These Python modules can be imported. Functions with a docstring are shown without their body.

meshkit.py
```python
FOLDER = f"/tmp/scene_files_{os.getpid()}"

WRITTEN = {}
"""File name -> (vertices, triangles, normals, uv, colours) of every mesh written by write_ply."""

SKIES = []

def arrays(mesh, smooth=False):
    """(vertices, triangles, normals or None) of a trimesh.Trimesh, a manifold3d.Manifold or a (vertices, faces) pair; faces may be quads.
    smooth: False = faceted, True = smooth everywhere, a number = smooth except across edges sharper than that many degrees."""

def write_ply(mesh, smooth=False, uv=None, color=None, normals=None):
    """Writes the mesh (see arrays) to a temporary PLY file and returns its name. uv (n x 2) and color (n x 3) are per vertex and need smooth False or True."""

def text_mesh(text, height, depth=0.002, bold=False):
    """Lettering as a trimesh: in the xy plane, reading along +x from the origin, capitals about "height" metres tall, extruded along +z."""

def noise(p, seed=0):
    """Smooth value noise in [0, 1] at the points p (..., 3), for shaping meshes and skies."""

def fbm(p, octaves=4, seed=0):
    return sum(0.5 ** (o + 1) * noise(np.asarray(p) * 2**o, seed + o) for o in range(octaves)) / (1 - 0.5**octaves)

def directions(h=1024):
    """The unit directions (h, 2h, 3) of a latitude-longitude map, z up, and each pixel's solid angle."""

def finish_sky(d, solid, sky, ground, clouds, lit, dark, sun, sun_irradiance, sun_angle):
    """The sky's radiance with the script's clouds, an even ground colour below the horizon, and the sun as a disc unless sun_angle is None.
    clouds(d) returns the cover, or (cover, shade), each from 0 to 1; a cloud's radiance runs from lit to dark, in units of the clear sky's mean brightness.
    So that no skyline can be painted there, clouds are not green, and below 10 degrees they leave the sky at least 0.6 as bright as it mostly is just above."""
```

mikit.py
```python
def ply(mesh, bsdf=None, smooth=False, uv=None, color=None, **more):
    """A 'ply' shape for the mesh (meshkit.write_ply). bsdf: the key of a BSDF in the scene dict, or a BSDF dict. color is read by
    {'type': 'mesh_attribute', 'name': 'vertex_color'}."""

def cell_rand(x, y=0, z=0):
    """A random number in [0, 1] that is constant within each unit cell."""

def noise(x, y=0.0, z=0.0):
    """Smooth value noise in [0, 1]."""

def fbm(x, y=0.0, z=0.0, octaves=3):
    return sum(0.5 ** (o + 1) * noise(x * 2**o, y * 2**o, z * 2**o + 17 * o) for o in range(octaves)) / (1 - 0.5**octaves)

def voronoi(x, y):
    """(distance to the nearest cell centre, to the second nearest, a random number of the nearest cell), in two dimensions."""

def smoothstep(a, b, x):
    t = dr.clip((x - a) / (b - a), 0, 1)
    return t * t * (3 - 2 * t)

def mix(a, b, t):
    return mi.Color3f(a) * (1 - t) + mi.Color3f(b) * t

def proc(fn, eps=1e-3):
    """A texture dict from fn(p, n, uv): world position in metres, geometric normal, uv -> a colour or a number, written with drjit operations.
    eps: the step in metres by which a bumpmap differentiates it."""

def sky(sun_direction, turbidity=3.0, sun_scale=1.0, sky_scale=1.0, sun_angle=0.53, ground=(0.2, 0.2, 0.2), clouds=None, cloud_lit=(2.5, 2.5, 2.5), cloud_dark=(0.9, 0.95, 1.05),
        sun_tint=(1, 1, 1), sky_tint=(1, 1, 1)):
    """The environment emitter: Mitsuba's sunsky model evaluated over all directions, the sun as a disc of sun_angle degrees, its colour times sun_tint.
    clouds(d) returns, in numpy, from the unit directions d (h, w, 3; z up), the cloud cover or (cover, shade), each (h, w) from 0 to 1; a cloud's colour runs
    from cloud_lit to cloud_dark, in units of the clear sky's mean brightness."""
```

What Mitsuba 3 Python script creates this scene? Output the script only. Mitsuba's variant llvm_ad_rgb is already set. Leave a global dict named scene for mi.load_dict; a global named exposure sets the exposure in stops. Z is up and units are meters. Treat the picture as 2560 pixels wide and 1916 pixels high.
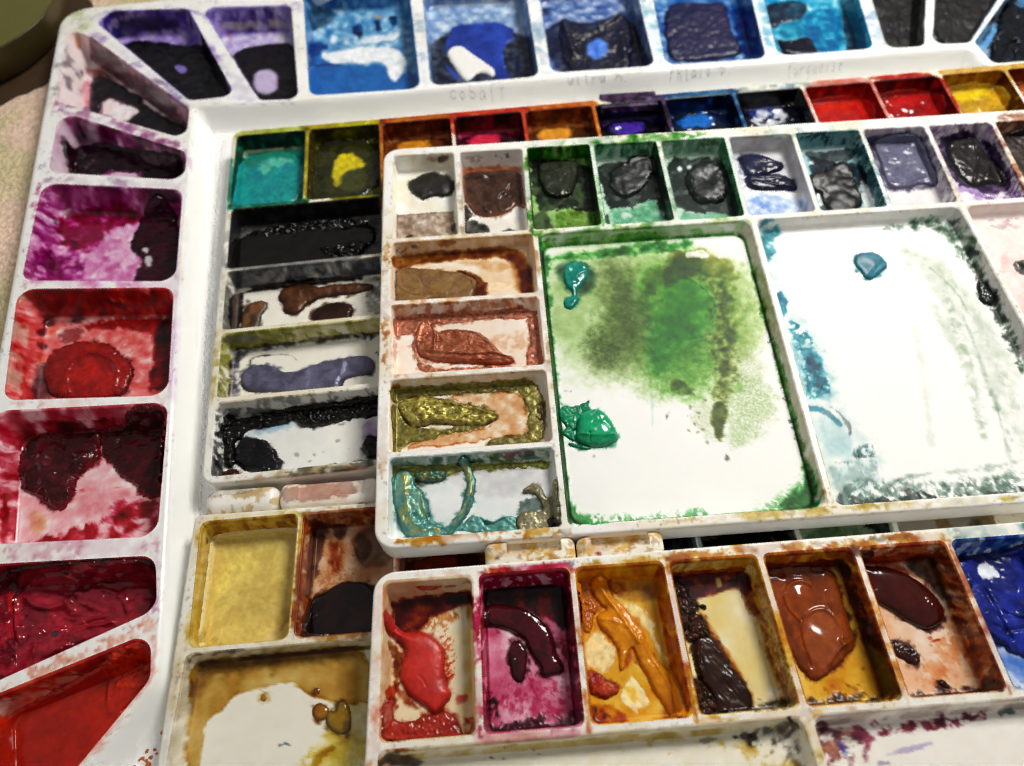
import math

import mitsuba as mi
import mikit
import numpy as np
import manifold3d as mf
import trimesh
import shapely
from scipy.spatial import Delaunay
from shapely.geometry import Polygon

scene, labels = {"type": "scene"}, {}
T4 = mi.ScalarTransform4f
# ---------------------------------------------------------------- camera, light, exposure
scene["camera"] = {
    "type": "thinlens", "fov": 65.24, "fov_axis": "x", "near_clip": 0.005, "far_clip": 50.0, "aperture_radius": 0.0013, "focus_distance": 0.226,
    "to_world": T4([[-0.997059, 0.071649, 0.027204, 0.0], [0.075558, 0.859568, 0.505405, 0.0], [0.012828, 0.505974, -0.862453, 0.227], [0.0, 0.0, 0.0, 1.0]]),
}
exposure = 0.1


def lamp(name, label, centre, target, w, h, power):
    """A flat lamp panel in a shallow housing, shining along its normal."""
    to = T4().look_at(origin=centre, target=target, up=[0, 1, 0.01])
    panel = trimesh.creation.box([w, h, 0.004])
    panel.apply_translation([0, 0, 0.004])
    hous = trimesh.creation.box([w * 1.12, h * 1.12, 0.03])
    hous.apply_translation([0, 0, -0.016])
    scene[name + "__housing"] = {**mikit.ply(hous, {"type": "twosided", "bsdf": {"type": "diffuse", "reflectance": {"type": "rgb", "value": 0.6}}}), "to_world": to}
    scene[name + "__panel"] = {**mikit.ply(panel, {"type": "diffuse", "reflectance": {"type": "rgb", "value": 0.5}}), "to_world": to, "emitter": {"type": "area", "radiance": {"type": "rgb", "value": power}}}
    labels[name] = {"label": label, "category": "lamp"}


scene["room_light"] = {"type": "constant", "radiance": {"type": "rgb", "value": [0.22, 0.218, 0.212]}}
lamp("desk_lamp", "square white lamp head over the far right of the palettes, outside the picture", [0.28, 0.40, 0.53], [0.06, 0.12, 0.0], 0.18, 0.18, [35.0, 34.0, 32.2])

# ---------------------------------------------------------------- helpers
RT = np.random.RandomState(7).rand(256, 256)


def vnoise(x, y, seed=0):
    x, y = x + seed * 17.31, y + seed * 29.77
    i, j = np.floor(x).astype(np.int64), np.floor(y).astype(np.int64)
    t, u = x - i, y - j
    t, u = t * t * (3 - 2 * t), u * u * (3 - 2 * u)
    a, b, c, d = i & 255, (i + 1) & 255, j & 255, (j + 1) & 255
    return (RT[a, c] * (1 - t) + RT[b, c] * t) * (1 - u) + (RT[a, d] * (1 - t) + RT[b, d] * t) * u


def fbm(q, scale, seed=0, octaves=4):
    """Layered noise around 0.5, its features about scale millimetres wide."""
    x, y, s, n = q[:, 0] / scale, q[:, 1] / scale, 0, 0
    for o in range(octaves):
        w = 0.55**o
        s = s + w * vnoise(x * 2**o + 3.7 * o, y * 2**o - 5.1 * o, seed + 11 * o)
        n += w
    return np.clip((s / n - 0.5) * 1.7 + 0.5, 0, 1)


def cells(q, scale, seed=0):
    """Distance to the nearest and second nearest of scattered points (Worley noise)."""
    x, y = q[:, 0] / scale + seed * 3.3, q[:, 1] / scale - seed * 7.7
    i, j = np.floor(x).astype(np.int64), np.floor(y).astype(np.int64)
    f = np.full(len(x), 9.0)
    s = f.copy()
    for a in (-1, 0, 1):
        for b in (-1, 0, 1):
            u, v = (i + a) & 255, (j + b) & 255
            d = np.hypot(i + a + RT[u, v] - x, j + b + RT[(v + 91) & 255, (u + 47) & 255] - y)
            s = np.where(d < f, f, np.minimum(s, d))
            f = np.minimum(f, d)
    return f, s


def step(a, b, x):
    t = np.clip((x - a) / (b - a), 0, 1)
    return t * t * (3 - 2 * t)


def lin(c):
    if isinstance(c, str):
        c = [int(c[i : i + 2], 16) / 255 for i in (0, 2, 4)]
    c = np.asarray(c, float)
    return np.where(c <= 0.04045, c / 12.92, ((c + 0.055) / 1.055) ** 2.4)


def chaikin(p, n=2, closed=True):
    p = np.asarray(p, float)
    for _ in range(n):
        a, b = (p, np.roll(p, -1, 0)) if closed else (p[:-1], p[1:])
        m = np.stack([a * 0.75 + b * 0.25, a * 0.25 + b * 0.75], 1).reshape(-1, 2)
        p = m if closed else np.vstack([p[:1], m, p[-1:]])
    return p


def seg_dist(q, p, closed):
    """Distance of the points q to the polyline p; if closed, negative inside."""
    far = np.full(len(q), 50.0)
    lo, hi = p.min(0) - 6, p.max(0) + 6
    near = np.all((q > lo) & (q < hi), 1)
    x, y = q[near, 0], q[near, 1]
    d2, inside = np.full(len(x), 1e9), np.zeros(len(x), bool)
    ends = np.roll(p, -1, 0) if closed else p[1:]
    for (ax, ay), (bx, by) in zip(p, ends):
        ex, ey = bx - ax, by - ay
        t = np.clip(((x - ax) * ex + (y - ay) * ey) / max(ex * ex + ey * ey, 1e-12), 0, 1)
        d2 = np.minimum(d2, (x - ax - t * ex) ** 2 + (y - ay - t * ey) ** 2)
        if closed and ay != by:
            inside ^= ((ay > y) != (by > y)) & (x < ax + (y - ay) * ex / ey)
    far[near] = np.sqrt(d2) * np.where(inside, -1, 1)
    return far


def round_loop(pts, r, per_side, k=5):
    """The polygon with rounded corners as a closed loop, k points in each corner and per_side[i] along side i."""
    pts, n, out, side = np.asarray(pts, float), len(pts), [], []
    arcs = []
    r = np.broadcast_to(r, n)
    for i in range(n):
        a, b, c = pts[i - 1], pts[i], pts[(i + 1) % n]
        u, v = (a - b) / np.linalg.norm(a - b), (c - b) / np.linalg.norm(c - b)
        half = np.arccos(np.clip(u @ v, -1, 1)) / 2
        t = min(r[i] / np.tan(half), 0.45 * np.linalg.norm(a - b), 0.45 * np.linalg.norm(c - b))
        s = np.linspace(0, 1, k)[:, None]
        p0, p1 = b + u * t, b + v * t
        w = 2 * np.cos(np.pi / 2 - half) ** 0.0 * np.sin(half)
        num = (1 - s) ** 2 * p0 + s * (1 - s) * w * b + s**2 * p1
        arcs.append(num / ((1 - s) ** 2 + s * (1 - s) * w + s**2))
    for i in range(n):
        a, b = arcs[i][-1], arcs[(i + 1) % n][0]
        out.append(arcs[i])
        side += [i - 1 if j < k // 2 else i for j in range(k)]
        m = per_side[i]
        out.append(a + (b - a) * (np.arange(1, m)[:, None] / m))
        side += [i] * (m - 1)
    return np.vstack(out), np.array(side) % n


def inset(pts, d):
    """The polygon (clockwise from its far left corner, seen from above) with side i moved inwards by d[i]."""
    pts, n = np.asarray(pts, float), len(pts)
    lines = []
    for i in range(n):
        a, b = pts[i], pts[(i + 1) % n]
        e = (b - a) / np.linalg.norm(b - a)
        nrm = np.array([e[1], -e[0]])
        lines.append((a + nrm * d[i], e))
    out = []
    for i in range(n):
        (a, u), (b, v) = lines[i - 1], lines[i]
        s = np.linalg.solve(np.array([u, -v]).T, b - a)
        out.append(a + u * s[0])
    return np.array(out)


def well_mesh(w, sp):
    """A moulded well: lip, drafted walls, filleted edge and floor, as one open bowl. Returns vertices (mm), triangles, the unfolded
    coordinates q (the floor's own, running on up the walls), height above the floor from 0 to 1, the side each vertex lies on, and normals."""
    rim, z, depth, draft = np.array(w["rim"]), w["z"], w["depth"], np.array(w["draft"], float)
    floor = inset(rim, draft)
    per = [max(3, int(np.linalg.norm(rim[i] - rim[(i + 1) % len(rim)]) / sp)) for i in range(len(rim))]
    k = 5 if w["r"] < 2 else 9
    L0, side = round_loop(rim, w["r"], per, k)
    L1, _ = round_loop(floor, w.get("rf", max(w["r"] * 0.8, 0.8)), per, k)
    wd = max(draft.mean(), 0.4)
    lip, fil = w.get("lip", 0.5), w.get("fillet", 1.0)
    prof = np.array([(0, 0), (min(lip, wd * 0.4), 0), (wd, -depth), (wd + 2 * fil, -depth)])
    fine = [prof[0]]
    for i in (1, 2):                                                  # round the lip and the foot of the wall
        a, b, c = prof[i - 1], prof[i], prof[i + 1]
        rad = (lip, fil)[i - 1]
        la, lc = np.linalg.norm(a - b), np.linalg.norm(c - b)
        p0, p1 = b + (a - b) / la * min(rad, la * 0.9), b + (c - b) / lc * min(rad, lc * 0.45)
        for s in np.linspace(0, 1, 6):
            fine.append((1 - s) ** 2 * p0 + 2 * s * (1 - s) * b + s * s * p1)
    fine = np.array(fine)
    dense = [fine[0]]
    for a, b in zip(fine[:-1], fine[1:]):
        m = max(1, int(np.linalg.norm(b - a) / sp))
        dense += [a + (b - a) * (j + 1) / m for j in range(m)]
    dense = np.array(dense)
    arc = np.r_[0, np.cumsum(np.linalg.norm(np.diff(dense, axis=0), axis=1))]
    at_floor = np.interp(wd, dense[:, 0], arc)
    out = L0 - L1
    ln = np.linalg.norm(out, axis=1, keepdims=True)
    out = out / np.maximum(ln, 1e-9)
    cen = L1.mean(0)
    V, Q, H = [], [], []
    beyond = dense[:, 0] > wd
    for (t, dz), s in zip(dense, arc):
        if t <= wd:
            xy = L0 + (L1 - L0) * (t / wd)
            V.append(np.c_[xy, np.full(len(xy), z + dz)])
            Q.append(L1 + out * max(at_floor - s, 0))
            H.append(np.full(len(xy), 1 + dz / depth))
    rad = np.linalg.norm(L1 - cen, axis=1).mean()
    n = max(6, int(rad / sp))
    ends = dense[beyond]
    for j in range(1, n + 1):
        f = 1 - j / n if j < n else 0.004
        xy = cen + (L1 - cen) * f
        dist = rad * (1 - f)
        dz = np.interp(wd + dist, dense[:, 0], dense[:, 1]) if len(ends) else -depth
        V.append(np.c_[xy, np.full(len(xy), z + dz)])
        Q.append(xy)
        H.append(np.full(len(xy), max(0, 1 + dz / depth)))
    m, rows = len(L0), len(V)
    V, Q, H = np.vstack(V), np.vstack(Q), np.concatenate(H)
    if "dish" in w:                                                   # floor pulled down (or tilted) towards its middle
        dd = seg_dist(V[:, :2], L1, True)
        V[:, 2] -= w["dish"] * (1 - np.exp(np.minimum(dd, 0) / 6.0))
    if "tilt" in w:                                                   # slanted floor: rises along a direction
        gx, gy = w["tilt"]
        k_ = 1 - np.clip(H, 0, 1)
        V[:, 2] += k_ * ((V[:, 0] - cen[0]) * gx + (V[:, 1] - cen[1]) * gy)
    i, j = np.meshgrid(np.arange(rows - 1), np.arange(m), indexing="ij")
    a, b = (i * m + j).ravel(), (i * m + (j + 1) % m).ravel()
    F = np.vstack([np.c_[a, b, b + m], np.c_[a, b + m, a + m]])
    N = normals(V, F)
    if N[-m:, 2].mean() < 0:
        F, N = F[:, ::-1], -N
    return dict(V=V, F=F, q=Q, h=H, side=np.tile(side, rows), N=N, loop=m)


def normals(V, F):
    N = np.zeros_like(V)
    f = np.cross(V[F[:, 1]] - V[F[:, 0]], V[F[:, 2]] - V[F[:, 0]])
    for k in range(3):
        np.add.at(N, F[:, k], f)
    return N / np.maximum(np.linalg.norm(N, axis=1, keepdims=True), 1e-12)


def blotch(q, ft, seed, side=None):
    if "b" not in ft:
        return 1.0
    sc, th, so = (*ft["b"], 0.08)[:3]
    k = np.array(ft.get("k", (1, 1)))
    if side is not None:                                              # on walls the paint ran down: streaks along the height
        k = np.where((side % 2 == 0)[:, None], [1.4, 0.6], [0.6, 1.4])
    n = fbm(q * k + 0.35 * sc * fbm(q, sc * 0.7, seed + 33, 2)[:, None], sc, seed + 21, 5)
    return step(th - so, th + so, n)


def reach(M, ft):
    """Which vertices of M a stain can touch."""
    p = ft.get("p")
    if p is None or (isinstance(p, str) and p.startswith("*:0:1")):
        return np.arange(len(M["q"]))
    if isinstance(p, str):
        return np.nonzero(M["h"] > 0.01)[0]
    p = np.array(p, float).reshape(-1, 2)
    m = ft.get("s", 0.3) + 1.6 * ft.get("e", 0.5) + ft.get("w", 0) / 2 + 0.3
    q = M["q"]
    return np.nonzero(np.all((q > p.min(0) - m) & (q < p.max(0) + m), 1))[0]


def field(M, ft):
    """The mask, 0 to 1, of one stain on the surface M, and its signed distance in mm."""
    q, seed = M["q"], ft.get("seed", 1)
    shape = ft.get("p")
    e, s = ft.get("e", 0.5), ft.get("s", 0.3)
    if shape is None:
        sd = np.full(len(q), -9.0)
    elif isinstance(shape, str):                                      # 'FL:0.2:1' = the far and left walls between these heights
        sides, lo, hi = shape.split(":")
        on = np.isin(M["side"], ["FRNL".index(c) for c in sides]) if sides != "*" else True
        lo, hi = float(lo), float(hi)
        if sides == "*" and lo <= 0 and hi >= 1:
            return np.ones(len(q)) * blotch(q, ft, seed), np.full(len(q), -3.0)
        hh = M["h"] + e * 0.35 * (fbm(q, 2.2, seed + 40) - 0.5)
        soft = max(s * 0.12, 0.03)
        m = np.where(on, step(lo - soft, lo + soft, hh) * (1 if hi >= 1 else 1 - step(hi - soft, hi + soft, hh)), 0) * step(0.01, 0.05, M["h"])
        sd = -m * 3 + 0.5
    else:
        line = "w" in ft
        p = chaikin(np.array(shape, float).reshape(-1, 2), ft.get("c", 2), not line)
        sd = seg_dist(q, p, not line)
        if line:
            sd = sd - ft["w"] / 2
        if e:
            sd = sd + e * ((fbm(q, 2.6, seed) - 0.5) * 2.2 + (fbm(q, 0.9, seed + 5, 3) - 0.5) * 0.9)
        m = 1 - step(-s, s, sd)
    if shape is None:
        m = np.ones(len(q))
    m = m * blotch(q, ft, seed, M["side"] if isinstance(shape, str) else None)
    return m, sd


def stain(M, col, feats):
    """Lays the stains over the colour of the surface: 't' = transparent dye film, 'o' = opaque paint; returns also a raise in mm."""
    up = np.zeros(len(col))
    col = col.copy()
    for n, ft in enumerate(feats):
        ft = dict(ft, seed=ft.get("seed", 0) + n * 3 + 1)
        on = reach(M, ft)
        if not len(on):
            continue
        S = {k: M[k][on] for k in ("q", "h", "side")}
        m, sd = field(S, ft)
        c, a, g, q = lin(ft["col"]), ft.get("a", 1.0), ft.get("g", 0.15 if ft["t"] == "o" else 0.35 if ft["p"] is None else 0.6), S["q"]
        m = m * (1 + g * (fbm(q, ft.get("gs", 2.5), ft["seed"] + 60, 5) - 0.5) * 2)
        if "ring" in ft:
            m = m * (1 + ft["ring"] * np.exp(-((sd + 0.25) / 0.3) ** 2))
        if ft["t"] == "t":
            col[on] *= np.maximum(c, 0.004)[None] ** np.clip(a * m, 0, 4)[:, None]
        else:
            k = np.clip(a * m, 0, 1)[:, None]
            v = 1 + ft.get("v", 0.25) * (fbm(q, 1.2, ft["seed"] + 80, 4) - 0.5) * 2
            col[on] = col[on] * (1 - k) + c[None] * v[:, None] * k
            if "up" in ft:
                up[on] += ft["up"] * np.clip(m, 0, 1.5) * (0.4 + 1.2 * fbm(q, 0.9, ft["seed"] + 90, 3))
    return np.clip(col, 0.002, 0.95), up


def dab_mesh(w, d, sp):
    """A mass of paint lying in a well: the well's surface raised along its normals inside the dab's outline, sinking into the plastic outside it."""
    if "grid" in d:
        p = np.vstack([np.array(a, float).reshape(-1, 2) for a in d["p"]])
        lo, hi = p.min(0) - 2, p.max(0) + 2
        gx, gy = np.arange(lo[0], hi[0], sp), np.arange(lo[1], hi[1], sp)
        X, Y = np.meshgrid(gx, gy, indexing="ij")
        zf = w["z"] - w["depth"]
        V = np.c_[X.ravel(), Y.ravel(), np.full(X.size, zf)]
        i, j = np.meshgrid(np.arange(len(gx) - 1), np.arange(len(gy) - 1), indexing="ij")
        a = (i * len(gy) + j).ravel()
        F = np.vstack([np.c_[a, a + len(gy), a + len(gy) + 1], np.c_[a, a + len(gy) + 1, a + 1]])
        M = dict(V=V, F=F, q=V[:, :2], h=np.zeros(len(V)), side=np.zeros(len(V), int), N=np.tile([0, 0, 1.0], (len(V), 1)))
    else:
        M = well_mesh(w, sp)
        p = np.vstack([np.array(a, float).reshape(-1, 2) for a in d["p"]])
        m = 1.0 + 1.6 * d.get("e", 0.5)
        on = np.all((M["q"] > p.min(0) - m) & (M["q"] < p.max(0) + m), 1)
        new = np.cumsum(on) - 1
        M = dict(V=M["V"][on], F=new[M["F"][on[M["F"]].all(1)]], q=M["q"][on], h=M["h"][on], side=M["side"][on], N=M["N"][on])
    q, seed = M["q"], d.get("seed", 3)
    e, wd, H = d.get("e", 0.5), d.get("w", 1.2), d.get("hgt", 1.0)
    sd = np.full(len(q), 50.0)
    for part in d["p"]:
        sd = np.minimum(sd, seg_dist(q, chaikin(np.array(part, float).reshape(-1, 2), d.get("c", 2)), True))
    for part in d.get("holes", ()):
        sd = np.maximum(sd, -seg_dist(q, chaikin(np.array(part, float).reshape(-1, 2), 2), True))
    sd = sd + e * ((fbm(q, 2.6, seed) - 0.5) * 2.0 + (fbm(q, 0.8, seed + 5, 3) - 0.5) * 0.8)
    ins = np.maximum(-sd, 0)
    h = H * np.sqrt(np.clip(1 - np.exp(-2 * ins / wd), 0, 1))
    h = np.where(sd > 0, -0.35 * sd, h)
    k = step(0, 1.0, ins / (0.7 * wd))
    rel = np.zeros(len(q))
    if "lump" in d:
        for am, sc in np.array(d["lump"], float).reshape(-1, 2):
            rel += am * (fbm(q, sc, seed + 31, 2) - 0.5) * 2
    if "wr" in d:                                                     # brush or drying wrinkles: (height, width, angle, stretch)
        am, sc, ang, st = d["wr"]
        c_, s_ = math.cos(math.radians(ang)), math.sin(math.radians(ang))
        wq = np.c_[(q[:, 0] * c_ + q[:, 1] * s_) / st, -q[:, 0] * s_ + q[:, 1] * c_] + 0.5 * sc * fbm(q, 3, seed + 7)[:, None]
        n = fbm(wq, sc, seed + 41, 3)
        rel += am * (1 - np.abs(n - 0.5) * 4)
    if "crumb" in d:                                                  # crumbly dried lumps: (height, size)
        am, sc = d["crumb"]
        f, s2 = cells(q + 0.25 * sc * (fbm(q, sc, seed + 3)[:, None] - 0.5), sc, seed)
        rel += am * (1 - 1.4 * f) * (0.5 + fbm(q, 3 * sc, seed + 51))
    for pts, am, rw in d.get("ridges", ()):
        dd = seg_dist(q + 0.25 * (fbm(q, 1.5, seed + 9)[:, None] - 0.5), chaikin(np.array(pts, float).reshape(-1, 2), 2, False), False)
        rel += am * np.exp(-((dd / rw) ** 2))
    for bx, by, r, am in d.get("pits", ()):
        rel += am * np.exp(-(((q[:, 0] - bx) ** 2 + (q[:, 1] - by) ** 2) / r**2))
    h = h + rel * k
    h = np.where(sd < -0.05, np.maximum(h, 0.05 * np.minimum(1, ins / 0.3)), h)
    if "flat" in d:                                                   # liquid: level surface
        h = np.where(sd < 0, np.minimum(h, d["flat"]), h)
    N = M["N"] + np.c_[np.zeros((len(q), 2)), np.clip(h, 0, 1.5) * 0.6]
    N /= np.linalg.norm(N, axis=1, keepdims=True)
    V = M["V"] + N * h[:, None]
    keep = np.any(h[M["F"]] > -0.12, axis=1) & np.all(M["h"][M["F"]] < 0.99, axis=1)
    F = M["F"][keep]
    c1, c2, ce = lin(d["col"]), lin(d.get("col2", d["col"])), lin(d.get("edge", d["col"]))
    t = step(0.25, 0.75, fbm(q, d.get("cs", 3.0), seed + 71, 5) + d.get("ct", 0.0))[:, None]
    col = c1 * (1 - t) + c2 * t
    if "edge" in d:
        te = np.exp(-ins / d.get("ew", 0.5))[:, None]
        col = col * (1 - te) + ce * te
    col = col * (1 + d.get("v", 0.2) * (fbm(q, 0.8, seed + 77, 3) - 0.5) * 2)[:, None]
    if "feats" in d:
        col, up = stain(M, col, d["feats"])
        V = V + N * up[:, None]
    used, inv = np.unique(F, return_inverse=True)
    return V[used], inv.reshape(-1, 3), np.clip(col[used], 0.002, 0.95)


def dense_loop(p, sp):
    p, out = np.asarray(p, float), []
    for a, b in zip(p, np.roll(p, -1, 0)):
        m = max(1, int(round(np.linalg.norm(b - a) / sp)))
        out.append(a + (b - a) * (np.arange(m)[:, None] / m))
    return np.vstack(out)


def deck_mesh(outline, holes, z, sp):
    """The flat top between the wells, as fine triangles."""
    loops = [np.asarray(outline)] + [np.asarray(h) for h in holes]
    poly = Polygon(loops[0], loops[1:]).buffer(0)
    lo, hi = loops[0].min(0), loops[0].max(0)
    X, Y = np.meshgrid(np.arange(lo[0], hi[0], sp), np.arange(lo[1], hi[1], sp), indexing="ij")
    g = np.c_[X.ravel(), Y.ravel()] + 0.2 * sp * (np.random.RandomState(3).rand(X.size, 2) - 0.5)
    small = poly.buffer(-0.35 * sp)
    g = g[shapely.contains_xy(small, g[:, 0], g[:, 1])]
    pts = np.vstack(loops + [g])
    f = Delaunay(pts).simplices
    c = pts[f].mean(1)
    f = f[shapely.contains_xy(poly, c[:, 0], c[:, 1])]
    a, b, c = pts[f[:, 0]], pts[f[:, 1]], pts[f[:, 2]]
    cr = (b[:, 0] - a[:, 0]) * (c[:, 1] - a[:, 1]) - (b[:, 1] - a[:, 1]) * (c[:, 0] - a[:, 0])
    f[cr < 0] = f[cr < 0][:, ::-1]
    return np.c_[pts, np.full(len(pts), z)], f[np.abs(cr) > 1e-7]


def skirt(loop, prof):
    """A band round a closed loop: prof is a list of (outward, z)."""
    n = len(loop)
    e = np.roll(loop, -1, 0) - np.roll(loop, 1, 0)
    e /= np.linalg.norm(e, axis=1, keepdims=True)
    nrm = np.c_[e[:, 1], -e[:, 0]]
    if n > 200:                                                       # even out the directions along a dense loop
        nrm = sum(np.roll(nrm, k, 0) for k in range(-6, 7))
        nrm /= np.linalg.norm(nrm, axis=1, keepdims=True)
    area = 0.5 * np.sum(loop[:, 0] * np.roll(loop[:, 1], -1) - loop[:, 1] * np.roll(loop[:, 0], -1))
    if area < 0:
        nrm = -nrm
    V = np.vstack([np.c_[loop + nrm * o, np.full(n, z)] for o, z in prof])
    i, j = np.meshgrid(np.arange(len(prof) - 1), np.arange(n), indexing="ij")
    a, b = (i * n + j).ravel(), (i * n + (j + 1) % n).ravel()
    F = np.vstack([np.c_[a, b, b + n], np.c_[a, b + n, a + n]])
    if area > 0:
        F = F[:, ::-1]
    return V, F


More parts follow.
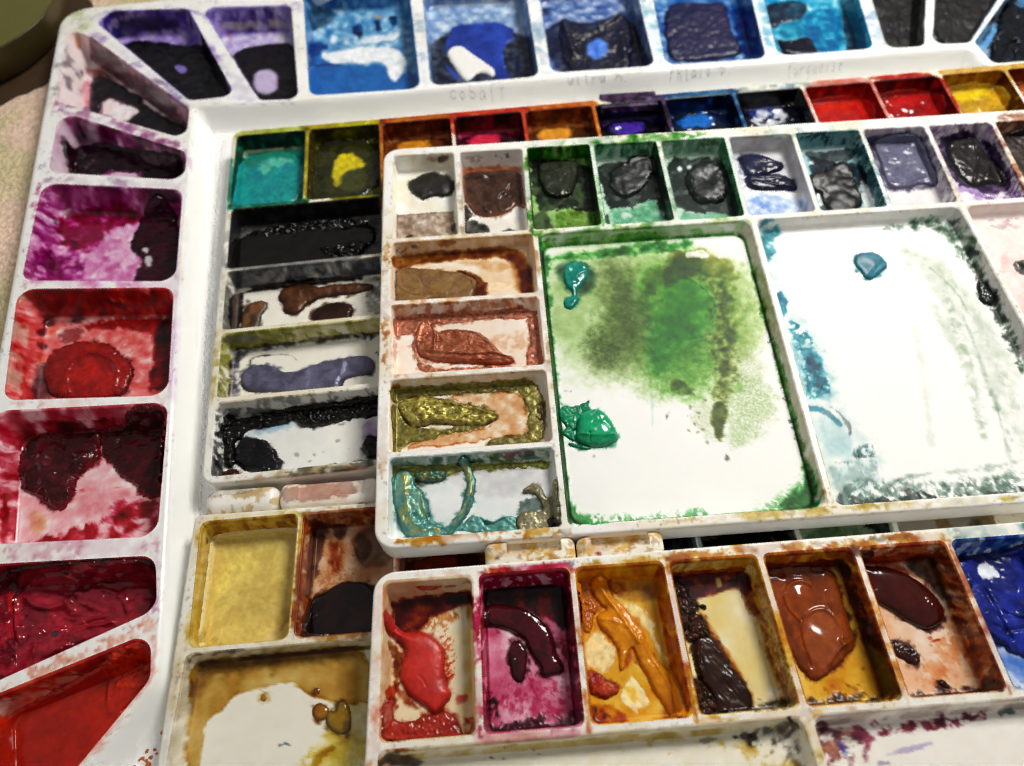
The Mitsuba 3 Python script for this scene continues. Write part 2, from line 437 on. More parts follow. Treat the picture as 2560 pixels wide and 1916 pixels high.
# ---------------------------------------------------------------- what stands on the table (millimetres)
WELLS = {
 'C1': {'parent':'Cu','rim':[[-28.67,214.9],[-6.69,214.64],[-6.57,176.17],[-28.98,176.2]],'z':25,'depth':6.8,'draft':[1.3,0.9,0.9,0.9],'r':1.3,'rf':1.04,'feats':[{'t':'t','p':None,'col':'f2ecd8','a':0.8,'b':(9,0.5,0.3)},{'t':'o','p':[-11.4,218.5,-6.6,218.7,-7.4,216,-10,215.4,-13.1,215.7],'col':'4a3024','a':0.95,'e':0.4},{'t':'t','p':[-15.8,218.7,-10.9,218.2,-13.1,215.7,-16.1,216.7],'col':'b99a88','a':0.8},{'t':'t','p':[-28.1,192.9,-8.6,192.9,-6.5,175.3,-28.3,181.9],'col':'a08a7c','a':0.75,'e':0.25,'c':0,'ring':0.7,'gs':1.6,'g':0.7},{'t':'t','p':[-26.9,191.4,-22.4,191.7,-21.9,183.6,-26.9,183.7],'col':'9a8478','a':0.5,'s':1.2},{'t':'o','p':[-25.2,183.6,-22.4,183.6,-23.3,171,-26.6,175.3],'col':'2a2220','a':0.9},{'t':'o','p':[-9,187.7,-8.2,187.1,-8.5,183.2,-9.4,183.6],'col':'1c1a18','a':0.9},{'t':'o','p':[-32.1,215,-29.3,217.3,-29.5,214.4],'col':'2a2420','a':0.8,'e':0.3},{'t':'t','p':'F:0.3:1','col':'d8d2c8','a':0.4,'b':(3,0.55,0.2)}]},
 'C2': {'parent':'Cu','rim':[[-5.39,214.63],[17.48,214.36],[16.46,176.13],[-5.27,176.16]],'z':25,'depth':6.8,'draft':[1.3,0.9,0.9,0.9],'r':1.3,'rf':1.04,'feats':[{'t':'t','p':None,'col':'e8ddd0','a':0.5,'b':(6,0.5,0.2)},{'t':'o','p':[-7.4,215.7,-0.8,218.8,2.9,217.1,1.2,214.5,-3.7,214.8],'col':'8a8580','a':0.6,'b':(1.2,0.5),'e':0.8},{'t':'o','p':[7.1,217,12.1,217.9,14.9,216.1,12.3,214.3,10.1,215.6],'col':'2a2826','a':0.85,'b':(1,0.42),'e':0.8},{'t':'t','p':[-4.8,213.3,16.9,212.3,17.2,208.1,-5.3,208.8],'col':'c07a55','a':1.2,'s':0.7},{'t':'o','p':[-6.8,187.2,-1,189.2,0.3,186.9,4.6,184.3,2.1,172.7,-2,173.1,-8.6,172.8],'col':'1e1b1a','a':0.97,'e':0.4},{'t':'o','p':[7.2,183.2,11.9,183.3,20.5,176.2,17.5,176.8,7.4,181.4],'col':'24211f','a':0.95,'e':0.5},{'t':'o','p':[-4.7,196.2,-2.5,193,-1.6,189.2,-6.1,186.8],'col':'2c2422','a':0.95}]},
 'C3': {'parent':'Cu','rim':[[18.78,214.34],[41.16,214.07],[40.51,176.09],[17.76,176.13]],'z':25,'depth':6.8,'draft':[1.3,0.9,0.9,0.9],'r':1.3,'rf':1.04,'feats':[{'t':'t','p':None,'col':'8fbf6a','a':0.9},{'t':'t','p':'F:0.15:1','col':'3f9a1e','a':1.5,'b':(4,0.38,0.2)},{'t':'o','p':'F:0.1:1','col':'1c3a14','a':0.8,'b':(2.2,0.62,0.08)},{'t':'t','p':'RL:0:1','col':'4f9a34','a':1.6},{'t':'o','p':'*:0:0.1','col':'16241a','a':0.6,'b':(4,0.45,0.2)},{'t':'o','p':[19.4,213.6,24.8,213.8,44.8,209.6,46.3,193.9,45.9,182.4,34.2,191,25.4,189.7,19.4,190.9],'col':'141a15','a':0.97,'e':0.9},{'t':'o','p':[19.4,190.9,25.4,189.7,24.2,170.9,17.6,178],'col':'23301f','a':0.95,'s':0.6},{'t':'o','p':[40.4,188,45.7,180.4,44.3,173.2,40.3,178.6],'col':'22301e','a':0.9,'s':0.5},{'t':'t','p':[26.2,188.8,30.6,190.1,37.6,191.2,40.7,187,39.5,178,25.7,170.8],'col':'9aae62','a':1,'e':0.6,'g':0.9,'gs':1.5},{'t':'o','p':[32,183,38.2,183.2,38.6,181.3,28.6,181.3],'col':'6c7a40','a':0.6,'e':0.8}]},
 'C4': {'parent':'Cu','rim':[[42.46,214.06],[64.85,213.79],[64.85,176.05],[41.81,176.09]],'z':25,'depth':6.8,'draft':[1.3,0.9,0.9,0.9],'r':1.3,'rf':1.04,'feats':[{'t':'t','p':None,'col':'a8d2bb','a':0.7},{'t':'t','p':'F:0.05:1','col':'9cc9ae','a':1.1,'b':(3,0.42,0.2)},{'t':'t','p':'F:0.2:1','col':'5c8f6e','a':1,'b':(2,0.62,0.1)},{'t':'t','p':'RL:0:1','col':'5da67c','a':1.2,'b':(4,0.4,0.3)},{'t':'t','p':'R:0:1','col':'2f7f4a','a':1.2},{'t':'o','p':[40.7,208.7,49.5,211.5,57.1,211.7,66.7,210.8,68.4,196.9,70.1,182.5,69.1,174,64.1,182.8,63,189.5,60.1,193.3,55,189.9,52.5,188.1,49,190.6,44.6,188.9,44.4,199.6],'col':'171d1b','a':0.98,'e':0.8},{'t':'o','p':[44.6,188.9,44.2,179.5,43.1,181.7],'col':'1c2a22','a':0.9},{'t':'t','p':[45.2,188.7,49,190.8,52.5,188.1,55,189.9,60.2,193.5,63,189.5,64.2,183.4,58.8,179.4,54.6,183.6,49,179.5,45.5,182.8],'col':'8fcbb0','a':0.9,'e':0.7,'g':1,'gs':1.6},{'t':'o','p':[48.1,186.2,50.7,187.7,52.7,185.8,50.2,184.5],'col':'e6f2ec','a':0.5,'e':0.8,'s':0.5}]},
 'C5': {'parent':'Cu','rim':[[66.15,213.78],[89.27,213.5],[88.31,176.01],[66.15,176.04]],'z':25,'depth':6.8,'draft':[1.3,0.9,0.9,0.9],'r':1.3,'rf':1.04,'feats':[{'t':'t','p':None,'col':'a2c9b2','a':0.7},{'t':'t','p':'F:0.1:1','col':'9fc4ad','a':0.9,'b':(3,0.5,0.2)},{'t':'t','p':'R:0:1','col':'4f9070','a':1.1,'s':1},{'t':'o','p':'F:0.2:1','col':'2c5c48','a':0.7,'b':(1.2,0.68,0.06)},{'t':'o','p':[69.4,211.8,77.8,210.7,87.8,211,89.6,205.3,92.7,187.4,91.3,176.7,84.9,183.1,80.7,185,75.1,184.7,69.2,186.7,65.2,195],'col':'14201d','a':0.98,'e':0.7},{'t':'t','p':[69.4,185.9,75,184.5,82.8,185.5,87.7,182.3,87.8,180.9,68.3,178.9],'col':'93cdb4','a':0.8,'e':0.7},{'t':'o','p':[72.3,206.6,73.9,207.1,73.6,204.8,72.2,204.8],'col':'dfe9e4','a':0.9,'e':0.1},{'t':'o','p':[75.9,207,77.6,207.8,77.2,205.8,75.9,205.4],'col':'dfe9e4','a':0.9,'e':0.1}]},
 'C6': {'parent':'Cu','rim':[[90.57,213.49],[113.22,213.22],[112.42,175.97],[89.61,176.01]],'z':25,'depth':6.8,'draft':[1.3,0.9,0.9,0.9],'r':1.3,'rf':1.04,'feats':[{'t':'t','p':None,'col':'d4d4e0','a':0.7,'b':(9,0.4,0.3)},{'t':'t','p':[93.9,192.9,114,187.5,113.5,177.7,88.5,174.4],'col':'8fb0ea','a':0.55,'s':1,'g':1,'gs':2},{'t':'t','p':'RF:0:1','col':'b8b6b8','a':0.5},{'t':'t','p':[94.9,192.1,101.9,192.4,104.3,188.3,97.7,184.3,94.9,187.5],'col':'4f7ad8','a':0.4,'s':0.8,'b':(3,0.5,0.15)}]},
 'C7': {'parent':'Cu','rim':[[114.52,213.2],[137.62,212.93],[136.55,175.93],[113.72,175.96]],'z':25,'depth':6.8,'draft':[1.3,0.9,0.9,0.9],'r':1.3,'rf':1.04,'feats':[{'t':'t','p':None,'col':'8db8bf','a':0.7},{'t':'t','p':'F:0.05:1','col':'a5c4ca','a':0.7},{'t':'o','p':'F:0.1:1','col':'17434f','a':0.95,'b':(2.4,0.6,0.05)},{'t':'t','p':'R:0:1','col':'4a7f88','a':1,'b':(3,0.4,0.2)},{'t':'o','p':'R:0.1:1','col':'16343c','a':0.9,'b':(1.3,0.62,0.05)},{'t':'o','p':[119.5,211,125,209.3,132.4,210.3,136.6,211.5,136.8,205.8,132.7,202.9,125.8,203.7,119.3,205.7],'col':'1a2124','a':0.95,'e':0.6},{'t':'t','p':[120.1,209,126.2,205,136.5,203.6,139.1,192.9,133.3,193.3,127.6,177.2,114.8,176.9,119.5,200],'col':'126478','a':2,'e':0.5,'s':0.6},{'t':'o','p':[119.6,205.8,121.4,205.9,121.1,203.8,119.3,203.9],'col':'e4ecec','a':0.8,'e':0.2},{'t':'o','p':[129,204.3,132.5,204.5,132.3,202.7,129.1,203],'col':'dfe8e8','a':0.6,'e':0.2},{'t':'o','p':[135.3,195.1,136.4,193.1,137.5,181.6,134.8,174.3,132.1,177.3,133.7,187.8],'col':'e9efee','a':0.95,'e':0.4},{'t':'o','p':[118.2,190.1,121.1,190.2,121.8,186.9,120,185,116.3,183.3],'col':'e9efee','a':0.95,'e':0.3},{'t':'o','p':[137,193.3,141.3,180.9,140,172.6,136.2,174.2],'col':'2c5a66','a':0.9,'b':(2,0.5,0.1),'e':0.6}]},
 'C8': {'parent':'Cu','rim':[[138.92,212.91],[161.28,212.65],[160.62,175.89],[137.85,175.92]],'z':25,'depth':6.8,'draft':[1.3,0.9,0.9,0.9],'r':1.3,'rf':1.04,'feats':[{'t':'t','p':None,'col':'d9d3da','a':0.5},{'t':'t','p':'FRL:0:1','col':'a79fb4','a':0.7,'b':(3,0.45,0.2)},{'t':'o','p':'R:0:1','col':'55506a','a':0.8,'b':(1.2,0.66,0.05)},{'t':'t','p':[139,215.8,162.9,215.2,163.5,201.5,162.9,187.9,158.9,189.4,143.9,187.7,135.7,199.2],'col':'6a6880','a':1.1,'s':0.6,'e':0.6}]},
 'C9': {'parent':'Cu','rim':[[162.58,212.63],[185.43,212.36],[184.82,175.85],[161.92,175.88]],'z':25,'depth':6.8,'draft':[1.3,0.9,0.9,0.9],'r':1.3,'rf':1.04,'feats':[{'t':'t','p':None,'col':'d6cbdc','a':0.6,'b':(5,0.4,0.3)},{'t':'t','p':'FR:0:1','col':'b89fcc','a':0.7,'b':(2.5,0.5,0.15)},{'t':'o','p':'FR:0.1:1','col':'5a4a60','a':0.8,'b':(1.1,0.64,0.05)},{'t':'t','p':[168.4,191.8,173.2,187.4,180,188.4,188.2,180.3,186.6,174.9,166.8,181.1],'col':'9f80bd','a':0.9,'b':(2.6,0.48,0.1)},{'t':'t','p':[167.4,214.1,185.2,213.9,188.7,194.6,187.1,183.4,172.6,186,166,194.6],'col':'5b4a6e','a':1.2,'e':1,'s':0.5},{'t':'o','p':[168.3,212.6,172.5,213.1,172.6,208.3,169.7,208.6],'col':'2a2630','a':0.8,'b':(1,0.5,0.1),'e':0.8}]},
 'C10': {'parent':'Cu','rim':[[186.73,212.35],[209.58,212.08],[209.01,175.81],[186.12,175.84]],'z':25,'depth':6.8,'draft':[1.3,0.9,0.9,0.9],'r':1.3,'rf':1.04,'feats':[{'t':'t','p':None,'col':'b58a78','a':0.8},{'t':'o','p':'F:0:1','col':'4a2f24','a':0.8,'b':(2,0.5,0.1)}]},
 'L1': {'parent':'Cu','rim':[[-29,175],[17.62,174.93],[17.33,150.38],[-29.3,150.88]],'z':25,'depth':5.6,'draft':[1.2,1,0.9,1],'r':1.5,'rf':1.2,'feats':[{'t':'t','p':None,'col':'ecc9a0','a':0.55,'g':0.8,'gs':5},{'t':'t','p':'F:0:1','col':'d8bc98','a':0.5,'b':(4,0.45,0.2)},{'t':'o','p':[-28.9,175.8,-25.8,176.8,-25.3,174.9,-28,174.4],'col':'7a3c14','a':0.9,'b':(1.2,0.42),'e':0.8},{'t':'o','p':[-24.1,176.9,-21.6,177.8,-20.3,175.8,-23,175.3],'col':'6e3410','a':0.9,'e':0.5},{'t':'t','p':[-20.3,177.3,-11.6,178.9,-5.8,177.1,-11.6,175.4],'col':'c08a52','a':1,'e':0.8,'b':(2,0.45,0.1)},{'t':'o','p':[12.6,176.8,17.3,178,16.5,176.9],'col':'a0622a','a':0.7,'e':0.6},{'t':'t','p':[-32.4,172,-19.1,174.1,-6.1,173.7,7.6,174.1,15.6,172.2,16.6,151.1,11.9,154,12.2,166.6,7.7,169.9,-0.9,170.3,-8.4,170.6,-17.6,169.6,-28,168.2,-32.8,166.3],'col':'9a6428','a':1.5,'e':0.5,'s':0.6,'g':0.5},{'t':'t','p':[-9.6,167.1,-2.8,164.4,1.3,159.5,1.4,154.2,-3.8,153.3],'col':'8f5a24','a':1.6,'s':0.6,'e':0.5},{'t':'t','p':[7.9,172.6,15.1,169.1,16.8,150.4,10.3,154.2,10.7,164],'col':'a8743c','a':0.9,'s':1.2,'e':0.5},{'t':'t','p':[-17.6,169.6,-8.5,169.1,-1.1,167,2.8,164,10,164.7,10,166.8,-0.9,169.7],'col':'d9ae78','a':0.5,'s':0.8,'e':0.6},{'t':'o','p':[1.3,160.2,5.9,160.1,9.8,158.5,9.2,157.1,6.2,156.2,1.5,156.7],'col':'f0d9b6','a':0.55,'e':0.3,'s':0.25}]},
 'L2': {'parent':'Cu','rim':[[-29.32,149.68],[17.32,149.18],[17.02,123.72],[-29.65,123.94]],'z':25,'depth':5.6,'draft':[1.2,1,0.9,1],'r':1.5,'rf':1.2,'feats':[{'t':'t','p':None,'col':'f3dcc6','a':0.5,'g':0.8,'gs':4},{'t':'t','p':'F:0:1','col':'e3b790','a':0.6,'b':(4,0.42,0.2)},{'t':'o','p':'F:0.2:1','col':'a04e22','a':0.7,'b':(2.6,0.6,0.08)},{'t':'o','p':[1.9,152.1,6.1,152.6,9.5,151.5,9.2,149.3,3.4,149.1],'col':'a2481c','a':0.75,'e':0.6,'s':0.5},{'t':'o','p':[11,149.8,12.7,150.1,12.6,148.3,10.4,148.2],'col':'86361a','a':0.85,'e':0.3},{'t':'o','p':[-28.8,141,-26.9,142.1,-27.8,131.8,-31.9,123.7,-33.4,130.6],'col':'b0603c','a':0.6,'e':0.6,'b':(2,0.4,0.15)},{'t':'t','p':[-1.3,138.1,5.7,138.8,11.9,140.6,12,134.7,7,131.9,2.2,135.3],'col':'dba87e','a':0.5,'s':1,'e':0.8,'b':(2,0.45,0.15)}]},
 'L3': {'parent':'Cu','rim':[[-29.66,122.74],[17.01,122.52],[16.72,98.27],[-29.97,98.52]],'z':25,'depth':5.6,'draft':[1.2,1,0.9,1],'r':1.5,'rf':1.2,'feats':[{'t':'t','p':None,'col':'f3e0cc','a':0.5,'g':0.7,'gs':4},{'t':'t','p':'F:0:1','col':'e2ceb2','a':0.5,'b':(3,0.45,0.2)},{'t':'o','p':[7.1,126.2,12,126.2,12,125,7.4,125.3],'col':'6a5420','a':0.8,'e':0.5,'b':(1.2,0.4)},{'t':'t','p':[-31.9,124.2,-27.9,124.5,-27,121.7,-32.3,121.3],'col':'b98a50','a':1},{'t':'t','p':[-13.9,118.9,-8.5,119.4,1.7,119.7,7,118.7,10.2,116.2,10.1,111.7,10.8,105.7,8.5,103.3,5,104.1,0.2,103.5,-9.3,102.6,-20.5,102.3,-27.2,102,-16.6,107.3,-4.3,106.4,0.7,109.2],'col':'d29a64','a':0.5,'ring':2.2,'s':0.4,'e':0.5,'g':1},{'t':'o','p':[13.5,114.1,16.2,114.7,16,105.4,13.7,107.1,12.3,110.6],'col':'5d4c18','a':0.9,'e':0.6,'up':0.3}]},
 'L4': {'parent':'Cu','rim':[[-29.98,97.32],[16.71,97.07],[16.43,73.13],[-30.29,73.27]],'z':25,'depth':5.6,'draft':[1.2,1,0.9,1],'r':1.5,'rf':1.2,'feats':[{'t':'t','p':None,'col':'dfe9ec','a':0.5,'g':0.7,'gs':5},{'t':'t','p':'F:0:1','col':'a4b3a6','a':0.6,'b':(4,0.4,0.25)},{'t':'t','p':'F:0:0.9','col':'5f7d72','a':0.6,'b':(3,0.52,0.12)},{'t':'o','p':[2.6,99,6.1,100.5,8.4,99.7,4.2,96.9,2.3,97.2],'col':'8c3a3c','a':0.75,'e':0.6},{'t':'t','p':[6,100.2,13.3,100.1,11.8,97,5.7,97.2],'col':'d3a0ae','a':0.9,'e':0.5},{'t':'t','p':[-2.8,100.6,2.6,100.6,1.2,96.3,-2.3,97.8],'col':'c9cf9a','a':0.8},{'t':'o','p':[-26.2,91.4,-24.7,93.1,-20.7,93.8,-17,93.1,-18.1,90.6,-20.7,89.8,-24.8,90.2],'col':'332d27','a':0.95,'e':0.6,'up':0.3},{'t':'t','p':[-14.3,94.4,14.8,93.2,14.1,86.6,-5.6,84.3,-14.3,92.9],'col':'cfc6cc','a':0.35,'s':1.5},{'t':'t','p':[-7.6,80.8,-1.5,77.9,4.9,80.3,4.9,73.3,-7.7,76.1],'col':'2f5e5a','a':0.8,'e':0.6},{'t':'o','p':[6.1,83.1,9.5,85.3,12.6,83,11.2,79.2,5.4,79.7,4.9,80.8],'col':'37544c','a':0.9,'e':0.7,'up':0.1}]},
 'M1': {'parent':'Cu','rim':[[19.02,174.82],[89.88,174.7],[88.11,72.9],[17.83,73.12]],'z':25,'depth':5,'draft':[1.5,1.5,1.2,1],'r':2,'rf':4,'fillet':2,'feats':[{'t':'t','p':'F:0:1','col':'b4d4a4','a':0.9,'b':(9,0.3,0.4)},{'t':'t','p':'F:0:0.6','col':'46a028','a':0.7,'b':(6,0.5,0.2)},{'t':'t','p':'L:0:1','col':'1f8f3a','a':1.6},{'t':'t','p':'R:0:0.18','col':'4f8a2c','a':1.2,'b':(6,0.3,0.25)},{'t':'t','p':'R:0:1','col':'b4ac94','a':0.5},{'t':'t','p':'*:0:0.12','col':'2f8a28','a':1,'s':0.6},{'t':'t','p':[18.6,169.3,22.5,171.6,21.1,152,19.8,121.4,19.4,99.2,18.7,75.9,17.6,74.6,16.5,100.8,17.1,144.7],'col':'3aa044','a':1.3,'s':0.8,'e':0.9},{'t':'o','p':[20.6,150.1,21,145.6,20,127.4,18.5,108.9,17.5,96.4,16.9,95.4,15.1,117.9,18.8,145],'col':'1d5a2a','a':0.8,'b':(1.1,0.5,0.06),'e':0.9},{'t':'t','p':[18.6,168.3,70.7,172,69.9,168.2,47.6,167.2,31.2,167.2,20.2,166.2],'col':'3aa03a','a':1.6,'s':1.2,'e':1,'g':0.9},{'t':'t','p':[21.7,172.9,70.6,173,77.3,153.8,67.4,106.8,54.8,117.4,35.3,117.2,21.4,124,17.8,144.8],'col':'dcebc8','a':0.8,'s':6,'e':3,'g':0.5},{'t':'t','p':[22.4,167.8,31.3,168.4,70.2,169.4,72,154.3,63.4,112.5,53.1,121.6,38.2,121.5,26.5,125.8,17.9,135],'col':'d6e6be','a':1,'s':5,'e':3,'g':0.5},{'t':'t','p':[22.1,161.2,30.8,163.1,36.7,151.1,30.9,137.5,22.2,132,19.6,145.2],'col':'cfe0bd','a':0.5,'s':3,'e':2,'g':0.5},{'t':'t','p':[38.7,166.6,43.3,168.4,47,163.8,49,156.2,51.4,142.7,49.8,133.2,45.5,126,38,122.6,31.2,124.3,29.9,130.2,35,134.7,38.5,144.2,37.6,157.3],'col':'667446','a':0.46,'s':5,'e':3,'g':0.4,'gs':1},{'t':'t','p':[39.6,157.2,45.7,161.9,48.4,152.2,50.3,141.7,48.5,133.2,43.4,129.2,36.9,129.7,38.5,141.7],'col':'4c5c2c','a':0.31,'s':4.5,'e':3,'g':0.4,'gs':1},{'t':'t','p':[29.5,135.2,35,138.3,39.8,129.4,39,122.5,31.2,124.3],'col':'6c7c50','a':0.43,'s':3,'e':2,'g':0.8,'gs':0.6},{'t':'t','p':[50.9,161.4,57.5,162.3,64.4,164.5,74.2,164.9,69.2,140.3,62.1,120.6,53.2,119.5,47.7,126.3,50.9,138.5,47.5,150.1],'col':'52b032','a':0.41,'s':4.5,'e':3,'g':0.6,'gs':2.5},{'t':'t','p':[51.3,140.6,57.1,141.6,62,137.4,58.6,129,50.5,121.5,47.7,126.3],'col':'22b050','a':0.3,'s':4,'e':2.6,'g':0.5},{'t':'t','p':[51.3,157.3,57.3,160.8,64.4,165,74.6,167.7,72.6,156.4,62.9,155.6,56.1,153.5,51.1,149],'col':'6a7418','a':0.48,'s':1.6,'e':1.8,'g':0.5},{'t':'t','p':[51.7,149.6,67.5,154.6,70.9,148,65.1,129.7,51.8,127.9],'col':'3c9a28','a':0.25,'s':3,'e':2.4,'g':0.6,'gs':0.9},{'t':'t','p':[59,164.8,67.6,167.6,76.5,166.1,81.8,160.7,82.1,154.1,76.4,154.1,69.1,155.7,63.7,155.6,57.8,151.4],'col':'6b7414','a':0.6,'s':1.2,'e':1.4,'g':0.5},{'t':'o','p':[63.5,166.6,66.4,166.7,66.2,164.1,64.1,163.4],'col':'4a3c10','a':0.6,'s':0.6,'e':0.4},{'t':'o','p':[67.2,165.9,70.9,167.2,73.9,166.6,75.4,164,72.3,163.6,69.8,164.6,67.5,164.1],'col':'f4f6ec','a':0.95,'e':0.4,'s':0.3},{'t':'t','p':[74.4,156.3,79.3,153.6,77.7,141,75,126.4,70.6,111.9,68.4,107.7,66.2,109,68.4,120,68.8,129.5,71.8,140.2],'col':'5c701c','a':0.8,'s':2.6,'e':1.6,'g':0.9,'gs':1.5},{'t':'t','p':[58.6,156.2,65.5,156.2,70.6,150.3,73.1,142.6,70.8,135.3,65.4,132,59.8,134.3,54.3,132.2],'col':'3eae36','a':0.4,'s':1.4,'e':1.2,'ring':0.8,'g':0.4},{'t':'t','p':[69.9,138.9,72.8,142.1,72.5,148.5,69,153.4,65.5,156.1],'col':'2a9030','a':0.56,'w':0.5,'s':0.4,'e':0.3},{'t':'t','p':[65,110.2,68.9,109.3,67.3,103.4,65.6,98.7,64.3,96.3,63.2,98.4,63.7,104.7],'col':'55661a','a':1.12,'s':0.6,'e':0.6,'g':0.3},{'t':'t','p':[53.3,117.4,56.5,118.5,59.1,116.3,60.5,112.1,56.9,113.2,54.3,114.2],'col':'5d7020','a':0.87,'s':0.8,'e':0.7,'g':0.4},{'t':'t','p':[51.8,135.3,65.2,134.6,70.9,129.1,68.8,117.7,63.4,112.5,59.2,110,51.1,113.2,46.9,119.5],'col':'86c05e','a':0.68,'s':2.5,'e':2,'g':0.7,'gs':1.2},{'t':'t','p':[43.3,125.6,54.9,123.5,56,113.2,50.6,110,41.8,116.6],'col':'b8d49a','a':0.62,'s':2.5,'e':2,'g':0.6,'gs':0.8},{'t':'t','p':[72.1,157.4,82.4,162.6,86.5,157.1,86.9,136.2,81.6,127.1,74.5,126.6,72.7,140],'col':'bcd88c','a':0.8,'s':3.5,'e':2.4,'g':0.7},{'t':'t','p':[71.5,119.7,78.1,115.8,84.1,112,83.4,107.5,79.6,101.4,72.6,96.7,67.7,95.2,66.6,101.6],'col':'b4cc94','a':0.62,'s':2.5,'e':1.8,'g':0.9,'gs':0.45},{'t':'t','p':[74.7,127.7,80.8,127.1,83.6,118.7,80.7,114.3,74.4,112.7,72.6,117.4],'col':'cfdcb8','a':0.56,'s':2,'e':1.5,'g':0.9,'gs':0.45},{'t':'t','p':[71.9,115.2,74.6,116.4,75,112.4,72.1,112.4],'col':'8fd060','a':0.5,'s':1},{'t':'t','p':[59.2,110,66.2,109,63.6,96.3,61,99.5,57,103.4],'col':'ccd8b0','a':0.5,'s':1.2,'e':1,'g':0.8,'gs':0.6},{'t':'t','p':[46.1,161.7,65.4,164.2,80.3,158.8,77.8,139.6,73.9,124.2,62.1,120.6,47.7,124,35.3,132.3,36.7,151.1],'col':'a4c070','a':0.5,'s':7,'e':4,'g':0.7,'gs':4},{'t':'t','p':[78.9,156.9,83.5,153.3,84.4,138.9,81.3,126,74.6,123,76.3,139.8],'col':'a9c47c','a':0.6,'s':4,'e':2.5,'g':0.8},{'t':'o','p':[65.2,93.1,66,92.4,66,91,64.6,90.8],'col':'5a5c18','a':0.9,'e':0.4},{'t':'o','p':[50.3,106.9,51.6,107.9,50.9,105.5,50.2,104.8],'col':'5a6a24','a':0.8,'e':0.4},{'t':'o','p':[57.8,110,59.1,109,58.4,107.9,57.6,107.9],'col':'5a6a24','a':0.8,'e':0.3},{'t':'o','p':[56.5,106.6,57.2,105.8,57.2,105.8,56.3,105.8],'col':'66762c','a':0.75,'e':0.3,'s':0.2},{'t':'o','p':[57.9,103.7,58.7,103.7,58.6,102.6,57.8,102.9],'col':'66762c','a':0.75,'e':0.3,'s':0.2},{'t':'o','p':[59.6,106.9,60.5,106.9,60.3,106.1,59.6,106.9],'col':'66762c','a':0.75,'e':0.3,'s':0.2},{'t':'o','p':[59.7,105.8,60.6,105.8,60.4,104.7,59.5,104.7],'col':'66762c','a':0.75,'e':0.3,'s':0.2},{'t':'o','p':[60,101.6,60.8,101.6,60.5,100.8,59.8,100.9],'col':'66762c','a':0.75,'e':0.3,'s':0.2},{'t':'o','p':[55.8,101.6,56.6,101.6,56.5,100.9,55.6,101.3],'col':'66762c','a':0.75,'e':0.3,'s':0.2},{'t':'o','p':[62.7,111.1,63.4,110.9,63.4,110.1,62.4,110.5],'col':'66762c','a':0.75,'e':0.3,'s':0.2},{'t':'o','p':[58.3,100.5,59.1,100.5,59,100.2,58.2,100.2],'col':'66762c','a':0.75,'e':0.3,'s':0.2},{'t':'o','p':[60.4,97.4,61.3,97.4,61,96.6,60.4,96.7],'col':'66762c','a':0.75,'e':0.3,'s':0.2},{'t':'t','p':[88,154.7,87.7,135.7,88.2,117.3,87.3,97.3,87.1,86.3,87,79.5,86.1,72.7,83.9,76.8,86.1,84.3,86.6,97,87.3,115.6,86.9,138.8,87.1,159.6],'col':'4c9a34','a':1,'s':0.6,'e':0.8,'b':(7,0.3,0.25)},{'t':'o','p':[87.2,149.6,86.8,132.6,86.7,120.5,87,99.2,87.2,92.8,86.1,94.5,86.3,106.1,86.6,122.5],'col':'16321a','a':0.8,'b':(1.2,0.6,0.06),'e':0.9},{'t':'t','p':[86.2,72.7,75.4,72.9,69.2,73.3,71.6,72.4,78.2,77.2,83.8,81.2,87.2,86.7,87.2,80.7],'col':'349a3a','a':1.5,'s':0.6,'e':0.9},{'t':'t','p':[57.7,72.9,69.7,76,78.4,78,84,82.1,86.7,87.5,87.6,78.4,86.2,72.7],'col':'7fbf78','a':0.9,'s':1.6,'e':1.2,'b':(0.8,0.45,0.15)},{'t':'t','p':[19,92.3,18.6,85.5,19.8,80.8,22.8,77.7,26.8,74.3,31.9,73.2,51.4,72.1,51.6,71.9,32.7,73.4,17.1,72.2],'col':'3ca048','a':1.3,'s':0.6,'e':1},{'t':'t','p':[17.6,77.5,23.4,77.8,34,76.4,52.5,76.6,56.6,77.7,56,73,32.7,73.4,17.1,72.2],'col':'58a860','a':0.9,'s':1,'e':1,'b':(0.8,0.48,0.12)},{'t':'t','p':[24.8,167.6,37.3,163.2,35.1,154.7,31.5,151.2,24.7,155.8],'col':'2e5c44','a':0.8,'s':1.6,'e':0.6},{'t':'o','p':[47.6,114.3,48.1,114.3,46.3,103.7,45.8,104],'col':'9fd0c4','a':0.5,'s':0.3,'e':0.2},{'t':'o','p':[21.8,117.7,24.2,117.1,23.9,116.7,21.7,117],'col':'3c5a44','a':0.8,'e':0.2,'s':0.15},{'t':'o','p':[50.6,106.9,51.8,106.9,50.6,104.8,50.1,105.8],'col':'4a5a28','a':0.8,'e':0.3},{'t':'o','p':[27.6,95.7,28.3,95.6,28.3,94.9,27.5,95.1],'col':'4a5c48','a':0.7,'e':0.1}]},
